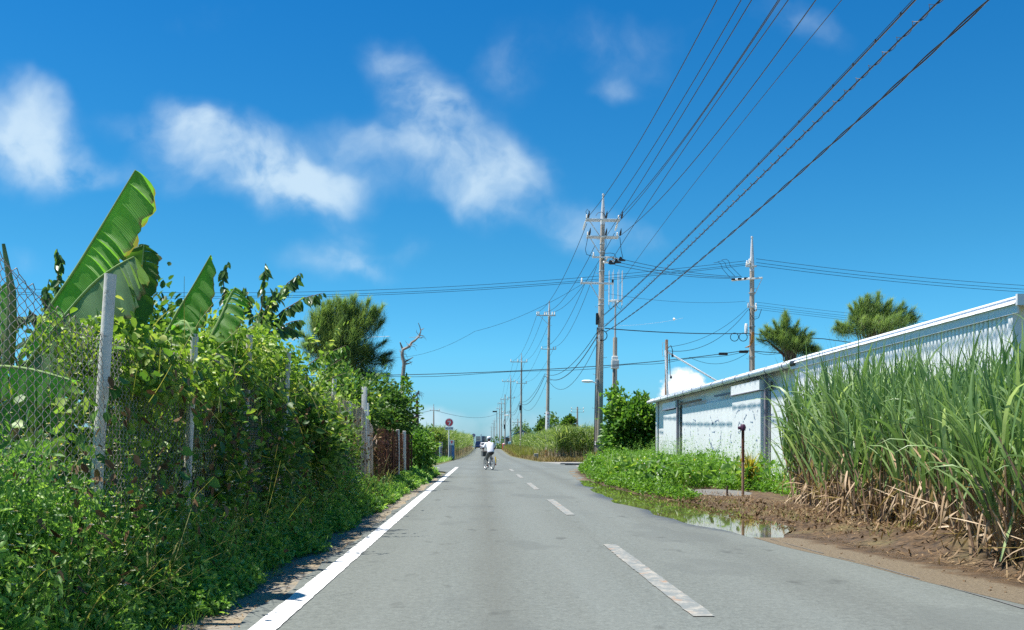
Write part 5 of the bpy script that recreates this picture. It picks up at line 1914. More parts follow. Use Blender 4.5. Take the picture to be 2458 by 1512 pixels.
casuarina("taller casuarina tree behind the corrugated part of the warehouse", 50, 2110, 1073, 2098, 785, 96, 76, 24000, 103, 1.8,
          wisps=[(2050, 770, 2040, 738), (2070, 760, 2064, 722), (2120, 765, 2140, 722), (2150, 770, 2168, 728), (2165, 780, 2190, 750), (2030, 800, 2010, 775), (2080, 760, 2080, 712), (2095, 760, 2108, 706), (2110, 760, 2130, 728), (2130, 770, 2175, 740), (2140, 780, 2208, 760), (2040, 800, 2002, 790), (2060, 760, 2052, 730), (2150, 790, 2195, 740)], needle=.45, wd=.020, group=CG, lobes=[(2060, 775, 24, 34), (2098, 758, 26, 42), (2138, 772, 26, 30), (2180, 772, 24, 18), (2030, 800, 22, 14), (2100, 800, 62, 24), (2016, 796, 14, 9), (2080, 735, 12, 22), (2110, 785, 80, 26), (2160, 750, 12, 14)])
q = at(1890, 850, 57.8)
tq_ = MB().tube([at(1897, 865, 58), at(1868, 840, 58), at(1842, 818, 58), at(1825, 815, 58)], [.10, .08, .05, .03], 7)
tag(tq_.build("bare_branch", "dark_wood", None, True), "dark bare branch reaching left below the leaning casuarina", "branch")

# dead tree
o = at(966, 1120, 42)
o.z = -.05
dt = thing("dead_tree", "bare grey dead tree with a crooked trunk, left of the road", "tree", o)
b = MB()


def trace(pts, r0, r1, Y=42.0, m=b, off=o, n=7):
    p_ = [at(x, y, Y + .05 * math.sin(x)) - off for x, y in pts]
    m.tube(p_, [r0 + (r1 - r0) * k / (len(p_) - 1) for k in range(len(p_))], n)


trace([(962, 1130), (964, 1050), (965, 985), (966, 911), (970, 873), (965, 851), (967, 839), (982, 832), (988, 822), (996, 817)], .11, .05)
trace([(996, 817), (1003, 810), (1007, 806), (1010, 795), (1008, 785), (1004, 775)], .045, .014)
trace([(967, 840), (964, 832), (960, 821)], .06, .025)
trace([(970, 873), (975, 866), (984, 862), (992, 857)], .05, .015)
trace([(970, 875), (982, 872), (990, 868)], .04, .012)
trace([(1003, 810), (1012, 811), (1016, 808)], .03, .01)
trace([(1009, 793), (1014, 790), (1018, 788)], .03, .01)
trace([(965, 975), (980, 964), (990, 958), (1000, 948), (1006, 938)], .08, .035)
trace([(1000, 948), (1003, 952), (1008, 962)], .03, .01)
trace([(985, 960), (975, 950), (968, 948)], .03, .01)
trace([(992, 957), (985, 945), (975, 942)], .025, .008)
for k in range(34):
    x, y = random.choice([(967, 850), (985, 830), (970, 870), (1006, 805), (990, 956), (1003, 945), (966, 905), (978, 866)])
    a = random.uniform(0, 6.28)
    l = random.uniform(8, 26)
    trace([(x, y), (x + math.cos(a) * l * .5, y + math.sin(a) * l * .45 - 2), (x + math.cos(a + .4) * l, y + math.sin(a + .4) * l * .8)], .014, .005, n=4)
b.build("trunk", "dead_wood", dt, True)
V, Q, r = crown_geo(at(976, 925, 41.8) - o, (.16, .2, .42), 70, .14, clumps=10)
link("leaf_shoot", np_mesh("leaf_shoot", V, Q, r), "leaf_bright", dt)

# weathered sticks of a dead plant on the fence
st = thing("dead_stick", "pale weathered sticks of a dead plant hanging at the fence below the small banana leaf", "dead plant", (-2.72, 9.1, 0))
b = MB()
o = Vector((-2.72, 9.1, 0))
for pts, r0, r1 in (([(512, 905), (505, 930), (500, 960), (493, 985), (488, 1020)], .022, .008), ([(522, 880), (524, 920), (528, 960), (530, 990)], .014, .006), ([(522, 880), (515, 900), (505, 925)], .012, .006), ([(526, 900), (538, 935), (545, 950)], .008, .004), ([(518, 900), (516, 950), (517, 985)], .008, .004)):
    trace(pts, r0, r1, 9.0, b, o, 6)
for k in range(7):
    trace([(502 + k, 848 + k * 3), (520, 850 + k * 3.2), (537, 856 + k * 3)], .012, .006, 9.0, b, o, 5)
b.build("stem", "dead_wood", st, True)


# ------------------------------------------------------------------ bananas
def banana_leaf(root, mid, fa, wa, fb, wb, n=46, tears=(), seed=0, prof=None, mat="banana_leaf", tip=.92):
    """mid: points of the rib; fa / fb: direction in which each half hangs, wa / wb its width"""
    g = random.Random(seed)
    P0 = [Vector(p) for p in mid]

    def rib(s):
        x = s * (len(P0) - 1)
        k = min(len(P0) - 2, int(x))
        u_ = x - k
        p0, p1, p2, p3 = P0[max(0, k - 1)], P0[k], P0[k + 1], P0[min(len(P0) - 1, k + 2)]
        return .5 * ((2 * p1) + (p2 - p0) * u_ + (2 * p0 - 5 * p1 + 4 * p2 - p3) * u_ ** 2 + (3 * p1 - p0 - 3 * p2 + p3) * u_ ** 3)

    prof = prof or (lambda s: min(1, (s / .16)) ** .6 * (1 if s < .74 else max(.30, 1 - ((s - .74) / .26) ** 2.2)))
    vs, fs, uv = [], [], []
    m = 5
    for side, (f, w) in enumerate(((fa, wa), (fb, wb))):
        f = Vector(f).normalized()
        cut = set()
        for tpos, tw in tears if side == 0 else ():
            cut.add((int(tpos * n), tw))
        cutd = dict(cut)
        prev = None
        shift = 0.0
        for k in range(n + 1):
            s = .06 + .94 * k / n
            c = rib(s)
            tg = (rib(min(1, s + .01)) - rib(max(0, s - .01))).normalized()
            ff = (f - tg * f.dot(tg) * .75).normalized()
            ww = w * prof(s) * (1 + .05 * math.sin(k * 1.7 + seed) + .05 * math.sin(k * .6 + seed))
            row = []
            newgap = k in cutd
            for j in range(m + 1):
                q = j / m
                sagv = Vector((0, 0, -1)) * (ww * .28 * q * q)
                ripple = Vector(ff.cross(tg)) * (.018 * math.sin(k * .9 + j * .6 + seed) * q)
                p = c + ff * (ww * q) + sagv + ripple + tg * (.16 * ww * q)
                row.append(p)
            base = len(vs)
            vs += row
            uv += [(s, j / m) for j in range(m + 1)]
            if prev is not None:
                for j in range(m):
                    fs.append((prev + j, base + j, base + j + 1, prev + j + 1))
            if newgap:        # a tear: start the blade again, swung away from the last strip
                tw = cutd[k]
                row2 = [c + ff * (ww * j / m) * (1 - .06 * tw) + Vector((0, 0, -1)) * (ww * .28 * (j / m) ** 2) + (tg * .30 * tw + Vector((0, 0, -.12 * tw)) + ff.cross(tg) * .10 * tw) * (j / m) * w for j in range(m + 1)]
                base = len(vs)
                vs += row2
                uv += [(s, j / m) for j in range(m + 1)]
            prev = base
    me = bpy.data.meshes.new("leaf")
    me.from_pydata(vs, [], fs)
    ul = me.uv_layers.new(name="UVMap")
    for lp in me.loops:
        ul.data[lp.index].uv = uv[lp.vertex_index]
    me.shade_smooth()
    lf = link("leaf", me, mat, root)
    b_ = MB().tube([rib(k / 14) for k in range(15)], [.015 * (1 - .85 * k / 14) + .003 for k in range(15)], 7)
    b_.build("midrib", "midrib", lf, True)
    return lf


BG_ = "banana plants behind the left fence"
o = Vector((-3.75, 7.9, 0))
ba = thing("banana_plant", "tall banana plant at the left with one huge leaf raised against the sky", "banana plant", o, group=BG_)
MB().tube([(0, 0, -.03), (.02, 0, .7), (.05, 0, 1.35), (.0, -.05, 1.8)], [.13, .115, .09, .05], 12).build("stem", "banana_stem", ba, True)
B = lambda x, y, Y: at(x, y, Y) - o
t1 = [(.22, 1.3), (.40, .9), (.52, 1.2), (.56, 1.5), (.60, 1.2), (.64, 1.7), (.68, 1.3), (.76, .7), (.84, .6), (.93, 1.2)]
banana_leaf(ba, [B(45, 860, 7.8), B(115, 745, 7.75), B(185, 640, 7.65), B(255, 525, 7.5), B(325, 408, 7.35)], (.80, -.28, -.52), .285, (-.10, .9, -.5), .34, tears=t1, seed=1, prof=lambda s: min(1, s / .12) ** .6 * (1 if s < .86 else max(.5, 1 - .5 * ((s - .86) / .14) ** 2)))
banana_leaf(ba, [B(62, 880, 7.7), B(130, 790, 7.45), B(215, 690, 7.3), B(275, 642, 7.2), B(322, 616, 7.15)], (.40, -.25, -.88), .34, (.1, .8, -.3), .3, tears=[(.55, 1.2), (.8, 1.4), (.84, .8), (.9, 1.2), (.68, .5)], seed=2, mat="banana_leaf_lit")
banana_leaf(ba, [B(290, 860, 8.4), B(318, 760, 8.4), B(338, 660, 8.35), B(346, 586, 8.3)], (.95, -.1, -.25), .155, (-.95, -.1, -.25), .15, tears=[(.3, .8), (.5, .9), (.7, .7), (.8, 1.1), (.9, 1)], seed=3, mat="banana_leaf_shaded", prof=lambda s: min(1, s / .1) ** .5 * (1 if s < .88 else max(.35, 1 - ((s - .88) / .12) ** 2)))
banana_leaf(ba, [B(300, 740, 8.7), B(305, 660, 8.75), B(318, 598, 8.8), B(322, 585, 8.8)], (.9, .3, -.3), .10, (-.9, .2, -.2), .08, tears=[(.5, .8)], seed=4, mat="banana_leaf_shaded")
banana_leaf(ba, [B(-130, 930, 6.7), B(-40, 884, 6.5), B(60, 884, 6.4), B(170, 912, 6.3)], (.25, -.1, -1), .19, (.1, .9, .1), .25, tears=[(.2, 1.2), (.35, .9), (.5, 1.3), (.6, .8), (.7, 1.1), (.82, 1.4)], seed=5)
banana_leaf(ba, [B(60, 870, 7.9), B(110, 860, 7.6), B(190, 890, 7.4), B(260, 980, 7.3)], (.1, -.3, -.9), .26, (.3, .8, -.1), .2, tears=[(.4, 1), (.6, 1), (.75, 1.2)], seed=6)
banana_leaf(ba, [B(30, 900, 8.2), B(60, 960, 8.0), B(130, 1010, 7.8), B(200, 1080, 7.7)], (.2, -.4, -.8), .26, (.3, .8, .0), .25, tears=[(.4, 1), (.7, 1.2)], seed=16, mat="banana_leaf_shaded")
banana_leaf(ba, [B(-40, 1010, 7.3), B(40, 950, 7.2), B(110, 935, 7.15), B(195, 985, 7.1)], (.25, -.2, -.95), .24, (.1, .8, .0), .2, tears=[(.3, 1), (.5, .8), (.65, 1.2), (.8, .9)], seed=21)
banana_leaf(ba, [B(55, 1020, 8.0), B(95, 920, 7.9), B(150, 850, 7.8), B(232, 838, 7.7)], (.55, -.2, -.8), .24, (-.5, .4, -.5), .2, tears=[(.4, 1.1), (.6, .9), (.8, 1.3)], seed=22, mat="banana_leaf_lit")
banana_leaf(ba, [B(150, 900, 8.9), B(200, 780, 9.0), B(262, 690, 9.1), B(300, 640, 9.1)], (.8, -.2, -.5), .2, (-.6, .4, -.5), .16, tears=[(.4, 1.1), (.7, 1.3)], seed=23, mat="banana_leaf_shaded")
MB().tube([B(18, 880, 7.0), B(27, 780, 6.95), B(28, 700, 6.9), B(8, 585, 6.85)], [.045, .04, .03, .012], 9).build("rolled_leaf", "banana_stem", ba, True)
banana_leaf(ba, [B(-60, 900, 7.2), B(-45, 800, 7.2), B(-20, 720, 7.15), B(15, 678, 7.1)], (.5, -.2, -.8), .24, (-.5, .5, -.6), .2, tears=[(.6, .6)], seed=7)
banana_leaf(ba, [B(180, 985, 6.9), B(215, 960, 6.85), B(245, 915, 6.8), B(255, 870, 6.8)], (.3, -.2, -.8), .05, (-.2, .3, -.8), .05, seed=8)
o = Vector((-3.35, 9.4, 0))
b2 = thing("banana_plant", "smaller banana plant with one pleated leaf rising out of the vines", "banana plant", o, group=BG_)
MB().tube([(0, 0, -.03), (0, 0, .9), (.02, 0, 1.7)], [.10, .085, .04], 12).build("stem", "banana_stem", b2, True)
banana_leaf(b2, [B(385, 830, 9.3), B(420, 760, 9.25), B(465, 685, 9.2), B(506, 612, 9.1)], (.82, -.3, -.5), .27, (-.1, .9, -.4), .2, tears=[(.28, 1.0), (.45, .7), (.66, .5)], seed=9,
            prof=lambda s: min(1, s / .1) ** .6 * (1 if s < .55 else max(.02, 1 - ((s - .55) / .45) ** 1.7)))
banana_leaf(b2, [B(410, 800, 9.3), B(440, 770, 9.1), B(462, 800, 9.0), B(478, 842, 8.95)], (.7, -.3, -.2), .07, (-.7, -.3, -.3), .07, seed=10)
banana_leaf(b2, [B(500, 820, 9.7), B(530, 760, 9.75), B(552, 710, 9.8), B(566, 690, 9.8)], (.95, -.2, -.15), .22, (-.9, .3, -.3), .05, tears=[(.35, 1.4), (.5, 1.6), (.62, 1.4), (.75, 1)], seed=11)
banana_leaf(b2, [B(330, 900, 9.0), B(380, 880, 8.8), B(420, 910, 8.7), B(440, 980, 8.6)], (.5, -.3, -.6), .18, (-.4, -.3, -.7), .16, tears=[(.5, 1)], seed=12)

# short grass at the edge of the asphalt, left
n = 2600
ys = 5.5 * (43 / 5.5) ** rng.random(n)
cl_ = np.sin(ys * 2.3) + np.sin(ys * 5.1 + 1) > .75
ys, n = ys[cl_], int(cl_.sum())
C = np.stack([-1.9 - rng.random(n) * .3, ys, np.zeros(n)], 1)
g = blades_geo(C, rng.random(n) * 6.28, rng.normal(1.0, .3, n), .06 + .10 * rng.random(n), np.interp(ys, [5, 43], [.006, .02]), rng.random(n) * 1.5, 3)
n2 = 2600
C = np.stack([-3.3 + 1.15 * rng.random(n2), 37.5 + 6 * rng.random(n2), np.zeros(n2)], 1)
g2 = blades_geo(C, rng.random(n2) * 6.28, rng.normal(1.0, .3, n2), .25 + .3 * rng.random(n2), .03, rng.random(n2) * 1.5, 3)
n3 = 5200
C = np.stack([np.zeros(n3), 61.5 + 33 * rng.random(n3), np.zeros(n3)], 1)
xe_ = np.interp(C[:, 1], [61, 66, 75, 88, 95], [-5.5, -3.4, -3.0, -2.75, -2.7])
C[:, 0] = xe_ - rng.random(n3) ** 1.4 * 6
g3 = blades_geo(C, rng.random(n3) * 6.28, rng.normal(1.0, .3, n3), .2 + .35 * rng.random(n3), .05, rng.random(n3) * 1.5, 3)
V, Q, r = merge(g, g2, g3)
tag(link("grass", np_mesh("grass", V, Q, r), "leaf_lush"), "short green grass at the left road edge and round the road sign", "grass", kind="stuff")
# litter of dead leaves and twigs on the left verge
n = 1500
ys = 4.8 * (36 / 4.8) ** rng.random(n)
C = np.stack([-2.0 + .22 * rng.normal(size=n), ys, .004 + .006 * rng.random(n)], 1)
C = C[C[:, 0] < -1.60]
n = len(C)
V, Q, r = leaves_geo(C, rdir(n) * np.array([[1, 1, .15]]), rdir(n, 2.5), .018 + .03 * rng.random(n), .010 + .01 * rng.random(n), rnd=rng.random(n))
tag(link("leaf_litter", np_mesh("leaf_litter", V, Q, r), "litter"), "dry brown leaf litter along the left verge", "litter", kind="stuff")

# bigger creeper leaves and coarse grass mixed into the left hedge
n = 1100
ys = 5.0 * (15 / 5.0) ** rng.random(n)
C = np.stack([-2.56 + .12 * rng.normal(size=n) - .25 * (rng.random(n) < .5), ys, .5 + 1.4 * rng.random(n) * np.clip((ys - 4.5) / 2, .15, 1)], 1)
sz = .045 + .05 * rng.random(n)
V, Q, r = leaves_geo(C, rdir(n, -.5) + np.array([[.3, -.3, 0]]), rdir(n, .5) + np.array([[.5, -.5, .3]]), sz * 1.25, sz * 1.05, fold=.08, droop=.2, rnd=rng.random(n))
tag(link("creeper_leaves", np_mesh("creeper_leaves", V, Q, r), "leaf_bright"), "broad heart shaped creeper leaves among the vines on the left fence", "creeper", kind="stuff")
n = 600
ys = 4.0 * (24 / 4.0) ** rng.random(n)
C = np.stack([-2.1 - .5 * rng.random(n), ys, .05 + .45 * rng.random(n)], 1)
V, Q, r = blades_geo(C, rng.random(n) * 6.28, rng.normal(.9, .35, n), .25 + .4 * rng.random(n), .007 + .006 * rng.random(n), .6 + 1.2 * rng.random(n), 5)
tag(link("coarse_grass", np_mesh("coarse_grass", V, Q, r), "olive_grass"), "coarse arching grass blades among the left weeds", "grass", kind="stuff")

# dead leaves caught in the hedge
n = 1100
ys = 4.6 * (24 / 4.6) ** rng.random(n)
C = np.stack([-2.42 + .16 * rng.normal(size=n), ys, .1 + 1.7 * rng.random(n) ** 1.2 * np.clip((ys - 3.5) / 3, .2, 1)], 1)
sz = .02 + .03 * rng.random(n)
V, Q, r = leaves_geo(C, rdir(n, -.8), rdir(n), sz * 1.9, sz, rnd=rng.random(n) * .7)
tag(link("dead_leaves", np_mesh("dead_leaves", V, Q, r), "litter"), "brown dead leaves caught in the hedge on the left", "dead leaves", kind="stuff")

# young shoots that stand up out of the vine heap
n = 90
ys = 9.9 * (19 / 9.9) ** rng.random(n)
z0 = np.interp(ys, [6.9, 9, 10.5, 12.8, 15.6, 19], [1.6, 1.6, 1.95, 1.9, 1.6, 1.1])
g = weeds_geo(np.stack([-2.72 + .14 * rng.normal(size=n), ys], 1), .5 + .55 * rng.random(n), 13, np.interp(ys, [6, 20], [.032, .05]), .03, .004, lean=.25 + .5 * rng.random(n), z0=z0)
tag(link("vine_shoots", np_mesh("vine_shoots", *g), "leaf_vine"), "young vine shoots standing up along the ragged top of the hedge", "vine shoots", kind="stuff")
# ------------------------------------------------------------------ right side: weeds before the warehouse
def right_pts(n):
    out = []
    while len(out) < n:
        y = 20.6 + 31 * rng.random()
        x = 3.5 + 4.9 * rng.random()
        lo_ = max(float(xr(y)) + .28 + .12 * math.sin(y * 1.9), float(np.interp(y, PUY, PUX)) + .06 if y < 33.6 else 0)
        if y > 46:
            lo_ = max(lo_, 4.7 + (y - 46) * .32)
        if x < lo_ or x > 8.05:
            continue
        if ((x - 5.95) / 1.25) ** 2 + ((y - 23.0) / 2.6) ** 2 < 1 or (y < 23.5 and x > 4.9 and x < 6.3):
            continue
        if y < 22 and x > 6.2:
            continue
        out.append((x, y))
    return np.array(out)


n = 5200
xy = right_pts(n)
d_ = xy[:, 0] - np.maximum(xr(xy[:, 1]), np.interp(xy[:, 1], PUY, PUX))
h = np.clip(.25 + d_ * .55, .2, 1) * (.62 + .22 * wave2(xy[:, 0], xy[:, 1], 61, 6, .3, 2)) * (.7 + .5 * rng.random(n))
h = np.maximum(h, .12) * np.interp(xy[:, 1], [20, 26, 34, 46, 52], [.8, 1.0, 1.25, 1.25, .7])
h = h * np.where((xy[:, 0] > 6.2) & (xy[:, 1] < 28), .5, 1.0)
g = weeds_geo(xy, h, 13, np.interp(xy[:, 1], [20, 50], [.042, .062]), .06, .005, leafL=1.6)
tag(link("lush_weeds", np_mesh("lush_weeds", *g), "leaf_lush"), "lush bright green weeds between the puddle and the white warehouse", "weeds", kind="stuff")
n = 260
y = 25 + 20 * rng.random(n)
xy = np.stack([6.8 + 1.4 * rng.random(n), y], 1)
g = weeds_geo(xy, .95 + .75 * rng.random(n), 16, np.full(n, .022), .05, .003, leafL=1.8)
tag(link("wispy_weeds", np_mesh("wispy_weeds", *g), "leaf_weed"), "tall wispy weeds in front of the warehouse doors", "weeds", kind="stuff")
n = 420
xy = right_pts(n)
C = np.stack([xy[:, 0], xy[:, 1], .45 + .5 * rng.random(n)], 1)
V, Q, r = leaves_geo(C, rdir(n), rdir(n, 2), .03 + .02 * rng.random(n), .03, rnd=rng.random(n))
tag(link("wild_flowers", np_mesh("wild_flowers", V, Q, r), "petal"), "pale wild flowers dotted over the lush weeds before the warehouse", "flowers", kind="stuff")
# tall grass and dry grass round the pole feet and at the far field edges
n = 3000
C = np.stack([5.6 + 3.2 * rng.random(n), 46 + 9 * rng.random(n), np.zeros(n)], 1)
C = C[(C[:, 0] > 4.9 + (C[:, 1] - 46) * .34)]
n = len(C)
g1 = blades_geo(C, rng.random(n) * 6.28, rng.normal(1.1, .3, n), .5 + .8 * rng.random(n), .025, rng.random(n) * 1.3, 4)
tag(link("tall_grass", np_mesh("tall_grass", *g1), "olive_grass"), "tall olive grass round the foot of the nearest pole and the bush", "grass", kind="stuff")
n = 15000
yy = 76 + 125 * rng.random(n) ** 1.5
inner = np.interp(yy, [76, 80, 92, 120, 200], [5.3, 5.0, 4.75, 4.1, 4.45]) + .15 * np.sin(yy)
C = np.stack([inner + rng.random(n) ** .8 * 3.2, yy, gz(yy) - .05], 1)
m2 = 6000
C2 = np.stack([5.5 + 45 * rng.random(m2), 76.5 + 2.2 * rng.random(m2), np.full(m2, -.05)], 1)
C = np.concatenate([C, C2])
n = len(C)
hl = .15 + .42 * rng.random(n)
mid_ = (C[:, 1] > 130) & (C[:, 1] < 190)
hl = np.where(mid_, hl * 1.5, hl)
hl = np.where(C[:, 1] < 79, hl * 1.15, hl)
V, Q, r = blades_geo(C, rng.random(n) * 6.28, rng.normal(1.1, .35, n), hl, .05, rng.random(n) * 1.5, 3)
tag(link("dry_grass", np_mesh("dry_grass", V, Q, r), "dry_grass"), "dry brown grass at the foot of the right cane field", "grass", kind="stuff")
n = 9000
yy = 105 + 95 * rng.random(n)
C = np.stack([np.interp(yy, [105, 120, 200], [4.6, 4.6, 5.0]) + rng.random(n) * 2.4, yy, gz(yy)], 1)
V, Q, r = blades_geo(C, rng.random(n) * 6.28, rng.normal(1.1, .3, n), .6 + .9 * rng.random(n), .06, rng.random(n) * 1.3, 3)
tag(link("tall_grass", np_mesh("tall_grass", V, Q, r), "olive_grass"), "olive roadside grass between the third and fourth poles", "grass", kind="stuff")

# debris of cane trash on the mud bank
n = 9000
yb = 6 * (24 / 6) ** rng.random(n)
db = .35 + rng.random(n) ** .6 * 2.3
C = np.stack([xr(yb) + db, yb, 0 * yb], 1)
C[:, 2] = bank_z(C[:, 0], C[:, 1]) + .01 + .05 * rng.random(n)
g1 = blades_geo(C, rng.random(n) * 6.28, rng.normal(.15, .35, n), (.06 + .22 * rng.random(n) ** 2) * np.interp(yb, [10, 14], [1, .45]), .010 + .012 * rng.random(n), rng.normal(.5, .6, n), 3)
n = 1800
yb = 6 * (24 / 6) ** rng.random(n)
C = np.stack([xr(yb) + .8 + rng.random(n) * 1.6, yb, 0 * yb], 1)
C[:, 2] = bank_z(C[:, 0], C[:, 1]) + .015
g2 = leaves_geo(C, rdir(n), rdir(n, 1.2), .03 + .06 * rng.random(n), .02 + .03 * rng.random(n), rnd=rng.random(n) * .5)
tag(link("cane_trash", np_mesh("cane_trash", *merge(g1, g2)), "litter"), "brown cane trash and clods strewn over the mud bank", "litter", kind="stuff")
n = 1500
yb = 8 + 14 * rng.random(n)
db = .9 + rng.random(n) * .9
C = np.stack([xr(yb) + db, yb, 0 * yb], 1)
C[:, 2] = bank_z(C[:, 0], C[:, 1])
keep = np.sin(yb * 2.7) + np.sin(db * 9 + yb) > .3
C = C[keep]
n = len(C)
V, Q, r = blades_geo(C, rng.random(n) * 6.28, rng.normal(.9, .4, n), .05 + .12 * rng.random(n), .009, rng.random(n) * 1.4, 3)
tag(link("sparse_grass", np_mesh("sparse_grass", V, Q, r), "olive_grass"), "sparse low grass on the mud bank", "grass", kind="stuff")
# pebbles and soil crumbs on the sandy edge
def crumb(n):
    b = MB()
    for k in range(n):
        y_ = 5.2 + 8 * random.random() ** 1.4
        x_ = float(xr(y_)) + random.uniform(-.15, .6)
        s_ = random.uniform(.004, .013)
        b.box((x_, y_, s_ * .3), (s_ * 1.6, s_ * 1.3, s_), Matrix.Rotation(random.random() * 6, 3, "Z") @ Matrix.Rotation(random.uniform(-.5, .5), 3, "X"))
    return b


tag(crumb(70).build("soil_crumbs", "mud" if False else plain("crumb_brown", (.20, .12, .06), .95, var=.4, scale=30)), "brown soil crumbs on the sandy right road edge", "soil", kind="stuff")

# ------------------------------------------------------------------ sugarcane
def cane_proto(seed):
    g = np.random.default_rng(seed)
    root = thing("sugarcane_clump", "green sugarcane clump with dry tan sheaths on the mud bank before the warehouse", "sugarcane", (0, 0, -50), group="sugarcane clumps along the mud bank")
    b = MB()
    G, Dg = [], []
    ns = int(g.integers(3, 6))
    for s in range(ns):
        x, y = g.normal(size=2) * .085
        a = g.random() * 6.283
        ln = abs(g.normal()) * .13 + .03
        H = 1.05 + .75 * g.random()
        base = np.array([x, y, -.05])
        top = base + np.array([math.cos(a) * ln * H, math.sin(a) * ln * H, H])
        mid = (base + top) / 2 + np.array([math.cos(a), math.sin(a), 0]) * (-.05 * H)
        pts = [Vector(base), Vector(base * .25 + mid * .75 - np.array([0, 0, .05])), Vector(mid), Vector(top)]
        b.tube(pts, [.015, .015, .014, .009], 6)
        nl = 9
        q = .38 + .62 * np.linspace(0, 1, nl) + g.normal(size=nl) * .03
        C = base + (top - base) * q[:, None]
        az = a + np.arange(nl) * math.pi * .97 + g.normal(size=nl) * .5
        el = 1.12 + .32 * q + g.normal(size=nl) * .10
        L = (.80 + .55 * g.random(nl)) * (.75 + .35 * np.sin(q * 3))
        cur = np.where(g.random(nl) < .26, 1.8 + .9 * g.random(nl), .35 + .8 * g.random(nl))
        G.append(blades_geo(C, az, np.minimum(el, 1.5), L, .034 + .020 * g.random(nl), cur, 7, twist=g.normal(size=nl) * 1.0, rnd=np.clip(g.normal(.5, .22, nl), 0, 1)))
        k2 = 2
        G.append(blades_geo(np.tile(top, (k2, 1)), a + g.random(k2) * 6, 1.42 + .1 * g.random(k2), .75 + .45 * g.random(k2), .024, .15 + .5 * g.random(k2), 6, rnd=g.random(k2) * .5))
        nd = 9
        q = .10 + .55 * g.random(nd)
        C = base + (top - base) * q[:, None]
        Dg.append(blades_geo(C, g.random(nd) * 6.28, np.where(g.random(nd) < .3, g.normal(.3, .6, nd), g.normal(-1.0, .35, nd)), .28 + .42 * g.random(nd), .016 + .022 * g.random(nd), g.normal(.7, .6, nd), 5, twist=g.normal(size=nd) * 1.5))
        ns2 = 4                       # papery sheaths that hug the stalk
        q = .1 + .5 * g.random(ns2)
        C = base + (top - base) * q[:, None]
        Dg.append(blades_geo(C, a + g.normal(size=ns2), 1.3 + .15 * g.normal(size=ns2), .22 + .16 * g.random(ns2), .034, g.random(ns2) * .6, 3))
    b.build("stalk", "cane_stalk", root, True)
    V, Q, r = merge(*G)
    link("foliage", np_mesh("foliage", V, Q, r), "cane_leaf", root)
    V, Q, r = merge(*Dg)
    link("dry_foliage", np_mesh("dry_foliage", V, Q, r), "dry_leaf", root)
    return root


protos = [cane_proto(200 + k) for k in range(9)]
spots = []
yy = 7.3
row = 0
while yy < 19.4:
    xf = 5.32 + (yy - 9.3) * .120
    xx = xf + random.uniform(-.05, .12)
    while xx < 8.1:
        spots.append((xx + random.uniform(-.10, .10), yy + random.uniform(-.16, .16)))
        xx += .36 if xx < xf + .8 else .62
    yy += .37
for k in range(9):          # the open left end of the stand
    spots.append((6.95 + .2 * k + random.uniform(-.08, .08), 20.0 + random.uniform(-.15, .2)))
used = set()
for k, (x, y) in enumerate(spots):
    v = k % len(protos)
    o = protos[v]
    if v in used:
        o = copy_tree(protos[v])
    used.add(v)
    o.location = (x, y, float(bank_z(np.array(x), np.array(y))))
    s = random.uniform(.86, 1.12) * float(np.interp(y, [7, 10, 14, 19], [.85, .86, 1.0, 1.2]))
    o.scale = (s, s, s * random.uniform(.95, 1.06))
    o.rotation_euler = (random.gauss(0, .04), random.gauss(-.02, .05), random.random() * 6.283)
for k, (x, y, ry_, rz_, lab) in enumerate(((6.85, 19.3, -.24, .2, "leftmost sugarcane clump, leaning out over the weeds with arched tips"),
                                          (5.2, 9.2, -.25, 1.0, "sugarcane clump in front of the stand, beside the pale leaf propped on the mud"))):
    o = copy_tree(protos[k * 3 + 1])
    o["label"] = lab
    o.location = (x, y, float(bank_z(np.array(x), np.array(y))))
    o.rotation_euler = (0, ry_, 0)
# fallen pale leaf on the bank at the right
V, Q, r = blades_geo(np.array([[4.98, 9.0, .10], [5.02, 9.05, .12]]), np.array([.45, .2]), np.array([1.15, 1.3]), np.array([.85, .6]), .035, np.array([.2, .2]), 5, rnd=np.array([.9, .8]))
tag(link("fallen_leaf", np_mesh("fallen_leaf", V, Q, r), "cane_leaf"), "pale cane leaf standing propped on the mud at the right edge", "leaf")


def far_cane(name, label, pts, n, H, wid=.07):
    """pts(n) gives base x, y of blades, nearest faces densest"""
    x, y = pts(n)
    z0 = gz(y)
    hz = (.25 + .62 * rng.random(n) ** .8) * H * (1 + .06 * wave2(x, y, 71, 5, .2, 1.2))
    C = np.stack([x, y, z0 + hz * .72], 1)
    g1 = blades_geo(C, rng.random(n) * 6.283, rng.normal(1.15, .25, n), .7 + .6 * rng.random(n), wid * (.6 + .6 * rng.random(n)), .6 + 2.0 * rng.random(n), 5, twist=rng.normal(size=n))
    k = n // 8
    x2, y2 = pts(k)
    C2 = np.stack([x2, y2, gz(y2) - .05], 1)
    g2 = blades_geo(C2, rng.random(k) * 6.283, rng.normal(1.45, .1, k), H * .42 * (.8 + .3 * rng.random(k)), wid * .55, .1 * rng.random(k), 3, rnd=rng.random(k))
    o_ = tag(link(name, np_mesh(name, *g1), "cane_far"), label, "sugarcane field", kind="stuff")
    s_ = tag(link("dry_cane_stems", np_mesh("dry_cane_stems", *g2), "dry_leaf"), "dry stems and trash inside " + label, "cane stems", kind="stuff")
    return o_


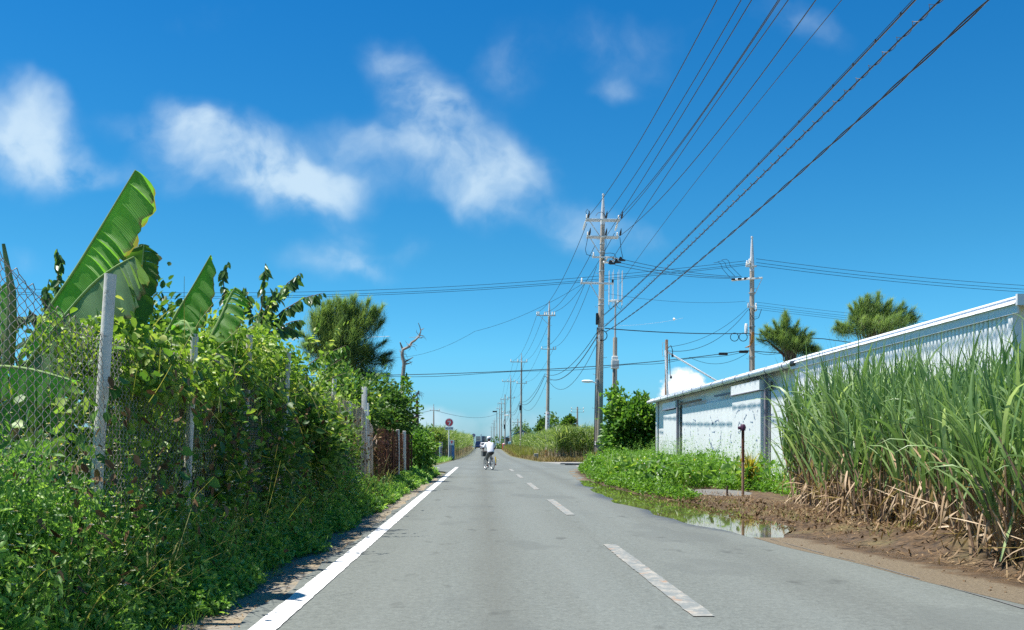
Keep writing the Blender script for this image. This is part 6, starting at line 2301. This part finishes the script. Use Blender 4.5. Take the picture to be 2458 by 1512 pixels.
def pr(n):
    a = int(n * .62)
    x1 = 6.2 + 60 * rng.random(a) ** 1.5
    y1 = 77.4 + 6 * rng.random(a) ** 1.3 + .4 * np.sin(x1)
    b_ = n - a
    y2 = 80 + 112 * rng.random(b_) ** 1.2
    x2 = np.interp(y2, [78, 110, 192], [6.1, 6.3, 6.4]) + 5 * rng.random(b_) ** 1.4
    return np.concatenate([x1, x2]), np.concatenate([y1, y2])


def pl(n):
    a = int(n * .45)
    x1 = -3.6 - 26 * rng.random(a) ** 1.3
    y1 = 88 + 6 * rng.random(a) ** 1.3 + .4 * np.sin(x1)
    b_ = n - a
    y2 = 89 + 170 * rng.random(b_) ** 1.25
    edge_ = np.interp(y2, [88, 97, 120, 150, 175, 260], [-3.5, -3.1, -2.65, -2.25, -2.05, -2.4])
    x2 = edge_ - 4.5 * rng.random(b_) ** 1.5
    return np.concatenate([x1, x2]), np.concatenate([y1, y2])


far_cane("sugarcane_field", "far green sugarcane field right of the road behind the second pole", pr, 30000, 3.75)
far_cane("sugarcane_field", "far green sugarcane field left of the road behind the round red sign", pl, 30000, 3.9)

# bush at the warehouse corner
shrub("broadleaf_bush", "dense round green bush between the nearest pole and the warehouse corner", "bush", (7.75, 48.6, -.05), (0, 0, 2.1), (1.5, 1.6, 1.75), 13000, .14, mat="leaf_bright", seed=21, clumps=90, cs=.13, r=.09)
# croton behind the iron pipe
ct = thing("croton_plant", "spiky yellow and green plant behind the rusty iron pipe", "plant", (7.35, 25.6, -.02))
n = 260
V, Q, r = blades_geo(np.stack([.10 * rng.normal(size=n), .10 * rng.normal(size=n), .15 + .55 * rng.random(n)], 1), rng.random(n) * 6.283, rng.normal(.75, .5, n), .35 + .3 * rng.random(n), .035, rng.normal(.4, .4, n), 3)
link("foliage", np_mesh("foliage", V, Q, r), "croton", ct)
MB().tube([(0, 0, 0), (0, 0, .5)], .03, 6).tube([(0, 0, 0), (.1, 0, .45)], .02, 6).build("stem", "bark", ct, True)

# iron pipe and stub
ip = thing("iron_pipe", "upright rusty iron pipe with a cap standing on the mud bank", "pipe", (6.06, 21.7, .06))
MB().tube([(0, 0, -.15), (0, 0, .8)], .033, 10).build("lower_pipe", "rust_pale", ip, True)
MB().tube([(0, 0, .8), (0, 0, 1.55)], .035, 10).build("upper_pipe", "rust", ip, True)
c_ = MB().lathe((0, 0, 1.52), [(.055, 0), (.06, .02), (.06, .12), (.035, .15)], 10).build("pipe_cap", "purple_ink", ip, True)
MB().tube([(-.11, 0, 1.58), (.06, 0, 1.60)], .036, 8).build("tee", "purple_ink", ip, True)
tag(MB().tube([(5.72, 21.8, .05), (5.72, 21.8, .30)], .022, 7).build("iron_stub", "dark_wood", None, True), "short dark stake in the mud left of the iron pipe", "stake")
# drain slab at the mouth of the right side road
ds = thing("drain_slab", "broken concrete drain slab over a dark opening at the right side road", "drain", (6.0, 62.5, -.03))
MB().box((0, 0, .14), (1.5, .6, .12), bev=.03).build("slab", "concrete", ds)
MB().box((.15, -.05, .03), (1.1, .5, .10)).build("opening", "black_rubber", ds)
tag(MB().box((at(1287, 1096, 90).x, 90, .28), (.42, .4, .6), bev=.03).build("concrete_block", "concrete"), "small grey concrete block at the foot of the second pole", "block")

# ------------------------------------------------------------------ signs on the left
SY = 87.0
q = at(1077, 1073, SY)
rs_ = thing("route_sign", "white post with round red route sign reading 7 and a white name plate", "road sign", (q.x, SY, -.02))
rs_.rotation_euler = (0, R(.45), 0)
MB().tube([(0, 0, 0), (0, 0, 3.6)], .045, 10).build("post", "sign_white", rs_, True)
MB().lathe((.02, -.08, 3.50), [(.385, .0), (.385, .03)], 36, "Y").build("sign_rim", "sign_white", rs_)
d_ = MB().lathe((.02, -.088, 3.50), [(.335, .0), (.335, .02)], 36, "Y").build("sign_face", "red_paint", rs_)
o = lettering("7", .50, "sign_white", rs_, (.02, -.094, 3.43))
o.scale = (1.35, 1, 1)
MB().add([], [])
seven = MB().prism([(-.15, .06), (.17, .06), (.17, -.02), (.03, -.34), (-.08, -.34), (.045, -.03), (-.15, -.03)], (-.006, 0))
bpy.data.objects.remove(o)
seven.build("lettering", "sign_white", rs_, loc=(.02, -.096, 3.56))
lettering("県道", .145, "sign_white", rs_, (.02, -.095, 3.72))
MB().box((.02, -.08, 2.955), (.78, .025, .30), bev=.01).build("name_plate", "sign_white", rs_)
lettering("奥武山米須線", .118, "sign_ink", rs_, (.02, -.095, 2.955))

BY_ = 88.5
q = at(1084.5, 1073, BY_)
bd = thing("blue_board", "tall narrow blue board with an arrow panel beside the route sign", "signboard", (q.x, BY_, 0))
MB().box((0, 0, .98), (.50, .04, 1.72), bev=.005).build("board", "sign_blue", bd)
MB().box((-.10, -.024, .90), (.15, .008, 1.4)).build("grey_strip", "board_grey", bd)
glyphs(bd, "sign_text_blue", .12, -.026, 1.33, .125, 9, 5)
MB().box((-.2, .03, .2), (.05, .05, .6)).build("leg", "board_grey", bd)
MB().box((.2, .03, .2), (.05, .05, .6)).build("leg", "board_grey", bd)
pn = MB().box((-.0, -.04, 1.62), (.41, .03, .46), bev=.004).build("arrow_panel", "sign_white", bd)
MB().prism([(0, .17), (.135, .02), (.06, .02), (.06, -.10), (.02, -.13), (0, -.09), (-.02, -.13), (-.06, -.10), (-.06, .02), (-.135, .02)], (-.005, 0)).build("arrow", "red_paint", pn, loc=(0, -.057, 1.65))
q = at(1058, 1073, 86)
sb = thing("slim_signboard", "slim pale signboard with purple lettering on a white post, left of the route sign", "signboard", (q.x, 86, -.02))
MB().box((-.10, 0, .85), (.09, .07, 1.7), bev=.008).build("post", "sign_white", sb)
MB().box((.06, 0, 1.42), (.24, .03, .50), bev=.004).build("panel", "pale_pink", sb)
MB().prism([(-.06, -.16), (.02, -.18), (.10, .06), (.03, .02)], (-.022, -.016)).prism([(-.05, .10), (.02, .08), (.03, .22), (-.04, .22)], (-.022, -.016)).build("emblem", "purple_ink", sb, loc=(.02, 0, 1.42))
MB().box((.02, 0, .62), (.16, .03, 1.08), bev=.004).build("panel", "pale_pink", sb)
glyphs(sb, "purple_ink", .02, -.02, 1.06, .15, 6, 9)
tag(MB().box((at(1058, 1073, 84).x, 84, .08), (.62, .3, .20), bev=.03).build("concrete_block", "sign_white"), "low whitish concrete block before the slim signboard", "block")
q = at(1139, 1073, 190)
ms = thing("speed_sign", "bent white post with a small round red sign at the far left cane", "road sign", (q.x, 190, gzf(190)))
MB().tube([(.05, 0, -.1), (.06, 0, 1.3), (.02, 0, 1.6), (-.22, 0, 2.0), (-.22, 0, 2.9)], .07, 8).build("post", "sign_white", ms, True)
MB().lathe((-.16, -.1, 2.95), [(.36, 0), (.36, .03)], 24, "Y").build("sign_rim", plain("sign_faded", (.42, .20, .26), .5), ms)
MB().lathe((-.16, -.105, 2.95), [(.24, 0), (.24, .02)], 24, "Y").build("sign_face", plain("sign_faded_blue", (.36, .30, .46), .5), ms)
MB().box((-.18, -.1, 2.42), (.40, .03, .26)).build("name_plate", "pale_pink", ms)
q = at(1209, 1073, 200)
hy = thing("hydrant_post", "red roadside hydrant post with a white front panel by the far poles", "hydrant", (q.x, 200, gzf(200) - .02))
MB().box((0, 0, .62), (.62, .5, 1.24), bev=.08).build("body", "red_paint", hy)
MB().box((0, -.26, .62), (.26, .03, 1.05), bev=.01).build("panel", "sign_white", hy)
glyphs(hy, "red_paint", 0, -.28, .92, .16, 4, 3)
MB().lathe((0, 0, 1.2), [(.24, 0), (.22, .12), (.1, .2)], 12).build("cap", "sign_white", hy, True)

# concrete markers at the end of the left bush
q = at(1013, 1136, 43)
tag(MB().box((q.x, 43, .15), (.13, .13, .38), bev=.02).build("concrete_marker", "sign_white"), "short white concrete marker stub under the left bush", "marker")
tag(MB().box((at(1024, 1073, 43.5).x, 43.5, .26), (.12, .12, .56), bev=.02).build("concrete_marker", "sign_white"), "taller white concrete marker at the side road corner", "marker")
tag(MB().box((at(1019, 1073, 43.6).x, 43.6, .30), (.30, .16, .20), Matrix.Rotation(.5, 3, "Y"), bev=.03).build("concrete_block", "pale_pink"), "tilted pale concrete piece between the two white markers", "block")
# red banners
for lab, pts in (("small red cloth flag above the bush below the dead tree", [(967, 1001), (973, 994), (976, 1003), (970, 1012)]),
                 ("larger red cloth flag strung before the dark wooden post", [(981, 1006), (997, 998), (997, 1016), (984, 1012)])):
    f_ = MB()
    v0 = [at(x, y, 52) for x, y in pts]
    n_ = 6
    grid = []
    for j in range(n_ + 1):
        a_, b_ = v0[0].lerp(v0[1], j / n_), v0[3].lerp(v0[2], j / n_)
        for i_ in range(n_ + 1):
            p_ = a_.lerp(b_, i_ / n_)
            grid.append(p_ + Vector((0, .04 * math.sin(j * 1.3 + i_ * .6), 0)))
    f_.add(grid, [(j * 7 + i_, j * 7 + i_ + 1, j * 7 + i_ + 8, j * 7 + i_ + 7) for j in range(6) for i_ in range(6)])
    f_.add([p_ + Vector((0, .012, 0)) for p_ in grid], [(j * 7 + i_, j * 7 + i_ + 7, j * 7 + i_ + 8, j * 7 + i_ + 1) for j in range(6) for i_ in range(6)])
    tag(f_.build("red_flag", "flag_red", None, True), lab, "flag", "red flags left of the road")
tag(MB().tube([at(962, 1008, 52.2), at(977, 1003, 52.2), at(1003, 992, 58)], .025, 5).lathe(at(977, 1000, 52), [(.05, -.08), (.06, 0), (.03, .1)], 8).lathe(at(985, 997, 52), [(.05, -.08), (.06, 0), (.03, .1)], 8).build("flag_line", "black_rubber"), "black line that carries the red flags", "line")


# ------------------------------------------------------------------ cyclist
def skin_mesh(name, nodes, edges, sub=2, root=0):
    me = bpy.data.meshes.new(name)
    me.from_pydata([n_[0] for n_ in nodes], edges, [])
    o_ = bpy.data.objects.new(name, me)
    COL.objects.link(o_)
    md = o_.modifiers.new("skin", "SKIN")
    md.use_smooth_shade = True
    md.branch_smoothing = .3
    ss = o_.modifiers.new("sub", "SUBSURF")
    ss.levels = ss.render_levels = sub
    lay = me.skin_vertices[0].data
    for k, n_ in enumerate(nodes):
        rr = n_[1]
        lay[k].radius = (rr, rr) if not hasattr(rr, "__len__") else rr
        lay[k].use_root = k == root
    dg = bpy.context.evaluated_depsgraph_get()
    out = bpy.data.meshes.new_from_object(o_.evaluated_get(dg))
    bpy.data.objects.remove(o_)
    out.name = name
    out.materials.clear()
    out.shade_smooth()
    return out


CY, CX, CR = 49.0, .42, R(18)
bike = thing("bicycle", "silver city bicycle with a dark front basket, ridden up the road", "bicycle", (CX, CY, .004), CR)
WR = .325
for y_, nm in ((.56, "front"), (-.52, "rear")):
    wh_ = thing("wheel", None, None)
    wh_.parent = bike
    wh_.location = (0, y_, WR)
    del_ = MB().ring((0, 0, 0), WR - .02, .021, "X", 36, 8).build("tyre", "black_rubber", wh_, True)
    MB().ring((0, 0, 0), WR - .05, .013, "X", 36, 6).build("rim", "bike_silver", wh_, True)
    sp_ = MB()
    for k in range(18):
        a = 6.283 * k / 18
        sp_.tube([(.012 * (-1) ** k, 0, 0), (0, math.cos(a) * (WR - .05), math.sin(a) * (WR - .05))], .0022, 4)
    sp_.lathe((0, 0, 0), [(.022, -.04), (.026, 0), (.022, .04)], 8, "X").build("spokes", "bike_silver", wh_)
    ar = [(0, math.cos(a) * (WR + .022) + y_, WR + math.sin(a) * (WR + .022)) for a in np.linspace(.35 if y_ > 0 else .6, 2.5 if y_ > 0 else 3.3, 14)]
    MB().tube(ar, .02, 6).build("mudguard", "bike_silver", bike, True)
fr = MB()
fr.tube([(0, -.10, .28), (0, -.22, .76)], .016, 8).tube([(0, -.10, .28), (0, .10, .36), (0, .38, .72)], .019, 8)
fr.tube([(0, .34, .88), (0, .44, .64)], .02, 8)
for s_ in (-1, 1):
    fr.tube([(s_ * .012, -.10, .28), (s_ * .055, -.52, WR)], .010, 6).tube([(s_ * .012, -.20, .70), (s_ * .055, -.52, WR)], .009, 6)
    fr.tube([(s_ * .03, .44, .64), (s_ * .05, .56, WR)], .011, 6)
fr.build("frame", "bike_silver", bike, True)
MB().tube([(0, -.22, .74), (0, -.245, .86)], .013, 8).build("seat_post", "bike_silver", bike, True)
MB().lathe((0, -.27, .885), [(.05, -.13), (.095, -.10), (.10, -.02), (.05, .08), (.02, .17)], 10, "Y").build("saddle", "saddle_dark", bike, True)
MB().tube([(0, .33, .86), (0, .31, .98), (0, .33, 1.0)], .014, 8).tube([(-.30, .08, 1.0), (-.27, .22, 1.02), (-.12, .34, 1.0), (.12, .34, 1.0), (.27, .22, 1.02), (.30, .08, 1.0)], .012, 8).build("handlebar", "bike_silver", bike, True)
bk = MB()
bk.prism([(-.17, .70), (.17, .70), (.20, .98), (-.20, .98)], (.46, .47)).prism([(-.17, .70), (.17, .70), (.20, .98), (-.20, .98)], (.74, .75))
bk.box((-.185, .605, .84), (.012, .28, .27)).box((.185, .605, .84), (.012, .28, .27)).box((0, .605, .705), (.34, .28, .012))
bk.build("basket", "basket_dark", bike)
MB().box((0, .60, .86), (.28, .22, .26), bev=.05).build("bag", "board_grey", bike)
rk = MB()
for s_ in (-1, 1):
    rk.tube([(s_ * .06, -.30, .70), (s_ * .06, -.74, .71)], .007, 5).tube([(s_ * .06, -.62, .70), (s_ * .06, -.52, WR)], .006, 5)
rk.build("rear_rack", "bike_silver", bike)
MB().tube([(.08, -.74, .70), (.09, -.78, .56), (.10, -.78, .36)], [.028, .034, .026], 8).build("orange_strip", "yellow_paint", bike, True)
MB().box((.09, -.78, .30), (.06, .05, .10), bev=.015).build("tail_lamp", "lamp_red", bike)
crk = MB().lathe((.05, -.10, .28), [(.09, -.006), (.09, .006)], 18, "X").tube([(.08, -.10, .28), (.09, -.05, .44)], .010, 6).tube([(-.08, -.10, .28), (-.09, -.15, .12)], .010, 6)
crk.build("crank", "bike_silver", bike)
for p_ in ((.14, -.05, .44), (-.14, -.15, .12)):
    MB().box(p_, (.10, .08, .025), bev=.006).build("pedal", "black_rubber", bike)
MB().lathe((0, -.66, .62), [(.03, -.01), (.03, .01)], 10, "Y").build("reflector", "lamp_red", bike)

nodes = [((0, -.24, .95), .10), ((0, -.19, 1.10), .10), ((0, -.10, 1.27), .11), ((0, -.04, 1.40), .075), ((0, .005, 1.48), .052), ((0, .04, 1.54), .072), ((0, .055, 1.62), .088), ((0, .05, 1.69), .05)]
edges = [(0, 1), (1, 2), (2, 3), (3, 4), (4, 5), (5, 6), (6, 7)]


def addn(parent, pts):
    last = parent
    for p_, r_ in pts:
        nodes.append((p_, r_))
        edges.append((last, len(nodes) - 1))
        last = len(nodes) - 1
    return last


addn(6, [((0, .150, 1.605), .014)])                                     # nose
for s_ in (-1, 1):
    addn(6, [((s_ * .088, .05, 1.61), .018)])                            # ear
    w_ = addn(3, [((s_ * .175, -.03, 1.375), .062), ((s_ * .25, .00, 1.22), .045), ((s_ * .31, .05, 1.12), .040), ((s_ * .305, .08, 1.06), .030), ((s_ * .295, .09, 1.035), .024)])
    for f_, dx in enumerate((-.030, -.010, .010, .030)):                  # fingers closed round the grip
        addn(w_, [((s_ * .298 + dx * .6, .125 - abs(dx) * .25, 1.035), .0095), ((s_ * .298 + dx * .6, .13, 1.005), .009), ((s_ * .298 + dx * .6, .105, .985), .008)])
    addn(w_, [((s_ * .262, .105, 1.03), .011), ((s_ * .255, .12, 1.005), .009)])
    up = s_ > 0
    if up:
        leg = [((.095, -.20, .94), .098), ((.115, .02, .86), .085), ((.125, .20, .78), .060), ((.13, .10, .60), .056), ((.135, .00, .50), .040), ((.14, -.06, .475), .035), ((.14, .05, .475), .032), ((.14, .12, .472), .022)]
    else:
        leg = [((-.095, -.20, .92), .098), ((-.115, -.07, .74), .082), ((-.125, .04, .56), .060), ((-.13, -.05, .36), .056), ((-.135, -.14, .20), .040), ((-.14, -.20, .16), .035), ((-.14, -.08, .155), .032), ((-.14, -.01, .152), .022)]
    addn(0, leg)
body = link("person", skin_mesh("person", nodes, edges, 1), "skin")
body.location = (CX, CY, .004)
body.rotation_euler = (0, 0, CR)
tag(body, "cyclist seen from behind in white shirt and white cap, riding away up the road", "person")


def garment(name, mat, nd, ed, sub=1):
    return link(name, skin_mesh(name, nd, ed, sub), mat, body)


def loft(mb, rings, n=16):
    """closed body of oval sections: centre, half width across, half depth, and the direction it runs along"""
    vs, fs = [], []
    for c_, rx_, ry_, d_ in rings:
        d_ = Vector(d_).normalized()
        a_ = Vector((1, 0, 0)) - d_ * d_.x
        a_.normalize()
        b_ = d_.cross(a_)
        for j in range(n):
            w_ = 6.28318 * j / n
            vs.append(Vector(c_) + a_ * (math.cos(w_) * rx_) + b_ * (math.sin(w_) * ry_))
    m = len(rings)
    for k in range(m - 1):
        for j in range(n):
            fs.append((k * n + j, k * n + (j + 1) % n, (k + 1) * n + (j + 1) % n, (k + 1) * n + j))
    fs += [tuple(range(n)), tuple((m - 1) * n + j for j in range(n))]
    return mb.add(vs, fs)


def limb(mb, pts, n=12):
    rg = []
    for k, (p_, r_) in enumerate(pts):
        d_ = Vector(pts[min(k + 1, len(pts) - 1)][0]) - Vector(pts[max(k - 1, 0)][0])
        rg.append((p_, r_, r_, d_))
    return mb.tube([q_[0] for q_ in pts], [q_[1] for q_ in pts], n)


U = (0, .28, 1)
mb_ = loft(MB(), [((0, -.275, .93), .175, .125, U), ((0, -.255, 1.00), .185, .13, U), ((0, -.20, 1.12), .182, .125, U), ((0, -.145, 1.24), .195, .125, U), ((0, -.09, 1.34), .198, .11, U), ((0, -.055, 1.40), .165, .085, U), ((0, -.02, 1.445), .085, .068, U), ((0, .0, 1.475), .062, .058, U)])
for s_ in (-1, 1):
    limb(mb_, [((s_ * .12, -.06, 1.385), .075), ((s_ * .19, -.04, 1.36), .078), ((s_ * .245, -.005, 1.26), .074), ((s_ * .275, .02, 1.185), .072)])
mb_.build("shirt", "shirt_white", body, True)
mb_ = loft(MB(), [((0, -.28, .86), .15, .12, U), ((0, -.27, .91), .175, .135, U), ((0, -.25, .985), .165, .118, U)])
limb(mb_, [((.085, -.24, .92), .112), ((.11, -.02, .875), .108), ((.122, .14, .815), .09), ((.128, .21, .765), .078), ((.13, .15, .66), .074), ((.135, .02, .52), .060)])
limb(mb_, [((-.085, -.23, .90), .112), ((-.11, -.11, .76), .104), ((-.122, .0, .61), .086), ((-.126, .035, .54), .076), ((-.13, -.03, .40), .072), ((-.135, -.12, .24), .060)])
mb_.build("trousers", "trousers_grey", body, True)
for s_ in (-1, 1):
    garment("arm_cover", "arm_cover", [((s_ * .262, .0, 1.21), .052), ((s_ * .31, .05, 1.12), .048), ((s_ * .305, .08, 1.065), .037)], [(0, 1), (1, 2)])
    z_ = .475 if s_ > 0 else .155
    y_ = 0 if s_ > 0 else -.14
    garment("shoe", "sign_white" if s_ < 0 else "board_grey", [((s_ * .14, y_ - .06, z_), .044), ((s_ * .14, y_ + .05, z_ - .005), .042), ((s_ * .14, y_ + .13, z_ - .008), .030)], [(0, 1), (1, 2)])
cp_ = MB().lathe((0, .045, 1.645), [(.102, 0), (.106, .03), (.098, .075), (.06, .105), (.01, .115)], 16)
cap_ = cp_.build("cap", "shirt_white", body, True)
MB().prism([(-.085, .12), (.085, .12), (.07, .20), (0, .225), (-.07, .20)], (1.648, 1.662), "Z").build("cap_brim", "shirt_white", cap_)
MB().lathe((0, .03, 1.575), [(.070, 0), (.092, .03), (.094, .075)], 14).build("hair", "hair", body, True)


# ------------------------------------------------------------------ cars
def car(label, X, Y, yaw, L, W, H, mat, suv=False):
    t_ = thing("parked_car", label, "car", (X, Y, gzf(Y) + .004), yaw)
    h1 = H * (.56 if suv else .58)
    prof_ = [(-L / 2, .30), (-L / 2 + .02, h1 - .08), (-L / 2 + .12, h1), (L / 2 - 1.0, h1 - .02), (L / 2 - .15, h1 - .22), (L / 2, h1 - .40), (L / 2, .30)]
    bm = MB().prism(prof_, (-W / 2, W / 2), "X")
    o_ = bm.build("body", mat, t_)
    md = o_.modifiers.new("bevel", "BEVEL")
    md.width, md.segments = .07, 2
    r0 = (-L / 2 + .15, -L / 2 + (.45 if not suv else .3))
    cab = [(r0[0], h1 - .02), (r0[1], H - .05), (r0[1] + .25, H), (.35, H), (L / 2 - 1.35, h1 - .02)]
    vs, n_ = [], len(cab)
    for s_, k_ in ((-1, .5), (1, .5)):
        for a, z in cab:
            inset = .10 * (z - h1) / (H - h1)
            vs.append((s_ * (W / 2 - .05 - inset), a, z))
    fs = [tuple(range(n_)), tuple(range(2 * n_ - 1, n_ - 1, -1))] + [(i_, (i_ + 1) % n_, n_ + (i_ + 1) % n_, n_ + i_) for i_ in range(n_)]
    o_ = MB().add(vs, fs).build("cabin", mat, t_)
    md = o_.modifiers.new("bevel", "BEVEL")
    md.width, md.segments = .05, 2
    zc, hh_ = (h1 + H) / 2 - .02, (H - h1) * .55
    tilt = math.atan2(r0[1] - r0[0], H - h1)
    MB().box((0, (r0[0] + r0[1]) / 2 - .012, zc), (W - .42, .02, hh_ * 1.15), Matrix.Rotation(-tilt, 3, "X"), bev=.006).build("rear_window", "car_glass", t_)
    for s_ in (-1, 1):
        MB().box((s_ * (W / 2 - .095), (r0[1] + .55) / 2 + .1, zc), (.02, .62 - r0[1], hh_), Matrix.Rotation(s_ * -.15, 3, "Y"), bev=.005).build("side_window", "car_glass", t_)
        MB().box((s_ * (W / 2 - .13), -L / 2 - .005, h1 - .20), (.20, .05, .26), bev=.02).build("tail_light", "lamp_red", t_)
        MB().box((s_ * (W / 2 + .07), .75, h1 + .08), (.16, .10, .13), bev=.03).build("mirror", mat, t_)
        for y_ in (-L / 2 + .75, L / 2 - .80):
            wv_ = MB().lathe((s_ * (W / 2 - .11), y_, .31), [(.22, -.10), (.31, -.08), (.31, .08), (.22, .10)], 18, "X").build("wheel", "black_rubber", t_, True)
            MB().lathe((s_ * (W / 2 - .005), y_, .31), [(.19, -.015), (.17, .012), (.05, .02)], 14, "X").build("rim", "bike_silver", wv_, True)
    MB().box((0, -L / 2 - .03, .45), (W - .1, .12, .20), bev=.04).build("bumper", mat if not suv else "black_rubber", t_)
    MB().box((0, -L / 2 - .025, h1 - .34), (.34, .02, .17)).build("number_plate", "sign_white", t_)
    return t_


car("white hatchback with red tail lights stopped ahead of the cyclist", .62, 213, 0, 3.9, 1.66, 1.52, "car_white")
car("dark navy tall car just left of the white hatchback", -.55, 224, R(180), 4.3, 1.74, 1.80, "car_navy", True)

# ------------------------------------------------------------------ far buildings and trees
AY = 2500.0
ap = thing("apartment_block", "white apartment block with balconies at the far end of the road", "building", (at(1149, 1073, AY).x, AY, .7))
MB().box((0, 0, 14.5), (15.5, 14, 29)).build("wall", "building_white", ap)
for k in range(7):
    z = 2.6 + k * 3.9
    MB().box((-1.4, -7.1, z + 2.2), (11.5, .3, 1.7)).build("window", "window_dark", ap)
    MB().box((-3.6 if k % 2 else -2.8, -8.0, z + .6), (8.5 if k % 2 else 10, 1.8, 1.5)).build("balcony", "building_white", ap)
MB().box((6.6, -7.3, 17.5), (2.6, 1.2, 34)).build("stair_tower", "building_white", ap)
MB().box((6.4, 0, 34.5), (1.2, 1.2, 3)).build("chimney", "building_white", ap)
at2 = thing("tower_block", "narrow grey and beige tower block right of the white apartment block", "building", (at(1161.5, 1073, AY).x, AY + 20, .7))
MB().box((-1.6, 0, 15), (8.2, 12, 30.5)).build("wall", "building_grey", at2)
MB().box((5.0, -.5, 14.6), (5.0, 12, 29.6)).build("wall", "building_beige", at2)
for k in range(7):
    MB().box((-1.6, -6.1, 4 + k * 3.7), (6.2, .3, 1.5)).build("window", "window_dark", at2)
MB().box((10, 2, 9), (6, 10, 18)).build("wall", "building_grey", at2)

HY = 212.0
hs = thing("blue_roof_house", "low house with a blue gabled roof behind the right poles", "house", (at(1246, 1073, HY).x, HY, gzf(HY) - .05))
MB().box((0, 3, 1.35), (5.6, 8, 2.7)).build("wall", "house_dark", hs)
MB().box((-1.2, -1.02, 1.5), (1.4, .06, 1.2)).build("window", "window_dark", hs)
MB().prism([(-3.4, 2.55), (.6, 4.35), (3.2, 3.1), (3.2, 2.95), (.6, 4.15), (-3.4, 2.4)], (-1.8, 7.5)).build("roof", "roof_blue", hs)
for lab, px, py, rx, rz_, Y, mt, sd in (
        ("dark rounded tree behind the blue roofed house, between the third and fourth poles", 1252, 1035, 1.9, 1.9, 222, "leaf_shrub", 31),
        ("dark tree right of the blue roofed house, half hidden by the third pole", 1263, 1048, 1.2, 1.6, 216, "leaf_shrub", 32),
        ("dark bushy tree just right of the second pole over the cane", 1322, 1022, 2.1, 1.6, 150, "leaf_shrub", 33),
        ("small dark tree directly behind the poster pole", 1301, 1032, .9, 1.4, 150, "leaf_shrub", 34),
        ("small conical tree tip over the middle of the right cane field", 1372, 1018, .55, 1.0, 130, "leaf_shrub", 35),
        ("second small tree tip over the right cane field, left of the thin pole", 1358, 1022, .5, .8, 130, "leaf_shrub", 36)):
    q = at(px, py, Y)
    z0 = gzf(Y) - .05
    shrub("broadleaf_tree", lab, "tree", (q.x, Y, z0), (0, 0, q.z - z0), (rx, rx, rz_), 1500, .22, mat=mt, seed=sd, clumps=36, cs=.2, r=.12, group="distant dark trees")
geo = []
for k in range(26):
    x = 5.5 + 2.2 * k + random.uniform(-1, 1)
    y = 262 + 1.5 * k + random.uniform(-6, 6)
    h_ = random.uniform(1.2, 2.6)
    geo.append(crown_geo((x, y, gzf(y) + h_ * .8), (1.8, 1.8, h_), 420, .34, clumps=14, cs=.25))
for k in range(14):
    x = -4 - 2.6 * k + random.uniform(-1, 1)
    y = 285 + random.uniform(-6, 6)
    h_ = random.uniform(1.0, 1.8)
    geo.append(crown_geo((x, y, gzf(y) + h_ * .8), (1.8, 1.8, h_), 360, .34, clumps=14, cs=.25))
tag(link("treeline", np_mesh("treeline", *merge(*geo)), "leaf_shrub"), "low dark treeline on the horizon at both sides of the road", "treeline", kind="stuff")

# grass tufts and broad-leaved plants that break up the lush weeds on the right
n = 2600
xy = clumped(n, lambda: random.uniform(4.4, 8.0), lambda: random.uniform(24, 48), 46, .22)
ok_ = (xy[:, 0] > np.maximum(xr(xy[:, 1]), np.interp(xy[:, 1], PUY, PUX)) + .35) & (xy[:, 0] < 8.2) & (((xy[:, 0] - 5.95) / 1.25) ** 2 + ((xy[:, 1] - 23.0) / 2.6) ** 2 > 1)
xy = xy[ok_]
n = len(xy)
g1 = blades_geo(np.stack([xy[:, 0], xy[:, 1], .1 + 0 * xy[:, 0]], 1), rng.random(n) * 6.28, rng.normal(1.15, .25, n), .5 + .75 * rng.random(n), .018, .3 + 1.3 * rng.random(n), 5)
tag(link("grass_tufts", np_mesh("grass_tufts", *g1), "leaf_lush"), "taller grass tufts standing up through the lush weeds before the warehouse", "grass", kind="stuff")
n = 900
xy = clumped(n, lambda: random.uniform(4.2, 7.6), lambda: random.uniform(24, 44), 22, .3)
ok_ = (xy[:, 0] > np.maximum(xr(xy[:, 1]), np.interp(xy[:, 1], PUY, PUX)) + .3) & (xy[:, 0] < 8.2)
xy = xy[ok_]
n = len(xy)
C = np.stack([xy[:, 0], xy[:, 1], .35 + .5 * rng.random(n)], 1)
V, Q, r = leaves_geo(C, rdir(n, .1), rdir(n, 1.2), .16 + .1 * rng.random(n), .09 + .05 * rng.random(n))
tag(link("broad_weeds", np_mesh("broad_weeds", V, Q, r), "leaf_bright"), "broad leaved darker weeds in patches before the warehouse", "weeds", kind="stuff")
